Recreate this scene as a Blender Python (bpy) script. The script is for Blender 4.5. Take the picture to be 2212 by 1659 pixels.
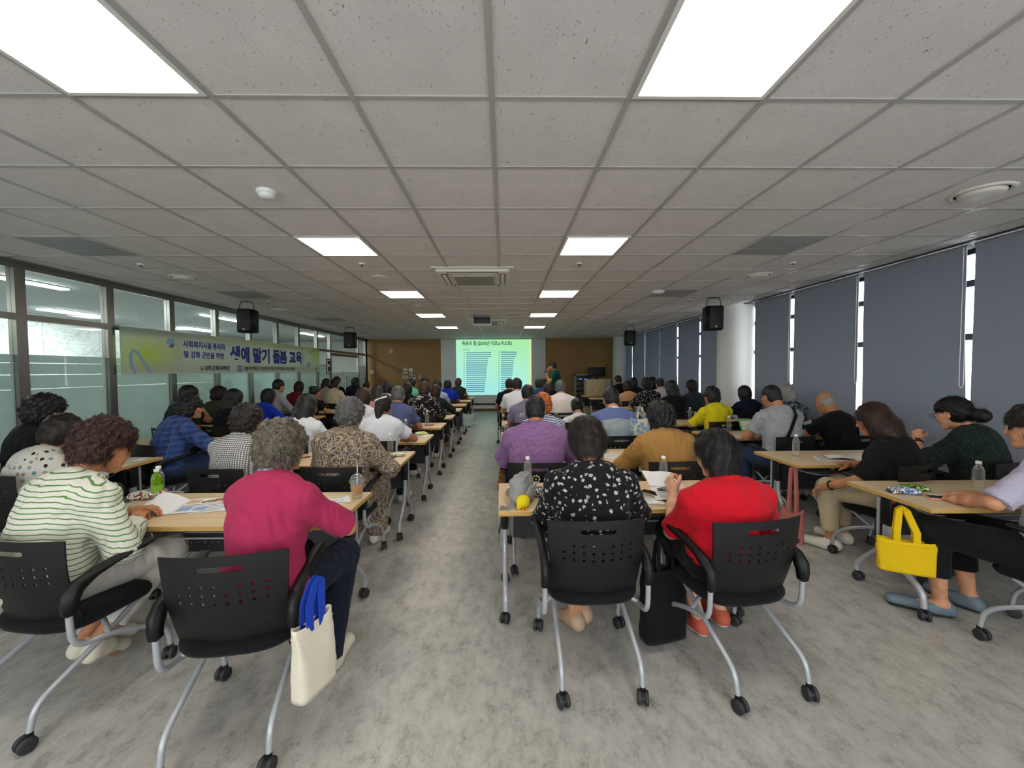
import bpy, bmesh, math, random, time
import numpy as np
from mathutils import Vector, Matrix
T_START = time.time()
for _o in list(bpy.data.objects):
    bpy.data.objects.remove(_o, do_unlink=True)
C = bpy.context.scene
COL = C.collection
R = math.radians

# ---------------------------------------------------------------- camera
EYE = 1.53                    # lens height over the floor
F_PX, IMG_W, IMG_H = 869.4, 2212.0, 1659.0
YAW, PITCH, ROLL = 0.020245, 0.034369, -0.007517

def camera_axes():
    cy, sy = math.cos(YAW), math.sin(YAW)
    cp, sp = math.cos(PITCH), math.sin(PITCH)
    cr, sr = math.cos(ROLL), math.sin(ROLL)
    right0 = Vector((cy, -sy, 0)); fwd0 = Vector((sy, cy, 0)); z = Vector((0, 0, 1))
    fwd = fwd0 * cp - z * sp
    up0 = fwd0 * sp + z * cp
    right = right0 * cr + up0 * sr
    up = up0 * cr - right0 * sr
    return right, up, fwd
CAM_R, CAM_U, CAM_F = camera_axes()
cam_data = bpy.data.cameras.new('camera')
cam_data.sensor_width = 36.0
cam_data.lens = F_PX / IMG_W * 36.0
cam_data.clip_start = 0.05
cam = bpy.data.objects.new('camera', cam_data)
COL.objects.link(cam)
_b = -CAM_F
cam.matrix_world = Matrix(((CAM_R.x, CAM_U.x, _b.x, 0), (CAM_R.y, CAM_U.y, _b.y, 0),
                           (CAM_R.z, CAM_U.z, _b.z, EYE), (0, 0, 0, 1)))
C.camera = cam

def at(px, py, Y):
    """place of a photograph point whose distance down the room is known"""
    d = CAM_F + CAM_R * ((px - IMG_W / 2) / F_PX) + CAM_U * ((IMG_H / 2 - py) / F_PX)
    k = Y / d.y
    return Vector((d.x * k, Y, EYE + d.z * k))

def at_z(px, py, Z):
    d = CAM_F + CAM_R * ((px - IMG_W / 2) / F_PX) + CAM_U * ((IMG_H / 2 - py) / F_PX)
    k = (Z - EYE) / d.z
    return Vector((d.x * k, d.y * k, Z))

def at_x(px, py, X):
    d = CAM_F + CAM_R * ((px - IMG_W / 2) / F_PX) + CAM_U * ((IMG_H / 2 - py) / F_PX)
    k = X / d.x
    return Vector((X, d.y * k, EYE + d.z * k))

# ---------------------------------------------------------------- sky, exposure
world = bpy.data.worlds.new('sky'); C.world = world
world.use_nodes = True
_bg = world.node_tree.nodes['Background']
_bg.inputs[0].default_value = (0.93, 0.97, 1.0, 1)
_bg.inputs[1].default_value = 5.8
C.view_settings.view_transform = 'Standard'
C.view_settings.look = 'None'
C.view_settings.gamma = 1.0
C.view_settings.use_curve_mapping = False
C.view_settings.exposure = -0.14
PANEL_LIGHT = 18.5             # emission of the ceiling light panels
C.cycles.max_bounces = 7
C.cycles.diffuse_bounces = 4
C.cycles.glossy_bounces = 3
C.cycles.transmission_bounces = 6
C.cycles.transparent_max_bounces = 12
C.cycles.adaptive_threshold = 0.02
C.cycles.caustics_reflective = False
C.cycles.caustics_refractive = False
C.cycles.sample_clamp_indirect = 6.0

# ---------------------------------------------------------------- mesh helpers
class MB:
    """collects vertices and faces, then links them as one mesh object"""
    def __init__(self):
        self.v = []; self.f = []; self.m = []; self.s = []
    def add(self, vs, fs, mi=0, smooth=False):
        n = len(self.v)
        self.v.extend([tuple(map(float, p)) for p in vs])
        self.f.extend([tuple(int(i) + n for i in f) for f in fs])
        self.m.extend([mi] * len(fs)); self.s.extend([smooth] * len(fs))
        return self
    def box(self, x0, x1, y0, y1, z0, z1, mi=0, M=None):
        vs = [Vector(p) for p in ((x0, y0, z0), (x1, y0, z0), (x1, y1, z0), (x0, y1, z0),
                                  (x0, y0, z1), (x1, y0, z1), (x1, y1, z1), (x0, y1, z1))]
        if M: vs = [M @ p for p in vs]
        return self.add(vs, [(0, 3, 2, 1), (4, 5, 6, 7), (0, 1, 5, 4), (1, 2, 6, 5), (2, 3, 7, 6), (3, 0, 4, 7)], mi)
    def bbox(self, x0, x1, y0, y1, z0, z1, b=0.004, mi=0, M=None, seg=2):
        bm = bmesh.new()
        bmesh.ops.create_cube(bm, size=1.0)
        for v in bm.verts:
            v.co = Vector(((x0 + x1) / 2 + v.co.x * (x1 - x0), (y0 + y1) / 2 + v.co.y * (y1 - y0), (z0 + z1) / 2 + v.co.z * (z1 - z0)))
        bmesh.ops.bevel(bm, geom=list(bm.edges), offset=b, segments=seg, affect='EDGES', profile=0.5)
        return self.bm(bm, mi, M, True)
    def bm(self, bm, mi=0, M=None, smooth=False):
        bm.verts.ensure_lookup_table(); bm.verts.index_update()
        vs = [(M @ v.co) if M else v.co.copy() for v in bm.verts]
        fs = [[v.index for v in f.verts] for f in bm.faces]
        bm.free()
        return self.add(vs, fs, mi, smooth)
    def tube(self, pts, r, seg=8, mi=0, bend=0.0, caps=True, sub=4):
        pts = [Vector(p) for p in pts]
        rs = r if isinstance(r, (list, tuple)) else [r] * len(pts)
        if bend > 0 and len(pts) > 2:
            q = [pts[0]]; rq = [rs[0]]
            for i in range(1, len(pts) - 1):
                a, b, c = pts[i - 1], pts[i], pts[i + 1]
                d1 = min(bend, (a - b).length * 0.49); d2 = min(bend, (c - b).length * 0.49)
                p0 = b + (a - b).normalized() * d1; p2 = b + (c - b).normalized() * d2
                for k in range(sub + 1):
                    t = k / sub
                    q.append(p0 * (1 - t) ** 2 + b * 2 * t * (1 - t) + p2 * t * t); rq.append(rs[i])
            q.append(pts[-1]); rq.append(rs[-1])
            pts, rs = q, rq
        n = len(pts)
        vs = []; fs = []
        tn = (pts[1] - pts[0]).normalized()
        ref = Vector((0, 0, 1)) if abs(tn.z) < 0.9 else Vector((1, 0, 0))
        nx = tn.cross(ref).normalized()
        for i in range(n):
            if i == 0: t = pts[1] - pts[0]
            elif i == n - 1: t = pts[-1] - pts[-2]
            else: t = (pts[i + 1] - pts[i]).normalized() + (pts[i] - pts[i - 1]).normalized()
            t = t.normalized()
            nx = (nx - t * nx.dot(t)).normalized(); ny = t.cross(nx)
            for k in range(seg):
                a = 2 * math.pi * k / seg
                vs.append(pts[i] + (nx * math.cos(a) + ny * math.sin(a)) * rs[i])
        for i in range(n - 1):
            for k in range(seg):
                k2 = (k + 1) % seg
                fs.append((i * seg + k, i * seg + k2, (i + 1) * seg + k2, (i + 1) * seg + k))
        self.add(vs, fs, mi, True)
        if caps:
            m = len(vs) 
            self.add(vs[:seg], [tuple(range(seg - 1, -1, -1))], mi)
            self.add(vs[-seg:], [tuple(range(seg))], mi)
        return self
    def lathe(self, prof, seg=16, mi=0, M=None, smooth=True):
        """profile of (radius, height) turned round the z axis"""
        vs = []; fs = []
        for r, z in prof:
            for k in range(seg):
                a = 2 * math.pi * k / seg
                vs.append(Vector((max(r, 1e-5) * math.cos(a), max(r, 1e-5) * math.sin(a), z)))
        n = len(prof)
        for i in range(n - 1):
            for k in range(seg):
                k2 = (k + 1) % seg
                fs.append((i * seg + k, i * seg + k2, (i + 1) * seg + k2, (i + 1) * seg + k))
        if M: vs = [M @ v for v in vs]
        self.add(vs, fs, mi, smooth)
        if prof[0][0] > 1e-4: self.add(vs[:seg], [tuple(range(seg - 1, -1, -1))], mi)
        if prof[-1][0] > 1e-4: self.add(vs[-seg:], [tuple(range(seg))], mi)
        return self
    def prism(self, poly, x0, x1, mi=0, axis='x', M=None):
        """2-D outline pushed along an axis"""
        n = len(poly); vs = []
        for d in (x0, x1):
            for a, b in poly:
                p = (d, a, b) if axis == 'x' else ((a, d, b) if axis == 'y' else (a, b, d))
                vs.append(Vector(p))
        if M: vs = [M @ v for v in vs]
        fs = [tuple(range(n - 1, -1, -1)), tuple(range(n, 2 * n))]
        fs += [(i, (i + 1) % n, n + (i + 1) % n, n + i) for i in range(n)]
        return self.add(vs, fs, mi)
    def quad(self, a, b, c, d, mi=0):
        return self.add([a, b, c, d], [(0, 1, 2, 3)], mi)
    def mesh(self, name):
        me = bpy.data.meshes.new(name)
        me.from_pydata(self.v, [], self.f)
        if any(self.m): me.polygons.foreach_set('material_index', self.m)
        me.polygons.foreach_set('use_smooth', self.s)
        me.update()
        return me
    def build(self, name, mats, parent=None, fix=True):
        me = self.mesh(name)
        if fix:
            bm = bmesh.new(); bm.from_mesh(me)
            bmesh.ops.recalc_face_normals(bm, faces=list(bm.faces))
            bm.to_mesh(me); bm.free()
        return link(name, me, mats, parent)

def link(name, me, mats, parent=None):
    for m in (mats if isinstance(mats, (list, tuple)) else [mats]):
        if m: me.materials.append(m)
    o = bpy.data.objects.new(name, me); COL.objects.link(o)
    if parent: o.parent = parent
    return o

def empty(name, loc=(0, 0, 0), rz=0.0):
    o = bpy.data.objects.new(name, None); COL.objects.link(o)
    o.empty_display_size = 0.05
    o.location = loc; o.rotation_euler = (0, 0, rz)
    return o

def tag(o, label=None, cat=None, group=None, kind=None):
    if label: o['label'] = label
    if cat: o['category'] = cat
    if group: o['group'] = group
    if kind: o['kind'] = kind
    return o

def struct(o, kind='structure'):
    o['kind'] = kind
    return o

CH = {}
def remember(root):
    """lists the parts of a thing so that copies need no search"""
    by = {}
    for o in COL.objects:
        if o.parent: by.setdefault(o.parent.name, []).append(o)
    def rec(o): return (o, [rec(c) for c in by.get(o.name, [])])
    CH[root.name] = rec(root)

def copy_tree(root, loc, rz=0.0, label=None):
    def rec(node, parent):
        o, kids = node
        c = o.copy(); COL.objects.link(c)
        if parent: c.parent = parent
        for k in kids: rec(k, c)
        return c
    c = rec(CH[root.name], None)
    c.location = loc; c.rotation_euler = (0, 0, rz)
    if label: c['label'] = label
    return c

def text_mesh(body, size, bold=0.0, align='CENTER', spacing=1.0, shear=0.0, extrude=0.0006, width=None):
    cu = bpy.data.curves.new('lettering', 'FONT')
    cu.body = body; cu.size = size; cu.offset = bold; cu.align_x = align; cu.align_y = 'CENTER'
    cu.space_character = spacing; cu.shear = shear; cu.extrude = extrude; cu.resolution_u = 3
    o = bpy.data.objects.new('lettering', cu); COL.objects.link(o)
    dg = bpy.context.evaluated_depsgraph_get()
    me = bpy.data.meshes.new_from_object(o.evaluated_get(dg))
    bpy.data.objects.remove(o); bpy.data.curves.remove(cu)
    if width:
        xs = [v.co.x for v in me.vertices]
        k = width / max(1e-6, max(xs) - min(xs))
        for v in me.vertices: v.co.x *= k
    return me

def sheet_mesh(x0, x1, z0, z1, nx, nz, fn, thick=0.0):
    """grid sheet; fn(u, v) gives the place, optional thickness along fn's 3rd axis is left to the caller"""
    vs = []; fs = []
    for j in range(nz + 1):
        for i in range(nx + 1):
            vs.append(fn(x0 + (x1 - x0) * i / nx, z0 + (z1 - z0) * j / nz))
    for j in range(nz):
        for i in range(nx):
            a = j * (nx + 1) + i
            fs.append((a, a + 1, a + nx + 2, a + nx + 1))
    return vs, fs

def perforated(nx, nz, cw, ch, holes, slots, r, warp, thick):
    """plate of nx by nz cells with round holes in listed cells and long slots over runs of cells;
    warp(u, v, t) places a plate point, t runs through the thickness"""
    taken = set(); polys = []; verts = {}; V2 = []
    def vid(u, v):
        k = (round(u, 5), round(v, 5))
        if k not in verts: verts[k] = len(V2); V2.append((u, v))
        return verts[k]
    def block(i0, i1, j, hole):
        u0, u1, v0, v1 = i0 * cw, (i1 + 1) * cw, j * ch, (j + 1) * ch
        n = 2 * (i1 - i0 + 1)
        border = [(u0 + (u1 - u0) * k / n, v0) for k in range(n)] + [(u1, v0 + (v1 - v0) * k / 2) for k in range(2)] + \
                 [(u1 - (u1 - u0) * k / n, v1) for k in range(n)] + [(u0, v1 - (v1 - v0) * k / 2) for k in range(2)]
        cu, cv = (u0 + u1) / 2, (v0 + v1) / 2
        if not hole:
            polys.append([vid(*p) for p in border]); return
        half = (u1 - u0) / 2 - r * 1.35 if i1 > i0 else 0.0
        rr = r if i1 == i0 else min(ch * 0.40, r * 1.5)
        inner = []
        for (u, v) in border:
            if i1 == i0:
                a = math.atan2((v - cv) / ch, (u - cu) / cw); inner.append((cu + rr * math.cos(a), cv + rr * math.sin(a)))
            else:
                cx = max(cu - half + rr, min(cu + half - rr, u)); a = math.atan2(v - cv, (u - cx) if abs(u - cx) > 1e-6 else 0.0)
                if abs(u - cx) < 1e-6: inner.append((cx, cv + rr * (1 if v > cv else -1)))
                else: inner.append((cx + rr * math.cos(a), cv + rr * math.sin(a)))
        b = [vid(*p) for p in border]; q = [vid(*p) for p in inner]
        for k in range(len(b)):
            k2 = (k + 1) % len(b)
            polys.append([b[k], b[k2], q[k2], q[k]])
    for (i0, i1, j) in slots:
        block(i0, i1, j, True)
        for i in range(i0, i1 + 1): taken.add((i, j))
    hs = set(holes)
    for j in range(nz):
        for i in range(nx):
            if (i, j) in taken: continue
            block(i, i, j, (i, j) in hs)
    n = len(V2)
    vs = [warp(u, v, 0.0) for u, v in V2] + [warp(u, v, thick) for u, v in V2]
    edge = {}
    for p in polys:
        for k in range(len(p)):
            e = (p[k], p[(k + 1) % len(p)])
            edge[e] = edge.get(e, 0) + 1
    fs = [tuple(p) for p in polys] + [tuple(i + n for i in reversed(p)) for p in polys]
    for (a, b) in edge:
        if (b, a) not in edge: fs.append((b, a, a + n, b + n))
    return vs, fs

# ---------------------------------------------------------------- materials
def lin(c):
    if isinstance(c, str):
        c = tuple(int(c[i:i + 2], 16) / 255 for i in (0, 2, 4))
    return tuple((x / 12.92 if x <= 0.04045 else ((x + 0.055) / 1.055) ** 2.4) for x in c[:3]) + (1.0,)

class NT:
    """small node-graph writer"""
    def __init__(self, name):
        self.mat = bpy.data.materials.new(name); self.mat.use_nodes = True
        self.t = self.mat.node_tree; self.n = self.t.nodes
        self.bsdf = self.n['Principled BSDF']; self.out = self.n['Material Output']
        self._co = None
    def add(self, typ, **kw):
        nd = self.n.new(typ)
        for k, v in kw.items():
            if k.startswith('i_'): nd.inputs[int(k[2:])].default_value = v
            else: setattr(nd, k, v)
        return nd
    def link(self, a, b): self.t.links.new(a, b)
    def co(self, kind='Object', scale=(1, 1, 1), rot=(0, 0, 0), loc=(0, 0, 0)):
        if self._co is None: self._co = self.add('ShaderNodeTexCoord')
        m = self.add('ShaderNodeMapping')
        m.inputs['Scale'].default_value = scale; m.inputs['Rotation'].default_value = rot; m.inputs['Location'].default_value = loc
        self.link(self._co.outputs[kind], m.inputs[0])
        return m.outputs[0]
    def noise(self, vec, scale, detail=3.0, rough=0.55, dist=0.0):
        nd = self.add('ShaderNodeTexNoise'); nd.inputs['Scale'].default_value = scale
        nd.inputs['Detail'].default_value = detail; nd.inputs['Roughness'].default_value = rough; nd.inputs['Distortion'].default_value = dist
        self.link(vec, nd.inputs['Vector']); return nd.outputs['Fac']
    def voro(self, vec, scale, feature='F1', out='Distance', rnd=1.0):
        nd = self.add('ShaderNodeTexVoronoi', feature=feature); nd.inputs['Scale'].default_value = scale
        nd.inputs['Randomness'].default_value = rnd
        self.link(vec, nd.inputs['Vector']); return nd.outputs[out]
    def ramp(self, fac, stops, interp='LINEAR'):
        nd = self.add('ShaderNodeValToRGB'); cr = nd.color_ramp; cr.interpolation = interp
        while len(cr.elements) < len(stops): cr.elements.new(0.5)
        for e, (p, c) in zip(cr.elements, stops):
            e.position = p; e.color = lin(c) if isinstance(c, (str, tuple)) else (c, c, c, 1)
        self.link(fac, nd.inputs[0]); return nd.outputs[0]
    def math(self, op, a, b=None, clamp=False):
        nd = self.add('ShaderNodeMath', operation=op, use_clamp=clamp)
        for i, x in enumerate((a, b)):
            if x is None: continue
            if isinstance(x, (int, float)): nd.inputs[i].default_value = x
            else: self.link(x, nd.inputs[i])
        return nd.outputs[0]
    def mix(self, fac, a, b, blend='MIX'):
        nd = self.add('ShaderNodeMix', data_type='RGBA', blend_type=blend)
        for sock, x in ((nd.inputs[0], fac), (nd.inputs[6], a), (nd.inputs[7], b)):
            if isinstance(x, (int, float)): sock.default_value = x
            elif isinstance(x, (str, tuple)): sock.default_value = lin(x)
            else: self.link(x, sock)
        return nd.outputs[2]
    def sep(self, vec):
        nd = self.add('ShaderNodeSeparateXYZ'); self.link(vec, nd.inputs[0]); return nd.outputs
    def bump(self, h, strength=0.3, dist=0.01):
        nd = self.add('ShaderNodeBump'); nd.inputs['Strength'].default_value = strength; nd.inputs['Distance'].default_value = dist
        self.link(h, nd.inputs['Height']); self.link(nd.outputs[0], self.bsdf.inputs['Normal'])
    def schlick(self, lo=.04, hi=.9):
        lw = self.add('ShaderNodeLayerWeight'); lw.inputs[0].default_value = .5
        return self.math('ADD', self.math('MULTIPLY', self.math('POWER', lw.outputs['Facing'], 4.5), hi), lo)
    def col(self, c):
        s = self.bsdf.inputs['Base Color']
        if isinstance(c, (str, tuple)): s.default_value = lin(c)
        else: self.link(c, s)
    def set(self, **kw):
        for k, v in kw.items():
            s = self.bsdf.inputs[k.replace('_', ' ')]
            if hasattr(v, 'node'): self.link(v, s)
            else: s.default_value = v
        return self

MATS = {}
def plain(name, c, rough=0.6, metal=0.0, bump=0.0, bscale=120, var=0.0, spec=0.5):
    if name in MATS: return MATS[name]
    g = NT(name)
    co = g.co()
    if var > 0:
        c0 = lin(c); n = g.noise(co, 9.0, 4)
        lo = tuple(min(1, x * (1 - var)) for x in (int(c[i:i + 2], 16) / 255 for i in (0, 2, 4)))
        hi = tuple(min(1, x * (1 + var)) for x in (int(c[i:i + 2], 16) / 255 for i in (0, 2, 4)))
        g.col(g.ramp(n, [(0.3, lo), (0.7, hi)]))
    else: g.col(c)
    g.set(Roughness=rough, Metallic=metal, Specular_IOR_Level=spec)
    if bump > 0: g.bump(g.noise(co, bscale, 3), bump, 0.004)
    MATS[name] = g.mat
    return g.mat

def cloth(name, c, var=0.06, weave=420, sheen=0.04):
    if name in MATS: return MATS[name]
    g = NT(name); co = g.co()
    if not isinstance(c, str): c = c(g, co)
    g.col(c)
    g.set(Roughness=0.88, Specular_IOR_Level=0.15, Sheen_Weight=sheen, Sheen_Roughness=0.5)
    h = g.math('ADD', g.math('MULTIPLY', g.noise(co, weave, 2), 0.25), g.noise(co, 14, 4, 0.6))
    g.bump(h, 0.35, 0.012)
    MATS[name] = g.mat
    return g.mat

def glow(name, c, strength):
    g = NT(name); g.col('ffffff')
    g.set(Emission_Color=lin(c), Emission_Strength=strength, Roughness=0.5)
    return g.mat

def hair_mat(name, base, tip, rough=0.45, scale=1.0):
    if name in MATS: return MATS[name]
    g = NT(name); co = g.co(scale=(1, 1, 0.25))
    n = g.noise(co, 160 * scale, 3, 0.6, 0.6); n2 = g.noise(g.co(), 14, 3)
    f = g.math('ADD', g.math('MULTIPLY', n, 0.7), g.math('MULTIPLY', n2, 0.3))
    g.col(g.ramp(f, [(0.36, base), (0.66, tip)]))
    g.set(Roughness=rough, Specular_IOR_Level=0.35)
    g.bump(n, 0.5, 0.006)
    MATS[name] = g.mat
    return g.mat

def skin_mat(name, c):
    if name in MATS: return MATS[name]
    g = NT(name); co = g.co()
    r, gg, b = (int(c[i:i + 2], 16) / 255 for i in (0, 2, 4))
    n = g.noise(co, 22, 4)
    g.col(g.ramp(n, [(0.3, (r * .90, gg * .85, b * .82)), (0.7, (min(1, r * 1.05), gg * 1.04, b * 1.03))]))
    g.set(Roughness=0.5, Specular_IOR_Level=0.35, Subsurface_Weight=0.12, Subsurface_Radius=(0.02, 0.008, 0.005), Subsurface_Scale=0.4)
    g.bump(g.noise(co, 260, 2), 0.08, 0.002)
    MATS[name] = g.mat
    return g.mat

# --- surfaces of the room
def m_floor():
    g = NT('concrete look vinyl floor'); co = g.co('Object', scale=(1, 0.6, 1))
    co1 = g.co('Object')
    big = g.noise(co1, 1.1, 4, 0.6, 0.4); mid = g.noise(co, 11.0, 8, 0.78, 0.2); fine = g.noise(co, 95, 5, 0.78)
    base = g.ramp(mid, [(0.34, '8b8881'), (0.50, 'a5a29b'), (0.66, 'b9b6ae')])
    base = g.mix(g.math('MULTIPLY', big, 0.5), base, 'a3a098', 'MIX')
    speck = g.ramp(g.math('ADD', g.math('MULTIPLY', fine, 0.55), g.math('MULTIPLY', mid, 0.45)), [(0.39, 1.0), (0.47, 0.0)])
    base = g.mix(g.math('MULTIPLY', speck, 0.55), base, '66635c')
    s = g.sep(co1)
    fx = g.math('ABSOLUTE', g.math('SUBTRACT', g.math('FRACT', g.math('DIVIDE', g.math('ADD', s[0], 40.3), 0.6)), 0.5))
    seam = g.math('GREATER_THAN', fx, 0.4985)
    base = g.mix(g.math('MULTIPLY', seam, 0.12), base, '6a6964')
    g.col(base)
    g.set(Roughness=g.ramp(fine, [(0.3, 0.36), (0.7, 0.5)]), Specular_IOR_Level=0.4)
    g.bump(fine, 0.05, 0.002)
    return g.mat

def m_tile():
    g = NT('fissured mineral ceiling tile'); co = g.co('Object')
    v = g.voro(g.co('Object', scale=(1, 1, 0.3)), 46.0, 'F1', 'Distance')
    n = g.noise(co, 30, 3, 0.6, 1.2); n2 = g.noise(g.co('Object', scale=(1.0, 0.45, 1), rot=(0, 0, 0.6)), 62, 2, 0.6, 2.0)
    fiss = g.ramp(g.math('ADD', n2, g.math('MULTIPLY', n, 0.25)), [(0.418, 1.0), (0.442, 0.0)])
    pin = g.math('LESS_THAN', v, 0.13)
    f = g.math('MAXIMUM', fiss, g.math('MULTIPLY', pin, 0.5))
    base = g.ramp(g.noise(co, 5, 3), [(0.3, 'd2cfcd'), (0.7, 'dad7d5')])
    g.col(g.mix(g.math('MULTIPLY', f, 0.8), base, '6a6866'))
    g.set(Roughness=0.9, Specular_IOR_Level=0.2)
    g.bump(g.math('SUBTRACT', 1.0, f), 0.25, 0.004)
    return g.mat

def m_brown_wall():
    g = NT('brown ribbed acoustic fabric'); co = g.co('Object')
    s = g.sep(co)
    w = g.math('SINE', g.math('MULTIPLY', s[0], 260.0))
    n = g.noise(co, 60, 4)
    g.col(g.mix(n, '8f6f48', '9d7d55')); g.set(Roughness=0.85, Specular_IOR_Level=0.2)
    g.bump(g.math('ADD', g.math('MULTIPLY', w, 0.3), n), 0.3, 0.004)
    return g.mat

def m_blind():
    g = NT('grey roller blind cloth'); co = g.co('Object')
    n = g.noise(g.co('Object', scale=(1, 1, 3)), 260, 2)
    c = g.ramp(n, [(0.3, '8a8d94'), (0.7, '9da0a7')])
    g.col(c); g.set(Roughness=0.85, Specular_IOR_Level=0.2)
    g.bump(n, 0.2, 0.002)
    tr = g.add('ShaderNodeBsdfTranslucent'); tr.inputs[0].default_value = (0.30, 0.42, 0.55, 1)
    mx = g.add('ShaderNodeMixShader'); mx.inputs[0].default_value = 0.16
    g.link(g.bsdf.outputs[0], mx.inputs[1]); g.link(tr.outputs[0], mx.inputs[2]); g.link(mx.outputs[0], g.out.inputs[0])
    return g.mat

def m_marble():
    g = NT('pale veined marble wall tile'); co = g.co('Object')
    n = g.noise(co, 1.6, 6, 0.6, 1.5)
    vein = g.ramp(g.math('ABSOLUTE', g.math('SUBTRACT', n, 0.5)), [(0.0, 'a8adad'), (0.02, 'cdd2d1'), (0.2, 'd9dddc')])
    s = g.sep(co)
    def joint(x, w):
        return g.math('GREATER_THAN', g.math('ABSOLUTE', g.math('SUBTRACT', g.math('FRACT', g.math('DIVIDE', g.math('ADD', x, 50.0), w)), 0.5)), 0.496)
    j = g.math('MAXIMUM', joint(s[1], 1.2), joint(s[2], 0.6))
    g.col(g.mix(j, vein, '8f9494')); g.set(Roughness=0.25)
    return g.mat

def thin_glass(name, tint=(0.94, 0.965, 0.965, 1), refl=1.0, base=0.04):
    g = NT(name)
    tp = g.add('ShaderNodeBsdfTransparent'); tp.inputs[0].default_value = tint
    gl = g.add('ShaderNodeBsdfGlossy'); gl.inputs['Roughness'].default_value = 0.02
    mx = g.add('ShaderNodeMixShader')
    g.link(g.math('MULTIPLY', g.schlick(.035, .6), refl), mx.inputs[0])
    g.link(tp.outputs[0], mx.inputs[1]); g.link(gl.outputs[0], mx.inputs[2]); g.link(mx.outputs[0], g.out.inputs[0])
    return g.mat

def m_frost():
    g = NT('frosted film')
    d = g.add('ShaderNodeBsdfDiffuse'); d.inputs[0].default_value = lin('c9d2ce')
    tl = g.add('ShaderNodeBsdfTranslucent'); tl.inputs[0].default_value = lin('cddbd6')
    tp = g.add('ShaderNodeBsdfTransparent'); tp.inputs[0].default_value = (0.9, 1, 0.97, 1)
    gl = g.add('ShaderNodeBsdfGlossy'); gl.inputs['Roughness'].default_value = 0.12
    a = g.add('ShaderNodeMixShader'); a.inputs[0].default_value = 0.45
    b = g.add('ShaderNodeMixShader'); b.inputs[0].default_value = 0.05
    c = g.add('ShaderNodeMixShader')
    fz = g.schlick(.03, .5)
    g.link(d.outputs[0], a.inputs[1]); g.link(tl.outputs[0], a.inputs[2])
    g.link(a.outputs[0], b.inputs[1]); g.link(tp.outputs[0], b.inputs[2])
    g.link(fz, c.inputs[0]); g.link(b.outputs[0], c.inputs[1]); g.link(gl.outputs[0], c.inputs[2])
    g.link(c.outputs[0], g.out.inputs[0])
    return g.mat

def m_maple():
    g = NT('pale maple laminate'); co = g.co('Object', scale=(1.2, 14, 14))
    n = g.noise(co, 3.0, 5, 0.6, 0.6); f = g.noise(co, 22, 3)
    c = g.ramp(n, [(0.3, 'd0b68e'), (0.55, 'dcc49e'), (0.75, 'e3cea9')])
    g.col(g.mix(g.math('MULTIPLY', f, 0.18), c, 'b5935f')); g.set(Roughness=0.38)
    return g.mat

def m_edge():
    g = NT('light wood edge band'); co = g.co('Object', scale=(1.5, 1.5, 40))
    g.col(g.ramp(g.noise(co, 3, 4), [(0.3, 'a98645'), (0.7, 'c09c5c')])); g.set(Roughness=0.5)
    return g.mat

def m_pet(name, tint, body=0.25, water=None):
    """clear bottle plastic: mostly see-through with bright edges"""
    g = NT(name)
    tp = g.add('ShaderNodeBsdfTransparent'); tp.inputs[0].default_value = tint
    gl = g.add('ShaderNodeBsdfGlossy'); gl.inputs['Roughness'].default_value = 0.05
    df = g.add('ShaderNodeBsdfDiffuse'); df.inputs[0].default_value = water or (0.8, 0.85, 0.85, 1)
    lw = g.add('ShaderNodeLayerWeight'); lw.inputs[0].default_value = 0.35
    a = g.add('ShaderNodeMixShader'); a.inputs[0].default_value = body
    b = g.add('ShaderNodeMixShader')
    g.link(tp.outputs[0], a.inputs[1]); g.link(df.outputs[0], a.inputs[2])
    g.link(g.math('MULTIPLY', lw.outputs['Facing'], 0.75), b.inputs[0]); g.link(a.outputs[0], b.inputs[1]); g.link(gl.outputs[0], b.inputs[2])
    g.link(b.outputs[0], g.out.inputs[0])
    return g.mat

M = {}
M['floor'] = m_floor(); M['tile'] = m_tile(); M['brown'] = m_brown_wall(); M['blind'] = m_blind()
M['marble'] = m_marble(); M['glass'] = thin_glass('partition glass', refl=0.9); M['frost'] = m_frost()
M['window_glass'] = thin_glass('window glass', (0.97, 0.975, 0.985, 1), 0.5)
M['tbar'] = plain('white ceiling grid bar', 'a9a8a4', 0.36, 0.0)
M['white_wall'] = plain('white painted wall', 'd4d6d2', 0.75, bump=0.05)
M['hall_ceiling'] = plain('hall ceiling board', 'a9adac', 0.8)
M['steel'] = plain('brushed stainless steel', '8f8c86', 0.32, 0.95, bump=0.03, bscale=300)
M['maple'] = m_maple(); M['edge'] = m_edge()
M['black'] = plain('black moulded plastic', '111112', 0.48, bump=0.05, bscale=500, spec=.3)
M['black_mesh'] = cloth('black seat fabric', '101012')
M['silver'] = plain('silver painted steel tube', 'a4a7ab', 0.34, 0.25)
M['grey_panel'] = plain('dark grey perforated steel', '3c3e41', 0.45, 0.3)
M['wheel'] = plain('grey rubber wheel', '232426', 0.6)
M['red_plastic'] = plain('red plastic button', 'c02323', 0.4)
M['white_plastic'] = plain('white plastic', 'dcdcd8', 0.4)
M['offwhite_plastic'] = plain('cream white plastic', 'd0cdc4', 0.45)
M['grey_plastic'] = plain('grey plastic', '8b8d90', 0.5)
M['dark'] = plain('dark recess', '141414', 0.7)
M['paper'] = plain('white paper', 'e6e6e4', 0.8)
M['ink'] = plain('dark print', '3a3a3e', 0.8)
M['blue_ink'] = plain('pale blue print', '8fa9cf', 0.8)
M['tan_ink'] = plain('tan print', 'cdaa86', 0.8)
M['pet'] = m_pet('clear bottle plastic', (0.97, 0.99, 0.99, 1), 0.07, (.95, .97, .97, 1))
M['tea'] = m_pet('green tea', (0.45, 0.75, 0.05, 1), 0.55, lin('7fae1a'))
M['cap'] = plain('white bottle cap', 'e8e8e6', 0.45)
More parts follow.
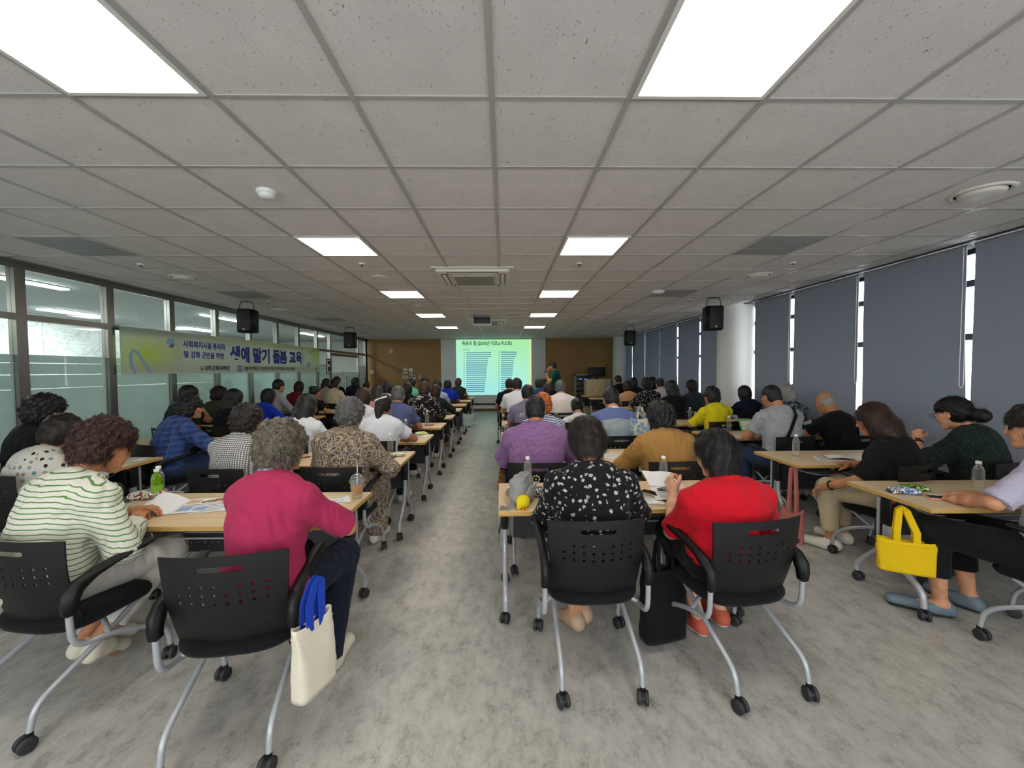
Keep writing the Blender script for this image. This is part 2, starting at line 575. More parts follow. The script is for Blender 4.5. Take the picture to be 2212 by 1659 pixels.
M['panel_light'] = glow('lit ceiling panel', 'fff9ef', PANEL_LIGHT)
M['hall_light'] = glow('lit hall light', 'f6fffb', 72.0)
M['marble_wall_light'] = M['hall_light']

# ---------------------------------------------------------------- the room
CEIL = EYE + 1.187
LEFT_X, BLIND_X, WIN_X = -5.10, 4.42, 4.70
FRONT_Y, REAR_Y = 15.2, -3.0
HALL_X = -9.8
GRID_X0, GRID_Y0, TILE = -0.0429, 1.7945, 0.6

# floors
m = MB(); m.box(LEFT_X - .1, WIN_X + .1, REAR_Y, FRONT_Y, -0.1, 0)
struct(m.build('floor', M['floor']))
m = MB(); m.box(HALL_X, LEFT_X - .1, REAR_Y, FRONT_Y + 2, -0.1, 0)
struct(m.build('floor_hall', plain('hall floor', '9a9c98', 0.4)))

# ceiling board over the grid, light panels and units are set into its face
m = MB(); m.box(LEFT_X - .1, WIN_X + .1, REAR_Y, FRONT_Y + .1, CEIL, CEIL + .08)
struct(m.build('ceiling', M['tile']))
m = MB()
k = -8
xs = []; ys = []
for k in range(-9, 9):
    x = GRID_X0 + k * TILE
    if LEFT_X < x < WIN_X: xs.append(x); m.box(x - .012, x + .012, REAR_Y, FRONT_Y, CEIL - .007, CEIL + .002)
for k in range(-8, 24):
    y = GRID_Y0 + k * TILE
    if REAR_Y < y < FRONT_Y: ys.append(y); m.box(LEFT_X, WIN_X, y - .0115, y + .0115, CEIL - .005, CEIL + .002)
struct(m.build('trim_1', M['tbar']))

# wall at the far end: brown fabric panels, white projection wall between them
SL = at(953, 800, FRONT_Y).x; SR = at(1178.5, 800, FRONT_Y).x; BR = at(1328, 800, FRONT_Y).x
m = MB(); m.box(LEFT_X - .1, SL, FRONT_Y, FRONT_Y + .12, 0, CEIL); m.box(SR, BR, FRONT_Y, FRONT_Y + .12, 0, CEIL)
struct(m.build('wall_front', M['brown']))
m = MB(); m.box(SL, SR, FRONT_Y + .03, FRONT_Y + .12, 0, CEIL); m.box(BR, WIN_X + .1, FRONT_Y, FRONT_Y + .12, 0, CEIL)
struct(m.build('wall_front_white', M['white_wall']))
m = MB(); m.box(LEFT_X, BR, FRONT_Y - .015, FRONT_Y, 0, .09)
struct(m.build('baseboard_front', plain('brown wooden skirting', '6b5030', 0.5)))
# unseen window wall added behind the camera for daylight: low sill, three wide openings
m = MB()
m.box(LEFT_X - .1, WIN_X + .1, REAR_Y - .15, REAR_Y, 0, .45); m.box(LEFT_X - .1, WIN_X + .1, REAR_Y - .15, REAR_Y, 2.62, CEIL + .1)
m.box(HALL_X, LEFT_X - .1, REAR_Y - .15, REAR_Y, 0, CEIL + .2)
for x in (LEFT_X, -1.9, 1.4, WIN_X): m.box(x - .12, x + .12, REAR_Y - .15, REAR_Y, .45, 2.62)
struct(m.build('wall_rear', M['white_wall']))
m = MB(); m.box(LEFT_X, WIN_X, REAR_Y - .09, REAR_Y - .08, .45, 2.62); struct(m.build('window_90', M['window_glass']))

# ---- glazed partition on the left
MULL = [2.41, 3.38, 4.36, 5.33, 6.30, 7.27, 8.22, 9.18, 10.12, 11.12, 11.95]
m = MB()
m.box(LEFT_X - .05, LEFT_X + .03, REAR_Y, FRONT_Y, CEIL - .085, CEIL - .001)
m.box(LEFT_X - .06, LEFT_X + .05, REAR_Y, FRONT_Y, CEIL - .03, CEIL - .001)
m.box(LEFT_X - .05, LEFT_X + .03, REAR_Y, 11.95, 0, .10)
struct(m.build('trim_2', M['steel']))
m = MB(); m.box(LEFT_X - .045, LEFT_X + .025, REAR_Y, FRONT_Y, 2.10, 2.165)
struct(m.build('trim_3', M['steel']))
n = 4
for y in MULL + [14.22, 14.95]:
    m = MB()
    m.box(LEFT_X - .05, LEFT_X + .035, y - .05, y + .022, .10 if y < 12 else 0, CEIL - .085)
    m.box(LEFT_X - .04, LEFT_X + .02, y + .034, y + .062, .10 if y < 12 else 0, CEIL - .085)
    struct(m.build('trim_%d' % n, M['steel'])); n += 1
m = MB(); m.box(LEFT_X - .05, LEFT_X + .03, REAR_Y, MULL[0], .1, CEIL - .08)
struct(m.build('wall_left', M['white_wall']))
w = 1
bays = [(MULL[i], MULL[i + 1]) for i in range(len(MULL) - 1)] + [(14.22, 14.95)]
for (a, b) in bays:
    m = MB(); m.box(LEFT_X - .012, LEFT_X - .004, a + .062, b - .05, .05, CEIL - .06)
    g = struct(m.build('window_%d' % w, M['glass']))
    f = MB()
    for z0, z1 in ((.10, 1.36), (1.368, 1.515), (1.523, 1.642), (1.650, 1.735)):
        f.box(LEFT_X - .0165, LEFT_X - .0135, a + .062, b - .05, z0, z1)
    f.build('frosted_film', M['frost'], g)
    w += 1
# glazing above the doors
m = MB(); m.box(LEFT_X - .012, LEFT_X - .004, 12.01, 14.17, 2.165, CEIL - .06)
struct(m.build('window_%d' % w, M['glass']))
# pair of frameless glass doors
dn = 1
for a, b, hy in ((12.02, 13.10, 13.02), (13.12, 14.16, 13.20)):
    m = MB(); m.box(LEFT_X - .014, LEFT_X - .002, a, b, .012, 2.085)
    d = struct(m.build('door_%d' % dn, M['glass'])); dn += 1
    f = MB(); f.box(LEFT_X - .0185, LEFT_X - .0155, a, b, .1, 1.0); f.box(LEFT_X - .0185, LEFT_X - .0155, a, b, 1.01, 1.5)
    f.build('frosted_film', M['frost'], d)
    f = MB(); f.box(LEFT_X - .022, LEFT_X + .006, a, b, .012, .10); f.box(LEFT_X - .022, LEFT_X + .006, a, b, 2.0, 2.085)
    f.build('rail', M['steel'], d)
    f = MB(); f.tube([(LEFT_X, hy, .85), (LEFT_X + .06, hy, .85), (LEFT_X + .06, hy, 1.35), (LEFT_X, hy, 1.35)], .014, 8, bend=.02)
    f.build('door_handle', M['steel'], d)
    f = MB(); f.box(LEFT_X - .001, LEFT_X + .004, hy - .35, hy - .17, 1.28, 1.52)
    f.build('notice_sheet', M['paper'], d)

# hall behind the partition
m = MB(); m.box(HALL_X - .1, HALL_X, REAR_Y, FRONT_Y + 2, 0, 2.95); struct(m.build('wall_hall', M['marble']))
m = MB(); m.box(HALL_X, LEFT_X - .1, FRONT_Y + 2, FRONT_Y + 2.1, 0, 2.95); struct(m.build('wall_hall_end', M['white_wall']))
m = MB(); m.box(HALL_X - .1, LEFT_X - .05, REAR_Y, FRONT_Y + 2.1, CEIL + .06, CEIL + .14); struct(m.build('ceiling_hall', M['hall_ceiling']))
m = MB(); m.box(LEFT_X - .1, LEFT_X + .0, FRONT_Y, FRONT_Y + 2.1, 0, CEIL + .1); struct(m.build('wall_hall_side', M['white_wall']))
m = MB(); m.box(HALL_X, HALL_X + .25, 7.1, 7.7, 0, 2.95); struct(m.build('pillar_hall', M['marble']))
k = 0
for X, Y0, Yl, Wd in ((-6.4, 4.55, 1.5, .13), (-6.4, 8.75, 1.5, .13), (-6.4, 12.9, 1.5, .13), (-6.4, .4, 1.5, .13),
                      (-8.75, 4.6, 1.2, .3), (-8.75, 7.9, 1.2, .3), (-8.75, 11.2, 1.2, .3), (-8.75, 1.2, 1.2, .3)):
    m = MB(); m.box(X - Wd / 2, X + Wd / 2, Y0, Y0 + Yl, CEIL + .03, CEIL + .06)
    o = m.build('hall_light', M['hall_light'])
    tag(o, ('slim linear light', 'wide rectangular light')[k // 4] + ' on the hall ceiling ' + ('beside the first glass bay', 'behind the banner', 'outside the glass doors', 'before the first glass bay')[k % 4],
        'ceiling light', 'lights in the hall behind the glass')
    m = MB(); m.box(X - Wd / 2 - .02, X + Wd / 2 + .02, Y0 - .02, Y0 + Yl + .02, CEIL + .045, CEIL + .065)
    m.build('light_frame', M['white_plastic'], o)
    k += 1

# ---- window side: columns, sill wall, frames, glass, blinds
m = MB(); m.box(WIN_X - .02, WIN_X + .12, REAR_Y, FRONT_Y, 0, .85); struct(m.build('wall_right', M['white_wall']))
m = MB(); m.box(WIN_X - .12, WIN_X + .14, REAR_Y, FRONT_Y, .85, .89); struct(m.build('trim_%d' % n, M['white_wall'])); n += 1
def column(px, Y, r):
    c = at(px, 750, Y)
    m = MB(); m.lathe([(r, 0), (r, CEIL + .01)], 40, M=Matrix.Translation((c.x, Y, 0)))
    struct(m.build('column', M['white_wall']))
column(1588, 7.62, .315); column(1341, 14.75, .30)
# white reveal wall beside the near column
m = MB(); m.box(WIN_X - .03, WIN_X + .1, 7.02, 7.30, .89, CEIL); m.box(WIN_X - .03, WIN_X + .1, 14.6, FRONT_Y, .89, CEIL)
struct(m.build('wall_right_pier', M['white_wall']))
gaps_px = (2093, 1859, 1711.5)
GY = [at_x(p, 700, BLIND_X).y for p in gaps_px]
far_px = (1512, 1464, 1425, 1394, 1366)
GF = [at_x(p, 760, BLIND_X).y for p in far_px]
near_edges = [GY[0] - 1.165] + GY + [at_x(1631, 700, BLIND_X).y]
far_edges = [8.05] + GF + [at_x(1351, 760, BLIND_X).y]
fr = plain('dark aluminium window frame', '2c3034', 0.4, 0.6)
m = MB()
for z in (.89, 1.80, 2.335, CEIL - .06): m.box(WIN_X + .0, WIN_X + .07, REAR_Y, FRONT_Y, z, z + .065)
for y in near_edges[:-1] + far_edges[1:-1]:
    m.box(WIN_X + .0, WIN_X + .07, y - .32, y - .26, .89, CEIL)
struct(m.build('window_frame', fr))
m = MB(); m.box(WIN_X + .03, WIN_X + .038, REAR_Y, FRONT_Y, .89, CEIL); struct(m.build('window_%d' % (w + 1), M['window_glass']))
m = MB(); m.box(BLIND_X - .035, WIN_X + .1, REAR_Y, FRONT_Y, CEIL - .012, CEIL - .003)
struct(m.build('trim_%d' % n, plain('blind box lining', '2f3134', .6))); n += 1
m = MB(); m.box(BLIND_X + .05, WIN_X + .1, REAR_Y, near_edges[0], .85, CEIL); struct(m.build('added_wall_right_rear', M['white_wall']))  # unseen wall added where blinds would hang, keeps side daylight out
def blind(y0, y1, label, chain=True, lift=0.35, bow=0.0):
    root = empty('roller_blind', (BLIND_X, (y0 + y1) / 2, 0))
    tag(root, label, 'blind', 'grey roller blinds along the window wall')
    h = (y1 - y0) / 2
    t = MB(); t.tube([(0.02, -h - .01, CEIL - .045), (0.02, h + .01, CEIL - .045)], .026, 12); t.build('roller', M['blind'], root)
    nx, nz = 10, 14
    def f(u, v):
        edge = max(0.0, 1 - (u + h) / .35)
        dx = .012 * math.sin(v * 2.1 + y0 * 3) * (1 - v / CEIL) + bow * edge * max(0, (2.1 - v) / 1.7) 
        return Vector((dx, u, v))
    vs, fs = sheet_mesh(-h, h, lift, CEIL - .03, nx, nz, f)
    c = MB(); c.add(vs, fs, 0, True); c.add([v + Vector((.0015, 0, 0)) for v in vs], [tuple(reversed(q)) for q in fs], 0, True)
    c.build('blind_cloth', M['blind'], root, fix=False)
    b = MB(); b.bbox(-.012, .014, -h, h, lift - .02, lift + .012, .005); b.build('bottom_bar', M['grey_plastic'], root)
    if chain:
        z0 = 1.32
        c = MB(); c.tube([(-.016, -h - .015, CEIL - .05), (-.016, -h - .018, z0 + .03), (-.016, -h + .0, z0), (-.016, -h + .02, z0 + .03), (-.016, -h + .012, CEIL - .05)], .0026, 6, bend=.03)
        c.build('pull_chain', M['white_plastic'], root)
GAP = .036
E_ = near_edges
idx = 0
for i in range(len(E_) - 1):
    a, b = E_[i] + GAP, E_[i + 1] - GAP * (1 if i < len(E_) - 2 else 0)
    lab = ['grey roller blind beside the person in lilac',
           'grey roller blind behind the woman with the low bun', 'grey roller blind behind the bald man in black', 'narrow grey roller blind next to the near white column'][i]
    blind(a, b, lab, True, bow=(.05 if i == 1 else 0))
F_ = far_edges
fl = ['grey roller blind partly behind the near white column', 'grey roller blind behind the person with short curly hair in teal', 'grey roller blind third past the near column',
      'grey roller blind fourth past the near column', 'grey roller blind fifth past the near column', 'narrow grey roller blind by the far white column']
for i in range(len(F_) - 1):
    blind(F_[i] + (GAP * .8 if i else 0), F_[i + 1] - GAP * .8, fl[i], i % 2 == 0)

# ---- ceiling light panels
rows_y = [(-1, -4), (-1, 0)]
lab_row = {-9: 'behind the camera', -5: 'just behind the camera', -1: 'nearest overhead', 3: 'second from the camera', 7: 'third from the camera', 11: 'fourth from the camera', 15: 'farthest, nearest the screen'}
for r in (-5, -1, 3, 7, 11, 15):
    for c, side in ((-3, 'window-less glass side'), (1, 'blind side')):
        x0 = GRID_X0 + c * TILE; y0 = GRID_Y0 + r * TILE
        side_txt = 'over the left tables' if c < 0 else 'over the middle tables'
        root = empty('ceiling_light', (x0 + .3, y0 + .3, CEIL))
        tag(root, 'square white lit ceiling panel %s, %s' % (side_txt, lab_row[r]), 'ceiling light', 'square ceiling light panels')
        f = MB()
        for a in ((-.288, .288, -.288, -.268), (-.288, .288, .268, .288), (-.288, -.268, -.268, .268), (.268, .288, -.268, .268)):
            f.box(a[0], a[1], a[2], a[3], -.012, .002)
        f.build('light_frame', M['white_plastic'], root)
        d = MB(); d.box(-.268, .268, -.268, .268, -.009, .001); d.build('diffuser', M['panel_light'], root)

# ---- cassette air conditioners in the ceiling
def cassette(cx, cy, label):
    root = empty('ceiling_air_conditioner', (cx, cy, CEIL)); tag(root, label, 'air conditioner', 'ceiling cassette units')
    b = MB(); b.prism([(-.475, -.475), (.475, -.475), (.475, .475), (-.475, .475)], -.012, .001, axis='z')
    b.bbox(-.43, .43, -.43, .43, -.045, -.008, .014); b.build('face_panel', M['offwhite_plastic'], root)
    g = MB(); g.bbox(-.25, .25, -.25, .25, -.058, -.04, .006); gr = g.build('intake_grille', plain('beige grille', 'bdb7ab', .5), root)
    s = MB()
    for i in range(20): s.box(-.235 + i * .0245, -.225 + i * .0245, -.24, .24, -.062, -.057)
    for i in range(9): s.box(-.24, .24, -.2 + i * .05, -.196 + i * .05, -.0615, -.057)
    s.build('grille_slat', plain('grille gap', '7d786e', .6), gr)
    for k in range(4):
        Mr = Matrix.Rotation(math.pi / 2 * k, 4, 'Z')
        d = MB(); d.bbox(-.30, .30, .315, .385, -.049, -.043, .0025, M=Mr)
        d.box(-.29, .29, .375, .383, -.051, -.046, M=Mr)
        d.build('air_slot', M['dark'], root)
        l = MB(); l.bbox(-.285, .285, .325, .372, -.056, -.048, .003, M=Mr); l.build('louvre', M['offwhite_plastic'], root)
p = at_z(1026, 575, CEIL); q = at_z(1026, 614.5, CEIL)
cassette((p.x + q.x) / 2, (p.y + q.y) / 2, 'white square cassette air conditioner in the middle of the ceiling')
p2 = at_z(1053, 685.5, CEIL); q2 = at_z(1053, 700, CEIL)
cassette(p2.x - .02, (p2.y + q2.y) / 2 + .1, 'white square cassette air conditioner behind the projector')

# ---- round diffusers, detectors, sprinklers
def round_vent(px, py, r, label, name='ceiling_diffuser', cat='vent'):
    c = at_z(px, py, CEIL)
    root = empty(name, (c.x, c.y, CEIL)); tag(root, label, cat, 'round air diffusers in the ceiling')
    a = MB(); a.lathe([(r, 0.001), (r * .97, -.010), (r * .86, -.014), (r * .8, -.006), (r * .78, .0008)], 32); a.build('outer_ring', M['offwhite_plastic'], root)
    b = MB(); b.lathe([(r * .72, -.004), (r * .70, -.022), (r * .55, -.03), (0.0, -.032)], 32); b.build('centre_disc', M['offwhite_plastic'], root)
    d = MB(); d.lathe([(r * .80, -.0012), (0.0, -.0012)], 32); d.build('dark_gap', plain('vent shadow gap', '55565a', .7), root)
round_vent(2120, 415, .165, 'large round air diffuser over the window-side tables nearest the camera')
round_vent(1638, 594, .16, 'round air diffuser before the near white column')
round_vent(398, 599, .16, 'round air diffuser over the glass partition side')
round_vent(1367, 693, .16, 'small-looking round air diffuser farthest on the blind side')
round_vent(606, 668.5, .16, 'round air diffuser farthest along the glass partition')
def detector(px, py, r, h, label, mat='white_plastic', name='smoke_detector'):
    c = at_z(px, py, CEIL)
    root = empty(name, (c.x, c.y, CEIL)); tag(root, label, 'detector', 'small round fittings on the ceiling')
    a = MB(); a.lathe([(r, .001), (r, -h * .35), (r * .9, -h * .45)], 28); a.build('base', M[mat], root)
    b = MB(); b.lathe([(r * .82, -h * .40), (r * .8, -h * .7), (r * .62, -h * .95), (0, -h)], 28); b.build('cap', M[mat], root)
detector(576, 413, .062, .05, 'round white smoke detector over the left tables')
detector(1422, 628, .10, .045, 'white round wireless access point on the ceiling', name='ceiling_access_point')
def speaker_disc(px, py, r, label):
    c = at_z(px, py, CEIL)
    root = empty('ceiling_speaker', (c.x, c.y, CEIL)); tag(root, label, 'speaker', 'flush round ceiling speakers')
    a = MB(); a.lathe([(r, .001), (r, -.006), (r * .93, -.009)], 28); a.build('rim', M['white_plastic'], root)
    b = MB(); b.lathe([(r * .93, -.007), (0, -.009)], 28); b.build('grille', plain('pale speaker grille', 'b9b9b6', .7), root)
speaker_disc(820, 598, .09, 'flush round ceiling speaker just past the second light panel')
speaker_disc(905, 662, .09, 'flush round ceiling speaker past the third light panel')
def sprinkler(px, py, label):
    c = at_z(px, py, CEIL)
    root = empty('ceiling_sprinkler', (c.x, c.y, CEIL)); tag(root, label, 'sprinkler', 'sprinkler heads')
    a = MB(); a.lathe([(.034, .001), (.034, -.006), (.02, -.012)], 18); a.build('escutcheon', M['white_plastic'], root)
    b = MB(); b.lathe([(.012, -.01), (.012, -.028), (.018, -.03), (.018, -.033), (0, -.033)], 12); b.build('head', M['steel'], root)
sprinkler(782, 569, 'sprinkler head beyond the second light over the left tables'); sprinkler(1251, 568.5, 'sprinkler head beyond the second light over the middle tables')
sprinkler(304, 570.5, 'sprinkler head between diffuser and glass partition'); sprinkler(1712, 567, 'sprinkler head near the blinds')
sprinkler(888, 650, 'sprinkler head beyond the third light over the left tables'); sprinkler(1194, 649, 'sprinkler head beyond the third light over the middle tables')
sprinkler(580, 651, 'sprinkler head past the near hanging speaker by the glass'); sprinkler(1491, 647, 'sprinkler head near the access point')
def hatch(col, row, label):
    o = MB(); x0 = GRID_X0 + col * TILE; y0 = GRID_Y0 + row * TILE
    o.bbox(x0 + .012, x0 + .588, y0 + .012, y0 + .588, CEIL - .004, CEIL + .001, .002)
    for i in range(10): o.box(x0 + .03, x0 + .57, y0 + .04 + i * .054, y0 + .062 + i * .054, CEIL - .006, CEIL - .003)
    t = o.build('ceiling_return_grille', plain('grey slotted grille', '8f9090', .6)); tag(t, label, 'vent', 'square return air grilles')
hatch(-7, 3, 'square grey return grille near the glass partition'); hatch(-7, 7, 'square grey return grille past the round diffuser by the glass')
hatch(4, 3, 'square grey return grille near the blinds'); hatch(4, 7, 'square grey return grille before the near column')
hatch(-7, 12, 'square grey return grille farthest by the glass')

# ---- projection screen with its lit picture
SZ0 = at(1066, 871, FRONT_Y).z; SZ1 = at(1066, 731, FRONT_Y).z
root = empty('projection_screen', ((SL + SR) / 2, FRONT_Y - .01, 0)); tag(root, 'white projection screen lit with pale green bar chart slide', 'screen')
hw = (SR - SL) / 2
m = MB(); m.bbox(-hw, hw, -.02, .0, max(.03, SZ0), min(CEIL - .01, SZ1), .004); m.build('screen_sheet', plain('white screen cloth', 'cfd3d2', .8), root)
m = MB(); m.bbox(-hw, hw, -.035, .0, max(.0, SZ0 - .05), SZ0, .006); m.build('weight_bar', M['dark'], root)
g = NT('projected picture'); co = g.co('Generated'); sx = g.sep(co)
hgrad = g.math('ADD', g.math('MULTIPLY', sx[2], 0.9), g.math('MULTIPLY', sx[0], 0.25), clamp=True)
pc = g.ramp(hgrad, [(0.1, 'a9f3ee'), (0.6, 'b6fbdc'), (1.0, 'b0f8b4')])
edge = g.math('GREATER_THAN', sx[0], .972)
pc = g.mix(edge, pc, 'e2f2a8')
g.col('202020'); g.link(pc, g.bsdf.inputs['Emission Color']); g.set(Emission_Strength=1.0, Roughness=.9)
PIC = g.mat
pl = at(985, 735, FRONT_Y).x - root.location.x; pr = at(1147.5, 735, FRONT_Y).x - root.location.x
pz0 = at(1066, 853, FRONT_Y).z; pz1 = at(1066, 733.5, FRONT_Y).z
m = MB(); m.box(pl, pr, -.024, -.0205, pz0, pz1); pic = m.build('projected_slide', PIC, root)
def lit(name, c, s=1.0):
    g = NT(name); g.col('101010'); g.set(Emission_Color=lin(c), Emission_Strength=s); return g.mat
INK1, INK2, INK3 = lit('projected dark lettering', '1d2a26'), lit('projected blue bar', '4f8fae'), lit('projected pale lettering', '6fa7a4')
def on_slide(px, py): 
    p = at(px, py, FRONT_Y); return p.x - root.location.x, p.z
def slide_text(body, px0, px1, py, size, mat, bold=.0):
    xa, z = on_slide(px0, py); xb, _ = on_slide(px1, py)
    me = text_mesh(body, size, bold, 'LEFT', extrude=.0004, width=xb - xa)
    x0 = min(v.co.x for v in me.vertices)
    for v in me.vertices: v.co = Vector((v.co.x - x0 + xa, -.0255 - v.co.z, v.co.y + z))
    link('slide_lettering', me, mat, pic)
slide_text('죽음의 질 (2010년 이코노미스트)', 998, 1106, 742.5, .17, INK1, .004)
slide_text('Overall score', 1001, 1016, 753.6, .05, INK1); slide_text('Rank  Country', 1001, 1015, 757, .05, INK1)
slide_text('Rank  Country', 1078, 1095, 758.5, .05, INK1)
bars = MB()
tops = MB()
lens_l = [1061, 1061, 1060, 1054, 1054, 1053, 1053, 1052, 1051, 1050, 1050, 1050, 1050, 1049, 1049, 1048, 1048, 1047, 1046, 1046]
for i, e in enumerate(lens_l):
    y = 762 + i * 4.42
    xa, z = on_slide(1007, y); xb, _ = on_slide(e, y)
    bars.box(xa, xb, -.0262, -.0245, z - .017, z + .017)
    xc, _ = on_slide(1002, y); tops.box(xc, xc + .03, -.0262, -.0245, z - .012, z + .012)
    tops.box(xb - .03, xb, -.0266, -.026, z - .012, z + .012)
lens_r = [1117, 1116, 1115, 1111, 1110, 1110, 1109, 1109, 1108, 1108, 1107, 1107, 1106, 1105, 1105, 1104, 1103, 1103, 1102, 1101]
for i, e in enumerate(lens_r):
    y = 761 + i * 4.5
    xa, z = on_slide(1082, y); xb, _ = on_slide(e, y)
    bars.box(xa, xb, -.0262, -.0245, z - .017, z + .017)
    xc, _ = on_slide(1077, y); tops.box(xc, xc + .03, -.0262, -.0245, z - .012, z + .012)
bars.build('chart_bars', INK2, pic); tops.build('chart_marks', INK1, pic)
hl = MB(); xa, z = on_slide(1073, 808); xb, _ = on_slide(1109, 808)
for a in ((xa, xb, z - .045, z - .041), (xa, xb, z + .041, z + .045), (xa, xa + .004, z - .041, z + .041), (xb - .004, xb, z - .041, z + .041)):
    hl.box(a[0], a[1], -.0262, -.0245, a[2], a[3])
hl.build('highlight_box', INK3, pic)

# ---- switches, thermostats and sockets on the brown wall
def wall_plate(px, py, w, h, label, look, Y=FRONT_Y):
    c = at(px, py, Y)
    root = empty('wall_control', (c.x, Y, c.z)); tag(root, label, 'wall control', 'controls on the brown wall')
    a = MB(); a.bbox(-w / 2, w / 2, -.02, .0, -h / 2, h / 2, .004); a.build('plate', M['offwhite_plastic'], root)
    b = MB()
    if look == 'screen': b.bbox(-w * .35, w * .35, -.022, -.018, 0, h * .3, .001); b.build('display', M['ink'], root)
    elif look == 'switch':
        for i in (-1, 0, 1): b.bbox(-w * .3, w * .3, -.023, -.018, i * h * .28 - h * .11, i * h * .28 + h * .11, .0015)
        b.build('rocker', M['grey_plastic'], root)
    elif look == 'label':
        for i in range(3): b.box(-w * .35, w * .35, -.021, -.019, i * h * .22 - h * .3, i * h * .22 - h * .2)
        b.build('printed_lines', M['tan_ink'], root)
wall_plate(845, 759, .11, .12, 'square control alone high on the brown wall', 'switch')
wall_plate(804.5, 804, .13, .14, 'square plate near the glass door end of brown wall', 'label')
wall_plate(875.5, 799, .13, .10, 'upper square thermostat above a small notice', 'label')
wall_plate(887.5, 799, .14, .10, 'upper thermostat with pale display', 'label')
wall_plate(875, 805.5, .19, .07, 'wide notice plate under the upper thermostat', 'label')
wall_plate(887.5, 806, .12, .12, 'middle controller with dark display', 'screen')
wall_plate(871.5, 814.5, .08, .13, 'slim switch at the lower end of the cluster', 'switch')
wall_plate(878.5, 814.5, .12, .13, 'wide switch in the lower line of the cluster', 'switch')
wall_plate(887.5, 814, .12, .12, 'lower controller with dark display', 'screen')
wall_plate(895.5, 814.5, .09, .13, 'slim controller with round dark dial', 'screen')
wall_plate(907, 814.5, .08, .13, 'lone slim switch nearest the projection screen', 'switch')
# framed sign on the glass before the door
c = at_x(710.5, 791, LEFT_X + .01)
root = empty('door_sign', (LEFT_X, c.y, c.z)); tag(root, 'tall framed sign on the glass before the doors', 'sign')
m = MB(); m.bbox(.0, .016, -.17, .17, -.22, .22, .003); m.build('sign_frame', plain('maroon sign frame', '5a3038', .5), root)
m = MB(); m.box(.0155, .018, -.14, .14, -.19, .19); m.build('sign_sheet', M['paper'], root)
m = MB(); m.box(.0175, .019, -.09, .09, .05, .15); m.box(.0175, .019, -.09, .09, -.15, -.02); m.build('sign_print', M['ink'], root)

# ---- hanging loudspeakers
def loudspeaker(px, py_top, py_bot, Y, label, yaw):
    a = at(px, py_top, Y); b = at(px, py_bot, Y)
    h = a.z - b.z; x = a.x
    root = empty('hanging_loudspeaker', (x, Y, (a.z + b.z) / 2), yaw); tag(root, label, 'loudspeaker', 'black loudspeakers hung from the ceiling')
    w = h * .36; d = h * .30
    hh = h / 2
    poly = [(-w, d), (-w * .98, -d * .55), (-w * .72, -d), (w * .72, -d), (w * .98, -d * .55), (w, d)]
    bm = bmesh.new()
    lo = [bm.verts.new((p[0] * .97, p[1], -hh)) for p in poly]; hi = [bm.verts.new((p[0], p[1], hh)) for p in poly]
    bm.faces.new(lo); bm.faces.new(list(reversed(hi)))
    for i in range(6): bm.faces.new((lo[i], hi[i], hi[(i + 1) % 6], lo[(i + 1) % 6]))
    bmesh.ops.bevel(bm, geom=list(bm.edges), offset=.014, segments=2, affect='EDGES')
    m = MB(); m.bm(bm, 0, None, True); m.build('cabinet', M['black'], root)
    g = MB(); g.bbox(-w * .68, w * .68, -d - .006, -d + .004, -hh * .88, hh * .92, .004); g.build('grille', plain('black speaker grille', '0e0f11', .55, .2, .2, 900), root)
    g = MB(); g.lathe([(.018, 0), (.018, .004), (0, .004)], 16, M=Matrix.Translation((0, -d - .006, -hh * .72)) @ Matrix.Rotation(math.pi / 2, 4, 'X')); g.build('badge', M['silver'], root)
    top = CEIL - root.location.z
    g = MB()
    for s in (-1, 1):
        g.tube([(s * w * .8, 0, hh - .03), (s * w * .8, 0, hh + (top - hh) * .45), (s * w * .55, 0, top)], .006, 6)
    g.box(-w * .6, w * .6, -.03, .03, top - .008, top); g.build('hanging_bracket', M['dark'], root)
loudspeaker(533, 669, 719, 6.9, 'black loudspeaker hung from the ceiling before the banner', R(8))
loudspeaker(755.5, 718, 752, 11.0, 'black loudspeaker hung from the ceiling by the glass doors', R(6))
loudspeaker(1541.5, 662, 714, 6.7, 'black loudspeaker hung from the ceiling before the near white column', R(-8))
loudspeaker(1361, 714.5, 746.5, 10.8, 'black loudspeaker hung from the ceiling at the far end of the blinds', R(-6))

# ---- projector on its ceiling bracket
pc_ = at(1042, 694, 8.9)
root = empty('ceiling_projector', (pc_.x, 8.9, CEIL)); tag(root, 'projector hung under the ceiling pointing at the screen', 'projector')
dz = pc_.z - CEIL
m = MB(); m.bbox(-.195, .195, -.15, .15, dz - .085, dz + .075, .016); m.build('body', M['white_plastic'], root)
m = MB(); m.bbox(-.185, .185, -.158, -.146, dz - .07, dz + .07, .005); m.build('rear_panel', plain('dark connector panel', '17191d', .5), root)
m = MB(); m.lathe([(.04, 0), (.045, .04), (.035, .045), (0, .04)], 20, M=Matrix.Translation((.07, .15, dz)) @ Matrix.Rotation(-math.pi / 2, 4, 'X')); m.build('lens', M['dark'], root)
m = MB(); m.tube([(0, 0, dz + .07), (0, 0, 0)], .028, 12); m.box(-.09, .09, -.09, .09, dz + .075, dz + .09); m.box(-.12, .12, -.12, .12, -.008, 0); m.build('ceiling_mount', M['silver'], root)
m = MB(); m.tube([(-.14, -.155, dz + .03), (-.2, -.2, dz + .08), (-.1, -.12, dz + .16), (-.02, -.02, -.01)], .006, 6, bend=.05); m.tube([(-.1, -.155, dz + .02), (-.17, -.19, dz + .1), (-.08, -.1, dz + .17), (-.01, -.02, -.01)], .005, 6, bend=.05); m.build('cable', M['dark'], root)

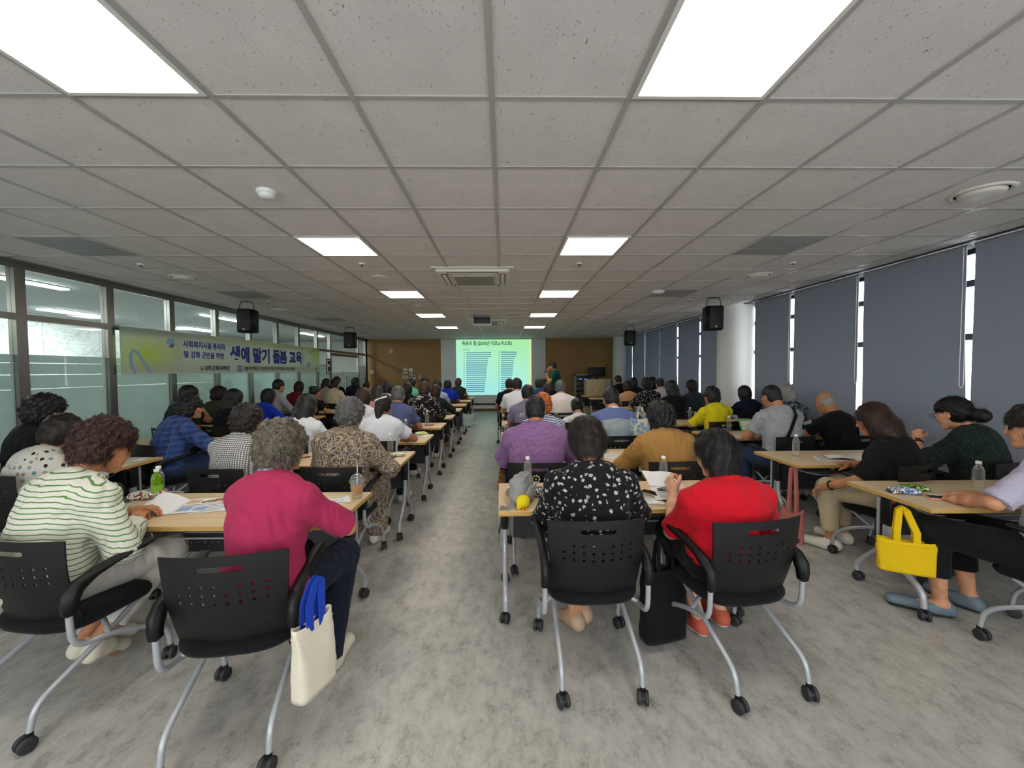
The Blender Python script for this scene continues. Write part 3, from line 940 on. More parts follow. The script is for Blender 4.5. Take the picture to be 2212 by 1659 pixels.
# ---- banner hung along the glass
by0 = at_x(262, 760, LEFT_X + .1).y; by1 = at_x(690.5, 775, LEFT_X + .1).y
bz0, bz1 = 1.522, 2.15
root = empty('banner', (LEFT_X + .085, (by0 + by1) / 2, 0)); tag(root, 'long pale green banner with blue Korean lettering hung on the glass', 'banner')
bl = (by1 - by0) / 2; bh = (bz1 - bz0)
def bpt(u, v):   # u along the banner 0..1, v up 0..1
    return Vector((.008 * math.sin(u * 34) * (1 - .5 * v), -bl + 2 * bl * u, bz0 + bh * v))
vs, fs = sheet_mesh(0, 1, 0, 1, 60, 4, bpt)
g = NT('printed banner cloth'); co = g.co('Generated'); s = g.sep(co)
n1 = g.noise(g.co('Object', scale=(1, .8, 1.2)), 1.2, 3)
def bump1(c, w): return g.math('SUBTRACT', 1.0, g.math('MULTIPLY', g.math('ABSOLUTE', g.math('SUBTRACT', s[1], c)), 1.0 / w), clamp=True)
green = g.math('MULTIPLY', bump1(.07, .14), g.ramp(s[2], [(0.0, .3), (.45, 1.0), (.85, .25)]))
green = g.math('MAXIMUM', green, g.math('MULTIPLY', bump1(1.0, .13), g.ramp(s[2], [(0.2, .1), (.7, .9), (1.0, .9)])))
green = g.math('MAXIMUM', green, g.math('MULTIPLY', g.ramp(s[2], [(.84, 0.0), (1.0, .8)]), g.ramp(s[1], [(.2, 0.0), (.4, 1.0)])))
base = g.mix(g.math('MULTIPLY', green, .85), 'd3ddd0', 'c9d93a')
teal = g.math('MULTIPLY', g.ramp(s[2], [(.82, 0.0), (1.0, 1.0)]), g.ramp(s[1], [(.02, 1.0), (.32, 0.0)]))
base = g.mix(g.math('MULTIPLY', teal, .8), base, '7fa39a')
g.col(base); g.set(Roughness=.55)
tl = g.add('ShaderNodeBsdfTranslucent'); g.link(base, tl.inputs[0])
mx = g.add('ShaderNodeMixShader'); mx.inputs[0].default_value = .3
g.link(g.bsdf.outputs[0], mx.inputs[1]); g.link(tl.outputs[0], mx.inputs[2]); g.link(mx.outputs[0], g.out.inputs[0])
m = MB(); m.add(vs, fs, 0, True); m.add([v - Vector((.0012, 0, 0)) for v in vs], [tuple(reversed(f)) for f in fs], 0, True)
m.build('banner_cloth', g.mat, root, fix=False)
m = MB(); m.tube([(0, -bl, bz1), (0, bl, bz1)], .007, 8); m.build('top_rod', M['white_plastic'], root)
m = MB(); m.tube([(0, -bl, bz0), (0, bl, bz0)], .006, 8); m.build('bottom_rod', M['white_plastic'], root)
BLUE = plain('deep blue print', '2a2f8f', .6); NAVY = plain('near black print', '26303a', .6)
def banner_text(body, px0, px1, y0, y1, mat, bold):
    """places lettering on the banner between two photograph columns"""
    ya = at_x(px0, 760, LEFT_X + .1).y; yb = at_x(px1, 760, LEFT_X + .1).y
    me = text_mesh(body, .2, bold, 'LEFT', extrude=.0008, width=yb - ya)
    x0 = min(v.co.x for v in me.vertices); zz = [v.co.y for v in me.vertices]; za, zb = min(zz), max(zz)
    for v in me.vertices:
        u = (v.co.x - x0 + ya - by0) / (2 * bl)
        p = bpt(u, y0 + (y1 - y0) * (v.co.y - za) / (zb - za))
        v.co = Vector((p.x + .0022 + v.co.z, p.y, p.z))
    link('banner_lettering', me, mat, root)
banner_text('사회복지시설 종사자', 398, 488.5, .64, .82, BLUE, .006)
banner_text('및 강화 군민을 위한', 399, 486, .38, .56, BLUE, .006)
banner_text('생애 말기 돌봄 교육', 498, 652.5, .30, .80, BLUE, .009)
banner_text('강화군복지재단', 442, 497, .06, .2, NAVY, .007)
banner_text('가톨릭대학교 인천성모병원 권역별호스피스센터', 524.5, 637, .06, .19, NAVY, .004)
def banner_shape(pts, mat, name, closed=True, r=.012):
    """line drawing on the banner"""
    m = MB(); q = []
    for px, v in pts:
        u = (at_x(px, 760, LEFT_X + .1).y - by0) / (2 * bl); p = bpt(u, v); q.append(Vector((p.x + .004, p.y, p.z)))
    if closed:
        m.add([p + Vector((.0, 0, 0)) for p in q], [tuple(range(len(q)))]); m.build(name, mat, root, fix=False)
    else:
        vs = []; fs = []
        for i, p in enumerate(q):
            t = (q[min(i + 1, len(q) - 1)] - q[max(i - 1, 0)]).normalized(); nrm = Vector((0, -t.z, t.y))
            vs += [p + nrm * r, p - nrm * r]
        for i in range(len(q) - 1): fs.append((2 * i, 2 * i + 1, 2 * i + 3, 2 * i + 2))
        m.add(vs, fs); m.build(name, mat, root, fix=False)
PB = plain('pale blue print shape', '8db0d8', .6); PG = plain('grey blue print shape', '5a6f80', .6); OR_ = plain('orange print shape', 'd9a24a', .6); LG = plain('pale leaf print', 'a9bf7a', .6)
banner_shape([(292, .0), (284, .2), (283, .42), (288, .5), (297, .46), (309, .28), (320, .12), (326, .01)], PB, 'banner_swirl', False, .022)
banner_shape([(362, .76), (368, .82), (379, .84), (379, .72), (371, .68), (362, .70)], PB, 'banner_cube'); banner_shape([(370, .68), (379, .735), (378, .62), (368, .61)], PG, 'banner_cube_shade')
banner_shape([(665, .36), (668, .42), (671, .35), (670, .2), (667, .15), (665, .2)], PB, 'banner_cube'); banner_shape([(681, .14), (684, .18), (684, .1), (681.5, .08)], PG, 'banner_cube_shade')
banner_shape([(668, .72), (672, .85), (679, .93), (684, .92), (675, .80)], LG, 'banner_leaf')
def ring(px, v, rx, rv, a0=0, a1=2 * math.pi): return [(px + rx * math.cos(a0 + (a1 - a0) * k / 22), v + rv * math.sin(a0 + (a1 - a0) * k / 22)) for k in range(23)]
banner_shape(ring(436, .12, 4.5, .055, .9, 5.6), OR_, 'banner_emblem', False, .012)
banner_shape([(433, .12), (438, .15), (440, .1), (435, .09)], PG, 'banner_emblem')
banner_shape([(513, .06), (513, .2), (516, .22), (522, .2), (523, .06), (518, .03)], plain('emblem blue', '2f4fa3', .6), 'banner_emblem')
banner_shape(ring(518, .125, 2.6, .04), plain('emblem pale', 'c9d8e6', .6), 'banner_emblem', False, .008)

# ---------------------------------------------------------------- chairs and tables
TOP = 0.70       # table height
def caster(r=.031, w=.05):
    """twin-wheel caster with hood; origin on the floor under the stem"""
    m = MB()
    for s in (-1, 1):
        Mx = Matrix.Translation((s * w * .32, -.012, r)) @ Matrix.Rotation(math.pi / 2, 4, 'Y')
        m.lathe([(r * .45, -w * .17), (r * .9, -w * .17), (r, -w * .11), (r, w * .11), (r * .9, w * .17), (r * .5, w * .19), (0, w * .16)], 18, 0, Mx)
    m.prism([(-.012 + r * .86 * math.cos(a), r + r * .86 * math.sin(a)) for a in [math.pi * (.02 + k * .11) for k in range(10)]] + [(-.012, r * .8)], -w * .17, w * .17, 1)
    m.tube([(0, 0, r), (0, 0, r * 2.35)], .013, 10, 1)
    return m
CASTER = caster().mesh('caster'); 
def put(name, me, mats, parent, loc=(0, 0, 0), rz=0):
    o = bpy.data.objects.new(name, me); COL.objects.link(o); o.parent = parent; o.location = loc; o.rotation_euler = (0, 0, rz)
    if not me.materials:
        for m in mats: me.materials.append(m)
    return o

def puck(prof, rx, ry, n=2.8, seg=36, cx=0, cy=0, fn=None):
    m = MB(); vs = []; fs = []
    for sc, z in prof:
        for k in range(seg):
            a = 2 * math.pi * k / seg; c, s = math.cos(a), math.sin(a)
            x = math.copysign(abs(c) ** (2 / n), c) * rx * sc; y = math.copysign(abs(s) ** (2 / n), s) * ry * sc
            p = Vector((cx + x, cy + y, z))
            vs.append(fn(p) if fn else p)
    for i in range(len(prof) - 1):
        for k in range(seg):
            k2 = (k + 1) % seg
            fs.append((i * seg + k, i * seg + k2, (i + 1) * seg + k2, (i + 1) * seg + k))
    fs.append(tuple(range(seg - 1, -1, -1))); fs.append(tuple((len(prof) - 1) * seg + k for k in range(seg)))
    m.add(vs, fs, 0, True); return m

def make_chair():
    root = empty('caster_chair')
    tag(root, 'chair', 'chair', 'black perforated-back caster chairs')
    def saddle(p): return p + Vector((0, 0, -.012 * (1 - (p.x / .24) ** 2) * (1 if p.z > .43 else 0) - .02 * max(0, p.y / .23) ** 2))
    s = puck([(.86, .392), (.96, .397), (1.0, .415), (1.0, .432), (.965, .449), (.86, .458), (.55, .460), (.2, .460)], .235, .225, 3.2, 40, 0, .015, saddle)
    s.build('seat', M['black_mesh'], root)
    p = puck([(.7, .372), (.9, .380), (.95, .394)], .22, .2, 3.4, 32, 0, .01); p.build('seat_pan', M['black'], root)
    W, H = .48, .396
    def warp(u, v, t):
        x = (u / W - .5); k = v / H
        ww = .425 + .05 * k
        X = x * ww
        cx = (2 * x) ** 2
        y = -.165 - .075 * k - .02 * math.sin(k * 3.1) + .05 * cx - t
        z = .425 + v + (1 - k) * (-.028 * (1 - cx)) + k * k * -.006 * cx
        return Vector((X, y, z))
    holes = [(i, 8) for i in (2, 3, 4, 6, 7, 8)] + [(i, j) for j in (7, 6) for i in (1, 2, 3, 4, 5, 6, 7, 8)]
    vs, fs = perforated(10, 12, .048, .033, holes, [(3, 6, 10)], .0072, warp, .007)
    b = MB(); b.add(vs, fs); bo = b.build('backrest', M['black'], root)
    md = bo.modifiers.new('bev', 'BEVEL'); md.width = .0012; md.segments = 1; md.limit_method = 'ANGLE'; md.angle_limit = R(55)
    for s in (-1, 1):
        prof = [(-.222, .495), (-.182, .495), (-.174, .54), (-.150, .585), (-.10, .617), (-.02, .643), (.10, .664), (.15, .678), (.156, .690), (.13, .694), (.02, .678), (-.10, .655), (-.185, .630), (-.225, .590), (-.230, .54)]
        bm = bmesh.new()
        x0, x1 = (s * .232, s * .268)
        A = [bm.verts.new((x0, a, z)) for a, z in prof]; B = [bm.verts.new((x1 + s * .012 * max(0, (a + .1) / .25), a, z)) for a, z in prof]
        bm.faces.new(A); bm.faces.new(list(reversed(B)))
        for i in range(len(prof)): bm.faces.new((A[i], B[i], B[(i + 1) % len(prof)], A[(i + 1) % len(prof)]))
        bmesh.ops.recalc_face_normals(bm, faces=list(bm.faces))
        bmesh.ops.bevel(bm, geom=list(bm.edges), offset=.005, segments=2, affect='EDGES')
        m = MB(); m.bm(bm, 0, None, True); m.build('armrest', M['black'], root)
    for s in (-1, 1):
        m = MB(); m.tube([(s * .25, -.203, .52), (s * .25, -.195, .345), (s * .25, -.06, .325), (s * .247, .10, .262), (s * .238, .225, .175), (s * .236, .24, .066)], .0125, 10, bend=.075, sub=6)
        l = m.build('leg', M['silver'], root); put('caster', CASTER, [M['wheel'], M['black']], l, (s * .236, .24, 0), R(20 * s))
    for s in (-1, 1):
        m = MB(); m.tube([(s * .172, .14, .378), (s * .180, .02, .31), (s * .186, -.285, .165), (s * .186, -.305, .066)], .0125, 10, bend=.06, sub=6)
        l = m.build('leg', M['silver'], root); put('caster', CASTER, [M['wheel'], M['black']], l, (s * .186, -.305, 0), R(-14 * s))
    m = MB(); m.tube([(-.25, -.06, .325), (-.15, .0, .365), (.15, .0, .365), (.25, -.06, .325)], .011, 8, bend=.05); m.build('cross_bar', M['silver'], root)
    remember(root); return root
CHAIR = make_chair(); chair_used = [False]
def chair(x, y, rz, label):
    if not chair_used[0]:
        chair_used[0] = True
        CHAIR.location = (x, y, 0); CHAIR.rotation_euler = (0, 0, rz); CHAIR['label'] = label; return CHAIR
    return copy_tree(CHAIR, (x, y, 0), rz, label)

def make_table():
    root = empty('folding_table'); tag(root, 'table', 'table', 'pale folding training tables')
    t = MB()
    hw, hd = .75, .3
    t.box(-hw, hw, -hd, hd, TOP - .028, TOP)
    t.m = [1, 0, 1, 1, 1, 1]
    to = t.build('table_top', [M['maple'], M['edge']], root)
    md = to.modifiers.new('bev', 'BEVEL'); md.width = .0025; md.segments = 2
    b = MB(); b.box(-.68, .68, -.02, .05, TOP - .075, TOP - .029); b.build('support_beam', M['grey_panel'], root)
    def warp(u, v, tt): return Vector((u - .65, .15 + tt + .03 * (1 - v / .26), .345 + v))
    holes = [(i, j) for j in (1, 4) for i in range(1, 28)]
    vs, fs = perforated(29, 6, 1.30 / 29, .26 / 6, holes, [], .0045, warp, .002)
    p = MB(); p.add(vs, fs); p.build('modesty_panel', M['grey_panel'], root)
    w = MB(); w.tube([(-.57, .02, TOP - .05), (-.55, .0, TOP - .11), (-.48, -.17, TOP - .12), (.48, -.17, TOP - .12), (.55, .0, TOP - .11), (.57, .02, TOP - .05)], .006, 8, bend=.06)
    w.tube([(-.51, -.09, TOP - .117), (.51, -.09, TOP - .117)], .004, 6); w.build('shelf_wire', M['silver'], root)
    for s in (-1, 1):
        x = s * .712
        c = MB(); c.bbox(x - .022, x + .022, -.03, .045, TOP - .215, TOP - .029, .008); co = c.build('leg_bracket', M['black'], root)
        r = MB(); r.bbox(x - .012, x + .012, -.036, -.028, TOP - .055, TOP - .036, .002); r.build('release_button', M['red_plastic'], co)
        k = MB(); k.box(x + s * .020, x + s * .028, .046, .062, TOP - .36, TOP - .04); k.build('guide_bar', M['silver'], root)
        l = MB(); l.tube([(x, -.005, TOP - .21), (x, -.01, .36), (x, -.10, .235), (x, -.225, .17), (x, -.235, .07)], .0185, 10, bend=.09, sub=6)
        lo = l.build('leg', M['silver'], root); put('caster', CASTER, [M['wheel'], M['black']], lo, (x, -.235, 0), R(25 * s))
        l = MB(); l.tube([(x - s * .0, .022, TOP - .21), (x, .03, .34), (x, .17, .2), (x, .235, .13), (x, .24, .07)], .0165, 10, bend=.08, sub=6)
        lo = l.build('leg', M['silver'], root); put('caster', CASTER, [M['wheel'], M['black']], lo, (x, .24, 0), R(-20 * s))
    remember(root); return root
TABLE = make_table(); table_used = [False]
def table(x, y, rz, label):
    if not table_used[0]:
        table_used[0] = True
        TABLE.location = (x, y, 0); TABLE.rotation_euler = (0, 0, rz); TABLE['label'] = label; return TABLE
    return copy_tree(TABLE, (x, y, 0), rz, label)

# table rows: distance of the edge next to the sitters
ROWS_L = [2.18, 3.56, 4.66, 5.82, 7.02, 8.3, 9.55, 10.8, 12.0]
ROWS_M = [2.34, 3.56, 4.79, 6.03, 7.28, 8.55, 9.85, 11.1, 12.3]
ROWS_F = [None, 3.42, 4.62, 5.85, 7.05, 8.25, 9.45, 10.65]
ROWS_R = [2.26, 3.36, 4.70, 5.92, 7.12, 8.3, 9.5, 11.3, 12.5]
ORD = ['first', 'second', 'third', 'fourth', 'fifth', 'sixth', 'seventh', 'eighth', 'ninth']
def row_tables(rows, x, block, tilt=None):
    for i, y in enumerate(rows):
        if y is None: continue
        lab = 'pale folding table on casters, %s from the camera in the %s' % (ORD[i], block)
        table(x, y + .3, (tilt or {}).get(i, 0.0), lab)
row_tables(ROWS_L, -1.67, 'block left of the aisle', {0: R(-1.2)})
row_tables(ROWS_M, .71, 'block right of the aisle', {0: R(0.6)})
row_tables(ROWS_F, -4.12, 'block along the glass partition')
row_tables(ROWS_R, 3.25, 'block along the blinds', {0: R(-1.2)})

TABLE_RECTS = [(-1.67, y + .3) for y in ROWS_L] + [(.71, y + .3) for y in ROWS_M] + [(-4.12, y + .3) for y in ROWS_F if y] + [(3.25, y + .3) for y in ROWS_R]
def on_table(p, m=.05):
    """keeps a small thing on the nearest table top"""
    best = None
    for cx, cy in TABLE_RECTS:
        x = min(max(p.x, cx - .75 + m), cx + .75 - m); y = min(max(p.y, cy - .3 + m), cy + .3 - m)
        d = math.hypot(x - p.x, y - p.y)
        if best is None or d < best[0]: best = (d, x, y)
    return Vector((best[1], best[2], p.z))

# ---------------------------------------------------------------- people: smooth-blended bodies
f32 = np.float32
def V3(*a): return np.array(a if len(a) == 3 else a[0], dtype=f32)
def nrm(v): return v / max(1e-9, float(np.linalg.norm(v)))

def d_cone(P, a, b, ra, rb, cut=None):
    ba = b - a; l2 = float(ba @ ba) + 1e-9
    pa = P - a
    h = np.clip((pa @ ba) / l2, 0, 1)
    q = pa - h[:, None] * ba
    d = np.sqrt((q * q).sum(1)) - (ra + (rb - ra) * h)
    if cut is not None:                      # flat end at b
        d = np.maximum(d, ((P - b) @ (ba / math.sqrt(l2))) - cut)
    return d
def d_ell(P, c, ax, r):
    q = (P - c) @ ax.T
    k0 = np.sqrt(((q / r) ** 2).sum(1)); k1 = np.sqrt(((q / (r * r)) ** 2).sum(1)) + 1e-9
    return k0 * (k0 - 1.0) / k1
EYE3 = np.eye(3, dtype=f32)

class Sdf:
    """list of rounded solids blended together; negative ones are carved out; fn adds surface relief"""
    def __init__(self): self.p = []; self.relief = None; self.planes = []
    def cone(self, a, b, ra, rb, k=.03, cut=None, neg=False): self.p.append(('c', V3(a), V3(b), ra, rb, cut, k, neg)); return self
    def ell(self, c, r, ax=None, k=.03, neg=False): self.p.append(('e', V3(c), EYE3 if ax is None else np.asarray(ax, f32), V3(r), None, None, k, neg)); return self
    def plane(self, p, n): self.planes.append((V3(p), nrm(V3(n)))); return self
    def __call__(self, P):
        d = None
        for q in self.p:
            x = d_cone(P, q[1], q[2], q[3], q[4], q[5]) if q[0] == 'c' else d_ell(P, q[1], q[2], q[3])
            k = q[6]
            if d is None: d = x; continue
            if q[7]:
                x = -x; h = np.maximum(k - np.abs(d - x), 0) / k; d = np.maximum(d, x) + h * h * k * .25
            else:
                h = np.maximum(k - np.abs(d - x), 0) / k; d = np.minimum(d, x) - h * h * k * .25
        if self.relief is not None: d = d + self.relief(P)
        for p, n in self.planes: d = np.maximum(d, (P - p) @ n)
        return d
    def bounds(self, pad=.03):
        lo = np.full(3, 1e9); hi = -lo
        for q in self.p:
            if q[7]: continue
            if q[0] == 'c':
                for c, r in ((q[1], q[3]), (q[2], q[4])): lo = np.minimum(lo, c - r); hi = np.maximum(hi, c + r)
            else:
                r = float(q[3].max()); lo = np.minimum(lo, q[1] - r); hi = np.maximum(hi, q[1] + r)
        for p, n in self.planes:                 # axis-aligned cuts shrink the box
            for a in range(3):
                if n[a] > .99: hi[a] = min(hi[a], p[a] + .01)
                if n[a] < -.99: lo[a] = max(lo[a], p[a] - .01)
        return lo - pad, hi + pad

def surface(sdf, h, refine=2):
    lo, hi = sdf.bounds()
    B = 4
    n = np.maximum(2, np.ceil((hi - lo) / (h * B)).astype(int) + 1)
    gx = [lo[a] + np.arange(n[a]) * h * B for a in range(3)]
    G = np.stack(np.meshgrid(*gx, indexing='ij'), -1).reshape(-1, 3).astype(f32)
    dc = sdf(G + f32(h * B / 2)).reshape(n)
    vol = np.repeat(np.repeat(np.repeat(dc, B, 0), B, 1), B, 2)
    near = np.abs(dc) < h * B * 1.15 + .012
    ii = np.argwhere(near)
    off = np.stack(np.meshgrid(np.arange(B), np.arange(B), np.arange(B), indexing='ij'), -1).reshape(-1, 3)
    idx = (ii[:, None, :] * B + off[None]).reshape(-1, 3)
    if len(idx):
        P = (lo + idx * h).astype(f32)
        vol[idx[:, 0], idx[:, 1], idx[:, 2]] = sdf(P)
    vol[[0, -1]] = 1; vol[:, [0, -1]] = 1; vol[:, :, [0, -1]] = 1
    S = vol < 0
    nx, ny, nz = S.shape
    cnt = np.zeros((nx - 1, ny - 1, nz - 1), np.int8)
    for a in (0, 1):
        for b in (0, 1):
            for c in (0, 1): cnt += S[a:nx - 1 + a, b:ny - 1 + b, c:nz - 1 + c]
    act = (cnt > 0) & (cnt < 8)
    cells = np.argwhere(act)
    if not len(cells): return np.zeros((0, 3)), np.zeros((0, 4), int)
    ids = np.full(act.shape, -1, np.int64); ids[act] = np.arange(len(cells))
    acc = np.zeros((len(cells), 3)); num = np.zeros(len(cells))
    cor = np.array([(a, b, c) for a in (0, 1) for b in (0, 1) for c in (0, 1)])
    vals = np.stack([vol[cells[:, 0] + c[0], cells[:, 1] + c[1], cells[:, 2] + c[2]] for c in cor], 1)
    for i in range(8):
        for j in range(i + 1, 8):
            if np.abs(cor[i] - cor[j]).sum() != 1: continue
            va, vb = vals[:, i], vals[:, j]
            x = (va < 0) != (vb < 0)
            t = va[x] / (va[x] - vb[x])
            acc[x] += cor[i] + (cor[j] - cor[i]) * t[:, None]; num[x] += 1
    V = lo + (cells + acc / np.maximum(num, 1)[:, None]) * h
    F = []
    for ax in range(3):
        o1, o2 = [(1, 2), (2, 0), (0, 1)][ax]
        sl0 = [slice(1, -1)] * 3; sl1 = [slice(1, -1)] * 3
        sl0[ax] = slice(0, -1); sl1[ax] = slice(1, None)
        A, Bv = S[tuple(sl0)], S[tuple(sl1)]
        e = np.argwhere(A != Bv)
        if not len(e): continue
        pos = e + 1; pos[:, ax] -= 1
        flip = A[e[:, 0], e[:, 1], e[:, 2]]
        def cid(d1, d2):
            q = pos.copy(); q[:, o1] -= d1; q[:, o2] -= d2
            return ids[q[:, 0], q[:, 1], q[:, 2]]
        quad = np.stack([cid(1, 1), cid(0, 1), cid(0, 0), cid(1, 0)], 1)
        quad[~flip] = quad[~flip][:, ::-1]
        F.append(quad)
    F = np.concatenate(F)
    V = V.astype(f32)
    for _ in range(refine):
        d = sdf(V); e = f32(h * .25)
        g = np.stack([sdf(V + e * EYE3[a]) - d for a in range(3)], 1) / e
        g2 = np.maximum((g * g).sum(1), .25)
        V = V - g * np.clip(d / g2, -h * .5, h * .5)[:, None] * f32(.9)
    return V, F

def merge(parts):
    Vs, Fs, Ms = [], [], []; n = 0
    for V, F, mi in parts:
        Vs.append(V); Fs.append(np.asarray(F) + n); Ms.append(np.full(len(F), mi) if np.isscalar(mi) else mi); n += len(V)
    return np.concatenate(Vs), np.concatenate(Fs), np.concatenate(Ms)

def np_mesh(name, V, F, Mi=None):
    me = bpy.data.meshes.new(name)
    k = F.shape[1]
    me.vertices.add(len(V)); me.vertices.foreach_set('co', np.asarray(V, f32).ravel())
    me.loops.add(len(F) * k); me.loops.foreach_set('vertex_index', np.asarray(F, np.int32).ravel())
    me.polygons.add(len(F)); me.polygons.foreach_set('loop_start', np.arange(0, len(F) * k, k, dtype=np.int32))
    if Mi is not None: me.polygons.foreach_set('material_index', np.asarray(Mi, np.int32))
    me.polygons.foreach_set('use_smooth', np.ones(len(F), bool))
    me.update(calc_edges=True); me.validate()
    return me

def sines(seed, freq, n=7, aniso=(1, 1, 1)):
    r = np.random.RandomState(seed)
    W = r.normal(size=(n, 3)); W /= np.linalg.norm(W, axis=1)[:, None]; W = (W * freq * r.uniform(.7, 1.4, (n, 1)) * np.array(aniso)).astype(f32)
    ph = r.uniform(0, 6.28, n).astype(f32)
    return lambda P: np.sin(P @ W.T + ph).sum(1) / math.sqrt(n)
def curls(seed, size, amp):
    """lumpy relief of curly hair"""
    a = sines(seed, 4.2 / size, 5); b = sines(seed + 1, 8.0 / size, 6); c = sines(seed + 2, 13.0 / size, 5)
    return lambda P: -amp * (.55 * np.abs(a(P)) + .5 * b(P) * .6 + .3 * np.abs(c(P)) - .5)
def folds(seed, amp, freq=42, aniso=(1, 1, .6)):
    a = sines(seed, freq, 4, aniso); b = sines(seed + 5, freq * 2.1, 4, aniso); c = sines(seed + 9, freq * .6, 4)
    def fn(P):
        w = (.012 * c(P))[:, None].astype(f32)
        m = .35 + .65 * np.clip(.5 + .6 * c(P[:, [1, 2, 0]]), 0, 1)
        return amp * m * (.55 - 1.1 * np.abs(np.tanh(1.2 * a(P + w)))) + amp * .45 * m * (.5 - np.abs(b(P + w)))
    return fn

def rotz(a): c, s = math.cos(a), math.sin(a); return np.array([[c, -s, 0], [s, c, 0], [0, 0, 1]], f32)
def rotx(a): c, s = math.cos(a), math.sin(a); return np.array([[1, 0, 0], [0, c, -s], [0, s, c]], f32)
def roty(a): c, s = math.cos(a), math.sin(a); return np.array([[c, 0, s], [0, 1, 0], [-s, 0, c]], f32)

def ik(S, W, l1, l2, pole):
    d = W - S; L = float(np.linalg.norm(d)); 
    if L > (l1 + l2) * .985: W = S + d * ((l1 + l2) * .985 / L); d = W - S; L = float(np.linalg.norm(d))
    x = (l1 * l1 - l2 * l2 + L * L) / (2 * L); hgt = math.sqrt(max(1e-6, l1 * l1 - x * x))
    u = d / L; p = pole - u * float(pole @ u); p = nrm(p)
    return S + u * x + p * hgt, W

def hand_parts(W, dirn, palm, side, curl=.5, s=1.0, spread=.1, point=False):
    """palm with five fingers: rounded pieces rooted in the palm. dirn: wrist to knuckles, palm: way the palm faces"""
    d = nrm(dirn); n = nrm(palm - d * float(palm @ d)); w = np.cross(d, n) * side      # w points to the thumb side
    out = Sdf()
    out.cone(W - d * .05 * s, W + d * .012 * s, .027 * s, .026 * s, .02)
    K = W + d * .088 * s
    out.cone(W + d * .02 * s + w * .016 * s, K + w * .024 * s, .017 * s, .0135 * s, .02)
    out.cone(W + d * .02 * s, K + w * .004 * s, .019 * s, .0135 * s, .02)
    out.cone(W + d * .02 * s - w * .014 * s, K - w * .024 * s - d * .008 * s, .017 * s, .012 * s, .02)
    L = [.072, .080, .074, .058]; offs = [.027, .0085, -.0095, -.027]; r0 = [.0088, .009, .0086, .0076]
    for i in range(4):
        c = (curl * (1.0 + .12 * i)) if not (point and i == 0) else .08
        base = K + w * offs[i] * s - d * (.004 * (abs(i - 1.2))) * s
        dd = nrm(d + w * (1.2 - i) * spread)
        p = base; a = 0.0
        for j, (fr, inc) in enumerate(((.45, .75), (.31, 1.0), (.24, .7))):
            a += c * inc
            q = p + (dd * math.cos(a) + n * math.sin(a)) * L[i] * fr * s
            out.cone(p, q, r0[i] * s * (1 - .1 * j), r0[i] * s * (.92 - .12 * j), .005)
            p = q
    t0 = W + d * .022 * s + w * .024 * s + n * .006 * s
    t1 = t0 + nrm(d * .75 + w * .75 + n * .35) * .040 * s
    t2 = t1 + nrm(d * .95 + w * .15 + n * (.35 + curl * .3)) * .030 * s
    t3 = t2 + nrm(d * .9 - w * .1 + n * (.4 + curl * .4)) * .024 * s
    out.cone(t0, t1, .0145 * s, .0115 * s, .012); out.cone(t1, t2, .0112 * s, .0098 * s, .006); out.cone(t2, t3, .0098 * s, .0078 * s, .005)
    return out

def strands(V, F, n, length, seed, flow, width=.0011, lift=.25, jitter=.5, only=None):
    """loose hairs over a hair surface, as thin tapering ribbons"""
    r = np.random.RandomState(seed)
    tri = V[F]; cen = tri.mean(1)
    nor = np.cross(tri[:, 2] - tri[:, 0], tri[:, 3] - tri[:, 1]); ar = np.linalg.norm(nor, axis=1) + 1e-12; nor = nor / ar[:, None]
    if only is not None: ar = ar * only(cen)
    pick = r.choice(len(F), n, p=ar / ar.sum())
    P = cen[pick] + r.normal(size=(n, 3)) * .003; N = nor[pick]
    D = flow(P); D = D - N * (D * N).sum(1)[:, None]; D /= np.linalg.norm(D, axis=1)[:, None] + 1e-9
    J = r.normal(size=(n, 3)) * jitter
    L = length * r.uniform(.5, 1.3, n)
    W = np.cross(N, D)
    seg = 4; vs = []; fs = []
    Q = P - N * .004; dirv = D + N * lift * r.uniform(.1, 1.6, n)[:, None] + J * .45
    bend = r.normal(size=(n, 3)) * jitter * .5 - N * lift * .6
    cols = []
    for k in range(seg + 1):
        t = k / seg
        wdt = width * (1 - t * .85)
        cols.append(Q - W * wdt); cols.append(Q + W * wdt)
        dv = dirv + bend * t; dv /= np.linalg.norm(dv, axis=1)[:, None] + 1e-9
        Q = Q + dv * (L / seg)[:, None]
    A = np.stack(cols, 1)     # n, 2(seg+1), 3
    base = np.arange(n)[:, None] * (2 * (seg + 1))
    Fq = np.concatenate([base + np.array([[2 * k, 2 * k + 1, 2 * k + 3, 2 * k + 2]]) for k in range(seg)])
    return A.reshape(-1, 3), Fq

SKIN = {'fair': skin_mat('fair skin', 'd3a283'), 'mid': skin_mat('tan skin', 'c08d6c'), 'warm': skin_mat('warm skin', 'b5805c')}
LIP = plain('lips', 'a8625a', .5); EYEW = plain('eye white', 'e6e2dc', .3); IRIS = plain('dark iris', '17110d', .2); BROW = plain('dark brow', '231a16', .8)
HAIR = {'black': hair_mat('black hair', '0b0a0a', '1d1a19'), 'dark': hair_mat('dark brown hair', '120d0b', '2c211c'), 'brown': hair_mat('brown hair', '1f1411', '4a3228'),
        'red': hair_mat('reddish brown hair', '1c100d', '46291f'), 'grey': hair_mat('grey hair', '3f3c37', '8c867b', .55), 'salt': hair_mat('salt and pepper hair', '222222', '757473', .5),
        'orange': hair_mat('orange dyed hair', '7a3a12', 'c8732f'), 'white': hair_mat('white grey hair', '6b6a68', 'b4b2ad', .55), 'ash': hair_mat('ashy brown grey hair', '35312b', '7d7462', .55)}
FRAME = plain('dark glasses frame', '15130f', .3); LENS = thin_glass('spectacle lens', (.95, .97, .97, 1), .8)
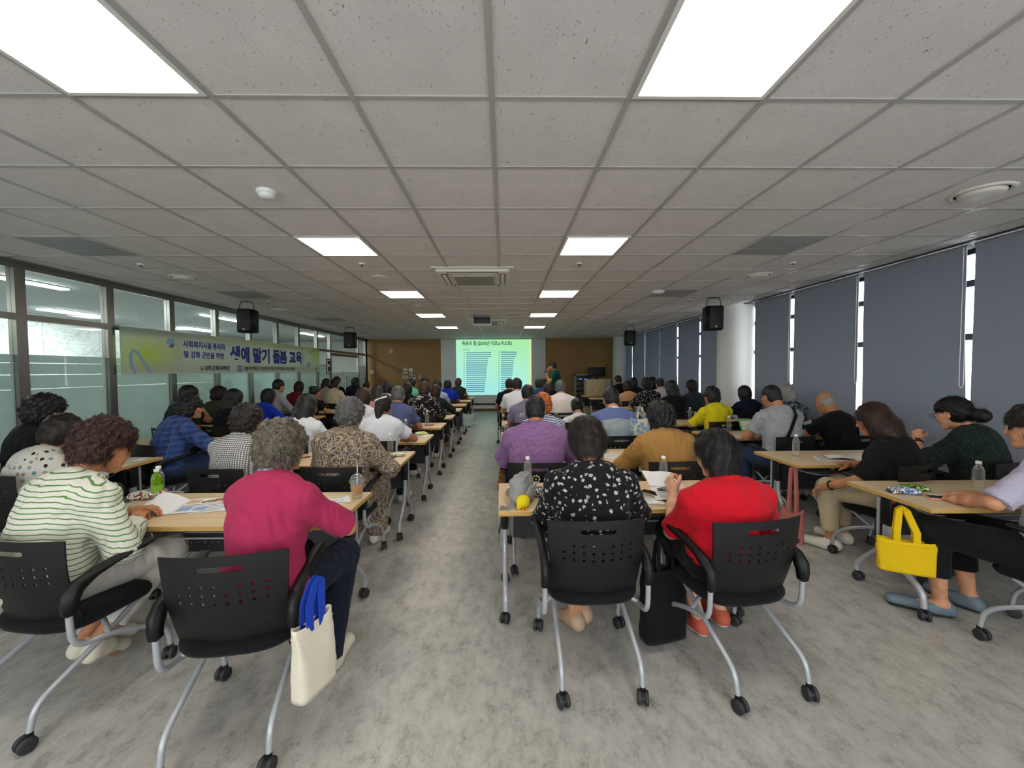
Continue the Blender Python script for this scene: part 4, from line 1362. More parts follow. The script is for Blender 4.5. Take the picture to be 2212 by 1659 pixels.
GOLDF = plain('thin metal glasses frame', '8d7a55', .3, .8)

def head_sdf(Hc, A, s, female):
    """A rows: right, forward, up axes of the head"""
    S = Sdf()
    def P(x, y, z): return Hc + (A[0] * x + A[1] * y + A[2] * z) * s
    def E(c, r, k, neg=False): S.ell(P(*c), V3(*r) * f32(s), A, k * s, neg)
    E((0, -.012, .03), (.074, .094, .086), .03)
    E((0, .026, -.045), (.057, .064, .068), .05)
    S.cone(P(-.014, .068, -.094), P(.014, .068, -.094), .018 * s, .018 * s, .03 * s)
    S.cone(P(-.036, .052, -.025), P(-.046, .030, -.01), .026 * s, .028 * s, .03 * s)
    S.cone(P(.036, .052, -.025), P(.046, .030, -.01), .026 * s, .028 * s, .03 * s)
    S.cone(P(-.03, .074, .026), P(.03, .074, .026), .0125 * s, .0125 * s, .025 * s)
    E((-.031, .094, .006), (.016, .013, .010), .012, True); E((.031, .094, .006), (.016, .013, .010), .012, True)
    S.cone(P(0, .082, .012), P(0, .102, -.026), .0085 * s, .0125 * s, .014 * s)
    S.cone(P(-.012, .090, -.031), P(.012, .090, -.031), .0085 * s, .0085 * s, .010 * s)
    S.cone(P(-.016, .081, -.057), P(.016, .081, -.057), .0078 * s, .0078 * s, .008 * s)
    S.cone(P(-.014, .080, -.066), P(.014, .080, -.066), .0078 * s, .0078 * s, .007 * s)
    for q in (-1, 1):
        E((q * .076, -.006, -.008), (.009, .019, .031), .010)
        E((q * .084, .0, -.006), (.007, .010, .018), .006, True)
    nr = .050 if female else .058
    return S, P

def build_hair(style, Hc, A, s, seed, h, dens):
    """returns list of (V, F) for the hair in the given style"""
    S = Sdf()
    def P(x, y, z): return Hc + (A[0] * x + A[1] * y + A[2] * z) * s
    def E(c, r, k=.02, neg=False): S.ell(P(*c), V3(*r) * f32(s), A, k * s, neg)
    def Cn(a, b, ra, rb, k=.03): S.cone(P(*a), P(*b), ra * s, rb * s, k * s)
    face = lambda w=.060, top=.055, y=.115, d=.075: E((0, y, top - .10), (w, d, .10), .012, True)
    down = lambda P_: np.tile(-A[2], (len(P_), 1)) * .6 + ((P_ - Hc) @ A[1])[:, None] * (-6) * A[1] * .3
    flow = down; L, lift, jit, wd = .035, .15, .3, .0011
    rel = None
    if style in ('short', 'thin', 'crew'):
        t = {'short': .013, 'thin': .008, 'crew': .007}[style]
        E((0, -.014, .034), (.074 + t, .096 + t, .088 + t)); E((0, -.045, -.03), (.068 + t * .6, .058 + t * .6, .062), .03)
        face(.066, .070); 
        for q in (-1, 1): E((q * .088, .022, -.05), (.030, .052, .058), .008, True)
        S.plane(P(0, -.05, -.088), -A[2] - A[1] * .25)
        rel = curls(seed, .05, .004); L, lift, jit = .022, .2, .35
    elif style == 'perm':
        E((0, -.018, .038), (.102, .120, .108)); E((0, -.055, -.035), (.092, .080, .082), .05)
        face(.062, .050)
        for q in (-1, 1): E((q * .094, .046, -.058), (.040, .056, .062), .01, True)
        rel = curls(seed, .042, .017); L, lift, jit, wd = .034, .22, .62, .0011
    elif style == 'permshort':     # curly and cropped round the ears
        E((0, -.020, .038), (.100, .118, .106)); E((0, -.058, -.025), (.088, .074, .076), .05)
        face(.064, .054)
        for q in (-1, 1): E((q * .098, .026, -.046), (.040, .062, .058), .01, True)
        rel = curls(seed, .042, .015); L, lift, jit, wd = .034, .22, .62, .0011
    elif style == 'wave':      # short layered women's cut, softly waved
        E((0, -.016, .036), (.094, .112, .103)); E((0, -.055, -.04), (.080, .072, .085), .05)
        face(.060, .052)
        for q in (-1, 1): E((q * .088, .052, -.068), (.034, .045, .055), .01, True)
        S.plane(P(0, -.06, -.098), -A[2] - A[1] * .2)
        rel = curls(seed, .085, .010); L, lift, jit = .050, .10, .26
    elif style == 'bob':
        E((0, -.016, .036), (.090, .110, .100)); E((0, -.030, -.045), (.093, .090, .110), .05)
        E((0, .105, -.06), (.056, .085, .115), .012, True)
        S.plane(P(0, 0, -.135), -A[2]); S.plane(P(0, .075, -.05), A[1] * .9 - A[2] * .42)
        rel = curls(seed, .10, .004); L, lift, jit = .055, .08, .22
    elif style == 'long':
        E((0, -.016, .036), (.090, .110, .100)); E((0, -.035, -.05), (.095, .088, .120), .05)
        Cn((-.03, -.075, -.06), (-.04, -.115, -.235), .070, .042, .04); Cn((.03, -.075, -.06), (.05, -.115, -.245), .070, .042, .04); Cn((.0, -.08, -.06), (.0, -.125, -.25), .06, .04, .04)
        E((0, .105, -.06), (.056, .088, .13), .012, True)
        S.plane(P(0, .06, -.05), A[1] * .9 - A[2] * .42)
        rel = curls(seed, .11, .006); L, lift, jit = .075, .10, .25
    elif style in ('pony', 'bun', 'lowbun'):
        E((0, -.016, .034), (.083, .106, .095)); E((0, -.04, -.03), (.074, .072, .068), .04)
        face(.064, .062)
        for q in (-1, 1): E((q * .090, .035, -.055), (.030, .052, .055), .01, True)
        if style == 'pony':
            Cn((0, -.105, -.02), (0, -.135, -.06), .026, .042, .02); Cn((0, -.135, -.06), (0, -.145, -.22), .046, .022, .02)
        elif style == 'lowbun':
            Cn((.0, -.10, -.045), (0, -.13, -.055), .025, .04, .02); E((0, -.150, -.06), (.058, .052, .050), .015)
        else: E((0, -.115, .03), (.040, .036, .040), .015)
        rel = curls(seed, .07, .003 if style == 'pony' else .006); L, lift, jit = .05, .08, .2
        flow = lambda P_: (P(0, -.11, -.03) - P_)
    elif style == 'bald':
        E((0, -.026, .002), (.081, .090, .072)); E((0, .055, .085), (.072, .105, .075), .02, True)
        face(.07, .09, .10, .10)
        for q in (-1, 1): E((q * .088, .022, -.05), (.028, .048, .055), .008, True)
        S.plane(P(0, -.05, -.07), -A[2] - A[1] * .25)
        rel = curls(seed, .04, .003); L, lift, jit = .018, .25, .4
    S.relief = rel
    V, F = surface(S, h)
    out = [(V, F)]
    if dens > 0 and len(F):
        out.append(strands(V, F, dens, L * s, seed, flow, wd * s, lift, jit))
    return out

def person(name_label, x, y, rz=0.0, top=1.25, hip=(0.0, -.03), lean=6.0, twist=0.0, girth=1.0, shw=.165, hy=0.0, hp=8.0, hr=0.0,
           hair='wave', hairc='dark', skin='mid', female=True, shirt=None, shirt_name='shirt', sleeve='short', loose=.010, fold=.011,
           pants=None, pants_name='trousers', pant_len=1.0, shoes=None, armR='table', armL='table', q=1, glasses=None, collar=None, headk=1.04,
           strand=None, seat=.455, stand=False, feet=None, bare_arm=True, extras=None, tone=None, handq=None, curl=(.55, .55), skirt=False, dress=False, side_lean=0.0):
    """one person; local frame faces +Y with the origin on the floor. q: 0 near, 1 middle, 2 far"""
    rs = abs(hash_str(name_label)) % 9973
    root = empty('person', (x, y, 0), rz); tag(root, name_label, 'person', None)
    H = {0: .011, 1: .016, 2: .024}[q]; Hh = {0: .0058, 1: .0085, 2: .013}[q]
    k = headk
    hipz = seat + .085 if not stand else .90
    Hp = V3(hip[0], hip[1], hipz)
    le = R(lean)
    U = V3(R(side_lean), math.sin(le), math.cos(le)); U = nrm(U)
    hp_, hy_ = R(hp), R(hy)
    Lc = (top - hipz - .245 * k * 1.0) / max(.5, U[2])
    Lc = min(.66, max(.34, Lc))
    N = Hp + U * Lc
    X = rotz(R(twist)) @ V3(1, 0, 0); Fw = np.cross(U, X); Fw = nrm(Fw); X = nrm(np.cross(Fw, U))
    if Fw[1] < 0: Fw = -Fw
    T = np.stack([X, Fw, U])
    sl = Lc / .5
    g = girth
    nk = V3(0, .028, .0) + U * .045
    Hd = rotz(hy_) @ (rotx(-hp_) @ roty(R(hr)))
    A = np.stack([Hd @ V3(1, 0, 0), Hd @ V3(0, 1, 0), Hd @ V3(0, 0, 1)])
    Bs = N + nk + U * .02                     # base of the skull
    Hc = Bs + A[2] * .095 * k + A[1] * .025 * k + V3(0, .012, 0)
    dz = top - float(Hc[2] + .118 * k)
    Hc = Hc + V3(0, 0, max(-.05, min(.05, dz)))
    # --- arms
    SR = N + X * shw - U * .088 - Fw * .002; SL = N - X * shw - U * .088 - Fw * .002
    l1, l2 = .285 * min(1.08, sl ** .35), .245
    def arm(spec, S, sd):
        out = X * sd
        if isinstance(spec, (tuple, list)):
            W = V3(spec[0]); pole = V3(spec[1]) if len(spec) > 1 else nrm(out * .8 - V3(0, .2, .8))
        elif spec == 'table': W = V3(sd * .10, .36, TOP + .035); pole = nrm(out * 1.2 + V3(0, -.3, -.7))
        elif spec == 'wide': W = V3(sd * .17, .40, TOP + .035); pole = nrm(out * 1.4 + V3(0, -.3, -.5))
        elif spec == 'lap': W = V3(sd * .10, .26, .60); pole = nrm(out * .9 + V3(0, -.6, -.3))
        elif spec == 'chin': W = Hc + A[1] * .12 + A[2] * -.14 * k + X * sd * .02; pole = nrm(out * .7 + V3(0, .3, -1))
        elif spec == 'down': W = S + out * .06 + V3(0, .03, -.50); pole = nrm(out * .4 + V3(0, -1, 0))
        E, W = ik(S, W, l1, l2, pole)
        return E, W
    ER, WR = arm(armR, SR, 1); EL, WL = arm(armL, SL, -1)
    # --- legs
    legs = []
    for sd in (1, -1):
        hj = Hp + V3(sd * .085 * g, .02, -.02)
        if stand:
            kn = V3(Hp[0] + sd * .10, Hp[1] + .02, .47); an = V3(Hp[0] + sd * .11, Hp[1] - .02, .085); toe = an + V3(sd * .03, .15, -.045)
        else:
            kn = V3(Hp[0] + sd * .12, Hp[1] + .43, seat + .065); an = V3(Hp[0] + sd * .12, Hp[1] + .40, .09); toe = an + V3(sd * .02, .145, -.05)
        if feet and feet.get(sd): 
            kn = V3(feet[sd][0]); an = V3(feet[sd][1]); toe = V3(feet[sd][2])
        legs.append((sd, hj, kn, an, toe))
    # --- solids of the trunk, used for skin and for clothes
    def trunk(S, inf):
        S.ell(Hp + V3(0, .0, .03), V3(.172 * g + inf, .130 * g + inf, .115 + inf), T, .05)
        S.ell(Hp + U * Lc * .36 - Fw * .012, V3(.148 * g + inf, .112 * g + inf, .17 * sl + inf), T, .08)
        S.ell(Hp + U * Lc * .70 - Fw * .016, V3((shw * .97) * (.6 + .4 * g) + inf, .112 * (.5 + .5 * g) + inf, .175 * sl + inf), T, .08)
        if female:
            for sd in (1, -1): S.ell(Hp + U * Lc * .66 + Fw * .085 * g + X * sd * .07, V3(.07 + inf, .05 + inf, .065 + inf), T, .05)
        else: S.ell(Hp + U * Lc * .68 + Fw * .05, V3(.13 + inf, .07 + inf, .10 + inf), T, .06)
        nb = N - U * .005
        for Sj, sd in ((SR, 1), (SL, -1)):
            S.cone(nb - U * .034 + X * sd * .022, Sj + U * .006, .044 * (.7 + .3 * g) + inf, .050 * (.7 + .3 * g) + inf, .05)
    ar = (.046, .038) if female else (.048, .041)
    ag = .65 + .35 * g
    B = Sdf()
    trunk(B, 0)
    B.cone(N - U * .03, Bs + U * .02, .054 if female else .062, .050 if female else .058, .03)
    hands_fine = []
    for sd, S_, E_, W_, spec, cu in ((1, SR, ER, WR, armR, curl[0]), (-1, SL, EL, WL, armL, curl[1])):
        B.cone(S_, E_, ar[0] * ag, ar[1] * ag, .04); B.cone(E_, E_ * .35 + W_ * .65, ar[1] * ag, .033 * ag, .012); B.cone(E_ * .35 + W_ * .65, W_, .033 * ag, .0255, .02)
        fd = nrm(W_ - E_)
        palm = V3(0, 0, -1) if abs(fd[2]) < .75 else nrm(-X * sd + V3(0, .3, 0))
        if spec == 'chin': palm = nrm(-A[1])
        if isinstance(spec, (tuple, list)) and len(spec) > 2: palm = V3(spec[2])
        dirn = fd if not (isinstance(spec, (tuple, list)) and len(spec) > 3) else V3(spec[3])
        if spec in ('table', 'wide'): dirn = nrm(fd * .7 + V3(-sd * .3, .35, -.05) + V3(0, 0, -max(0, fd[2]) * .2))
        hands_fine.append(hand_parts(W_, dirn, palm, sd, cu))
    for sd, hj, kn, an, toe in legs:
        B.cone(hj, kn, .082 * g, .056 * (.6 + .4 * g), .05); B.cone(kn, kn * .6 + an * .4, .054 * (.6 + .4 * g), .050 * (.6 + .4 * g), .03); B.cone(kn * .6 + an * .4, an, .050 * (.6 + .4 * g), .034, .03)
        B.cone(an - V3(0, .02, .02), toe, .034, .026, .03)
    parts = []
    V, F = surface(B, H, 1); parts.append((V, F, 0))
    HS, HP = head_sdf(Hc, A, k, female)
    HS.cone(N - U * .01, Bs * .5 + (Hc - A[2] * .03 - A[1] * .02) * .5, .050 if female else .058, .050 if female else .057, .03); HS.cone(Bs * .5 + (Hc - A[2] * .03 - A[1] * .02) * .5, Hc - A[2] * .03 * k - A[1] * .02, .050, .05, .03)
    V, F = surface(HS, Hh, 2)
    mi = np.zeros(len(F), int)
    if q < 2:
        c = (V[F].mean(1) - Hc) @ A.T / k
        lip = ((c[:, 0] / .022) ** 2 + ((c[:, 2] + .0615) / .0095) ** 2 < 1) & (c[:, 1] > .072); mi[lip] = 1
        brow = ((np.abs(c[:, 0]) - .032) / .019) ** 2 + ((c[:, 2] - .0255 + .0) / .0055) ** 2 < 1; mi[brow & (c[:, 1] > .06)] = 4
    parts.append((V, F, mi))
    if q < 2:
        for sd in (-1, 1):
            ec = HP(sd * .031, .078, .006)
            E_ = Sdf().ell(ec, V3(.0135, .0125, .0075) * f32(k), A); Ve, Fe = surface(E_, .0035, 1)
            cc = (Ve[Fe].mean(1) - ec) @ A.T; parts.append((Ve, Fe, np.where(((cc[:, 1] > .0085 * k) & (np.abs(cc[:, 0]) < .0062 * k)), 3, 2)))
    hq = handq if handq is not None else {0: .0042, 1: .0062, 2: .010}[q]
    for hs in hands_fine:
        V, F = surface(hs, hq, 2 if q < 2 else 1)
        if len(F): parts.append((V, F, 0))
    Vb, Fb, Mb = merge(parts)
    sk = SKIN[skin]
    body = link('body', np_mesh('body', Vb, Fb, Mb), [sk, LIP, EYEW, IRIS, BROW], root)
    # --- clothes
    if shirt is not None:
        Sh = Sdf(); trunk(Sh, .012 + loose)
        fr = {'none': .0, 'cap': .38, 'short': .62, 'elbow': .93, 'long': 1.0}[sleeve]
        if fr > 0:
            for S_, E_, W_ in ((SR, ER, WR), (SL, EL, WL)):
                e2 = S_ + (E_ - S_) * fr
                rr = ar[1] + (ar[0] - ar[1]) * (1 - fr)
                if sleeve in ('long', 'three'):
                    Sh.cone(S_, E_, ar[0] * ag + .012 + loose, ar[1] * ag + .012 + loose, .04)
                    Sh.cone(E_, E_ * .08 + W_ * .92, ar[1] * ag + .012 + loose, .032 + loose, .02, 0.0)
                else: Sh.cone(S_ - (E_ - S_) * .0, e2, ar[0] * ag + .004 + loose * .6, rr * ag + .012 + loose * 1.5, .045, 0.0)
        if fold > 0: Sh.relief = folds(rs, fold)
        low = hipz - .06 if not dress else hipz - .09
        if not stand: Sh.plane(V3(0, 0, low), V3(0, 0, -1))
        else: Sh.plane(V3(0, 0, hipz - .09), V3(0, 0, -1))
        V, F = surface(Sh, H * .9, 2)
        so = link(shirt_name, np_mesh(shirt_name, V, F), shirt, root)
        if collar is not None:
            Ck = Sdf()
            m = 14; ring = []
            for i in range(m + 1):
                a = 2 * math.pi * i / m
                c = N + U * (.022 + .012 * -math.cos(a) * -1 * .0) + X * math.sin(a) * .066 * (1 if female else 1.1) - Fw * math.cos(a) * .062 + Fw * .012 + U * (.016 * math.cos(a))
                ring.append(c)
            for i in range(m): 
                if i not in (6, 7): Ck.cone(ring[i], ring[i + 1], .0135, .0135, .012)
            V, F = surface(Ck, max(.006, H * .5), 1)
            if len(F): link('collar', np_mesh('collar', V, F), collar, so)
    if pants is not None:
        Pt = Sdf(); i_ = .012
        Pt.ell(Hp + V3(0, 0, .02), V3(.172 * g + i_, .13 * g + i_, .105 + i_), None, .05)
        if skirt:
            mk = (legs[0][2] + legs[1][2]) / 2
            for sd, hj, kn, an, toe in legs:
                Pt.cone(hj, kn, .10 * g + i_, .085 + i_, .10); Pt.cone(kn, kn * (1 - pant_len) + an * pant_len, .08 + i_, .085 + i_, .10)
        else:
            for sd, hj, kn, an, toe in legs:
                e = kn + (an - kn) * pant_len
                Pt.cone(hj, kn, .086 * g + i_, .060 * (.6 + .4 * g) + i_, .05); Pt.cone(kn, e, .060 * (.6 + .4 * g) + i_, .05 + i_ * .5, .03, 0.0)
        _pf = folds(rs + 9, .007, 45); Pt.relief = lambda P_: _pf(P_) - f32(.005)
        V, F = surface(Pt, H, 1); link(pants_name, np_mesh(pants_name, V, F), pants, root)
    if shoes is not None:
        for sd, hj, kn, an, toe in legs:
            Sh = Sdf(); f = toe - an; f[2] = 0; f = nrm(f)
            up = nrm(np.cross(np.cross(f, nrm(an - kn)), f)) if False else V3(0, 0, 1)
            d_ = nrm(toe - an + V3(0, 0, .03))
            Sh.cone(an - V3(0, 0, .045) - f * .035, an - V3(0, 0, .05) + f * .04, .041, .041, .03); Sh.cone(an - V3(0, 0, .05) + f * .04, toe + f * .05, .041, .037, .04)
            Sh.cone(an - V3(0, 0, .02) - f * .015, an + V3(0, 0, .0), .041, .038, .03)
            Sh.cone(an - V3(0, 0, -.02) + f * .01, an + V3(0, 0, .09), .028, .026, .012, neg=True)
            zb = min(an[2] - .082, toe[2] - .035)
            if zb < .02: Sh.plane(V3(0, 0, max(.002, zb)), V3(0, 0, -1))
            V, F = surface(Sh, max(.008, H * .6), 1)
            if not len(F): continue
            zz = V[F].mean(1)[:, 2]
            o = link('shoe', np_mesh('shoe', V, F, (zz < V[:, 2].min() + .022).astype(int) if len(shoes) > 1 else None), list(shoes), root)
    # --- hair
    if hair:
        hp_parts = build_hair(hair, Hc, A, k, rs % 1000, {0: .0062, 1: .009, 2: .013}[q], strand if strand is not None else {0: 3500, 1: 700, 2: 0}[q])
        Vh, Fh, _ = merge([(a, b, 0) for a, b in hp_parts])
        link('hair', np_mesh('hair', Vh, Fh), HAIR[hairc], root)
    if glasses:
        m = MB()
        for sd in (-1, 1):
            rim = [Vector(HP(sd * .033 + .024 * math.cos(a), .104 - .010 * math.cos(a) * sd * sd * (1 if sd * math.cos(a) > 0 else 0), .003 + .018 * math.sin(a))) for a in [2 * math.pi * i / 16 for i in range(17)]]
            m.tube(rim, .0017 * k, 6, caps=False)
            m.tube([Vector(HP(sd * .057, .094, .010)), Vector(HP(sd * .078, .065, .013)), Vector(HP(sd * .0815, -.005, .012)), Vector(HP(sd * .080, -.02, -.004))], .0018 * k, 6)
        m.tube([Vector(HP(-.010, .104, .007)), Vector(HP(.010, .104, .007))], .0016 * k, 6)
        go = m.build('glasses', FRAME if glasses == 'dark' else GOLDF, root)
        m = MB()
        for sd in (-1, 1):
            c = [Vector(HP(sd * .033 + .023 * math.cos(a), .104, .003 + .017 * math.sin(a))) for a in [2 * math.pi * i / 16 for i in range(16)]]
            m.add(c, [tuple(range(16))])
        m.build('lens', LENS, go, fix=False)
    info = dict(root=root, N=N, U=U, X=X, Fw=Fw, Hc=Hc, A=A, WR=WR, WL=WL, ER=ER, EL=EL, SR=SR, SL=SL, Hp=Hp, legs=legs, k=k, HP=HP, q=q)
    if extras: extras(info)
    return info

def hash_str(s):
    h = 7
    for ch in s: h = (h * 31 + ord(ch)) & 0x7fffffff
    return h
def watch(info, side='L', mat=None, name='wristwatch'):
    W, E = (info['WL'], info['EL']) if side == 'L' else (info['WR'], info['ER'])
    d = nrm(W - E); c = W - d * .03
    a = nrm(np.cross(d, V3(0, 0, 1))); b = np.cross(d, a)
    m = MB(); m.tube([Vector(c + (a * math.cos(t) + b * math.sin(t)) * .031) for t in [2 * math.pi * i / 16 for i in range(17)]], .007, 8, caps=False)
    m.tube([Vector(c + V3(0, 0, .03) - d * .0), Vector(c + V3(0, 0, .038))], .017, 12)
    m.build(name, mat or M['black'], info['root'])

# ---------------------------------------------------------------- cloth patterns
def pat_stripes(c1, c2, period, duty=.28, slope=.35, axis=2, rot=0.0):
    def fn(g, co):
        s = g.sep(co)
        z = g.math('ADD', s[axis], g.math('MULTIPLY', g.math('MAXIMUM', g.math('SUBTRACT', g.math('ABSOLUTE', s[0]), .13), 0), slope))
        z = g.math('ADD', z, g.math('MULTIPLY', g.noise(co, 6, 2), .006))
        f = g.math('FRACT', g.math('DIVIDE', g.math('ADD', z, 10), period))
        return g.mix(g.math('LESS_THAN', f, duty), c1, c2)
    return fn
def pat_spots(bg, cols, scale, thr, rnd=.6, stretch=(1, 1, 1)):
    def fn(g, co):
        v = g.add('ShaderNodeTexVoronoi'); v.inputs['Scale'].default_value = scale; v.inputs['Randomness'].default_value = rnd
        g.link(g.co('Object', scale=stretch), v.inputs['Vector'])
        s = g.add('ShaderNodeSeparateColor'); g.link(v.outputs['Color'], s.inputs[0])
        n = len(cols)
        c = g.ramp(s.outputs[0], [(i / n, col) for i, col in enumerate(cols)], 'CONSTANT')
        return g.mix(g.math('LESS_THAN', v.outputs['Distance'], thr), bg, c)
    return fn
def pat_check(c1, c2, period, lw=.5, c3=None):
    def fn(g, co):
        s = g.sep(co)
        a = g.math('LESS_THAN', g.math('FRACT', g.math('DIVIDE', g.math('ADD', s[0], 10), period)), lw)
        b = g.math('LESS_THAN', g.math('FRACT', g.math('DIVIDE', g.math('ADD', s[2], 10), period)), lw)
        f = g.math('MULTIPLY', g.math('ADD', a, b), .5)
        return g.mix(f, c1, c2)
    return fn
def pat_plaid(base, dark, line, period):
    def fn(g, co):
        s = g.sep(g.co('Object', rot=(0, .12, .1)))
        def band(x, p, w, o=0.0): return g.math('LESS_THAN', g.math('FRACT', g.math('DIVIDE', g.math('ADD', x, 10 + o), p)), w)
        c = g.mix(g.math('MULTIPLY', g.math('ADD', band(s[0], period, .5), band(s[2], period, .5)), .5), base, dark)
        l = g.math('MAXIMUM', g.math('MAXIMUM', band(s[0], period, .07, .03), band(s[2], period, .07, .02)), g.math('MULTIPLY', band(s[2], period, .05, .055), .6))
        return g.mix(g.math('MULTIPLY', l, .8), c, line)
    return fn
def pat_paisley(g, co):
    n = g.noise(co, 15, 4, .6, 2.6); n2 = g.noise(co, 42, 4, .65, 2.5)
    c = g.ramp(n, [(0.0, '2a2f42'), (.36, '3a425c'), (.43, 'a58a63'), (.48, '2b2b33'), (.54, 'b89468'), (.585, '8d8478'), (.63, '232530'), (.72, '4a506a')], 'CONSTANT')
    d = g.ramp(n2, [(.0, 1.0), (.455, 0.0)], 'CONSTANT')
    c = g.mix(g.math('MULTIPLY', d, .88), c, '1d1e25')
    e = g.math('MULTIPLY', g.math('GREATER_THAN', n2, .565), g.math('LESS_THAN', n2, .62))
    c = g.mix(g.math('MULTIPLY', e, .9), c, 'b9b1a2')
    rings = g.math('LESS_THAN', g.math('ABSOLUTE', g.math('SUBTRACT', g.math('FRACT', g.math('MULTIPLY', g.voro(g.co('Object', scale=(1, 1, .8), rot=(0, .5, 0)), 9), 4.0)), .5)), .09)
    return g.mix(g.math('MULTIPLY', rings, .55), c, 'b7a88e')
def pat_floral(bg, fg, scale=22, thr=.30):
    def fn(g, co):
        v = g.add('ShaderNodeTexVoronoi'); v.inputs['Scale'].default_value = scale; v.inputs['Randomness'].default_value = .75
        wv = g.add('ShaderNodeVectorMath', operation='ADD')
        nz = g.add('ShaderNodeTexNoise'); nz.inputs['Scale'].default_value = 60; g.link(co, nz.inputs['Vector'])
        sc = g.add('ShaderNodeVectorMath', operation='SCALE'); sc.inputs['Scale'].default_value = .022; g.link(nz.outputs['Color'], sc.inputs[0])
        g.link(co, wv.inputs[0]); g.link(sc.outputs[0], wv.inputs[1]); g.link(wv.outputs[0], v.inputs['Vector'])
        f = g.math('LESS_THAN', v.outputs['Distance'], thr)
        tex = g.noise(co, 150, 3, .7)
        f = g.math('MULTIPLY', f, g.ramp(tex, [(.36, 0.0), (.52, 1.0)]))
        return g.mix(f, bg, fg)
    return fn
def pat_strokes(bg, fg):
    def fn(g, co):
        n = g.noise(co, 13, 1, .4, 1.5); a = g.math('LESS_THAN', g.math('ABSOLUTE', g.math('SUBTRACT', n, .5)), .022)
        m = g.math('GREATER_THAN', g.noise(g.co('Object', loc=(3, 1, 2)), 11, 1), .47)
        return g.mix(g.math('MULTIPLY', a, m), bg, fg)
    return fn
def pat_linen(c1, c2):
    def fn(g, co):
        a = g.noise(g.co('Object', scale=(1, 1, .06)), 260, 2); b = g.noise(g.co('Object', scale=(.06, .06, 1)), 260, 2)
        return g.ramp(g.math('MULTIPLY', g.math('ADD', a, b), .5), [(.36, c1), (.62, c2)])
    return fn
def pat_split(lo, hi, z):
    def fn(g, co):
        s = g.sep(co)
        zz = g.math('ADD', s[2], g.math('MULTIPLY', g.math('ABSOLUTE', s[0]), .18))
        return g.mix(g.math('GREATER_THAN', zz, z), lo, hi)
    return fn
def pat_rib(c1, c2, per):
    return pat_stripes(c1, c2, per, .35, .1)

K = {}
def k(name, c, **kw):
    if name not in K: K[name] = cloth(name, c, **kw)
    return K[name]
k('green striped cotton', pat_stripes('c8c7ba', '587f49', .022, .22)); k('raspberry knit', '9c2a4d'); k('houndstooth cotton', pat_check('dcdad5', '26262a', .014, .5))
k('paisley chiffon', pat_paisley); k('polka cotton', pat_spots('c9c6ba', ['26211f', '6f8791', '9c8f7a', '2b2422', '8a9aa0'], 24, .31, .35, (1, 1, .85)))
k('blue plaid cotton', pat_plaid('34548f', '22386a', '6d5a55', .062)); k('black cloth', '131315'); k('charcoal cloth', '26282b'); k('olive cloth', '3c3f2e'); k('royal blue cloth', '1733b4')
k('pale grey shirt', 'a3a6ad'); k('dark red cloth', '6b1a1c'); k('dusty pink cloth', 'b78a88'); k('beige knit', pat_rib('c9bfa2', 'b0a587', .02)); k('navy cloth', '161a2c')
k('white cotton', 'd9dade'); k('white tee', 'd2d6dc'); k('slate blue polo', '565f86'); k('black print', pat_strokes('151515', 'd9d4c8')); k('deep green cloth', '1d2b2a'); k('pale blue shirt', '9aa9cb'); k('mint cloth', '59b08a')
k('black floral', pat_floral('141416', 'b4b4b1', 31, .30)); k('red polo', 'b3101f'); k('purple linen', pat_linen('6a4a72', '95709a')); k('tan jacket', 'a07840'); k('navy stripe', pat_stripes('23345e', 'd7dbe2', .016, .45)); k('grey blue polo', pat_split('94a0a4', '5f6c99', 1.0))
k('mauve tee', '7d7690'); k('ivory shirt', 'd8cfcb'); k('grey tee', pat_linen('8d9093', 'a2a5a7')); k('yellow knit', 'd8c81e'); k('teal print', pat_floral('28363c', '93a3a5', 30, .45)); k('dark teal cloth', '222e38')
k('floral dress', pat_spots('16161a', ['cfc8be', 'b8b0a8', '8f8a84'], 30, .30, .9)); k('orange gingham', pat_check('d3a47c', 'c98b5c', .02, .45)); k('pale plaid', pat_check('c6c3c4', '8f8d92', .022, .12)); k('lilac waffle', pat_check('b3adbf', '9d97ab', .007, .45)); k('green speckle', pat_spots('18241f', ['6c7a66', '4a5a4c'], 95, .2, .9))
k('white trousers', 'c9c6bd'); k('navy trousers', '181c2a'); k('beige trousers', 'b8a888'); k('blue jeans', '2c3b58'); k('grey trousers', '3a3734'); k('green polo', '0f4a3c'); k('green tee', '3d6a45'); k('dark blue cloth', '2b3f66'); k('lavender print scarf', pat_floral('8c96b8', 'd7dbe8', 60, .4))
SHOE_W = plain('off white sneaker', 'cdc7b4', .7); SOLE_W = plain('white rubber sole', 'd6d2c6', .6); SHOE_T = plain('tan shoe', 'a98c72', .6); SOLE_B = plain('dark sole', '2a2724', .7)
SHOE_C = plain('coral shoe', 'b5533a', .7); SHOE_B = plain('black shoe', '18181a', .6); SHOE_G = plain('grey blue slip on', '5a6a74', .6)

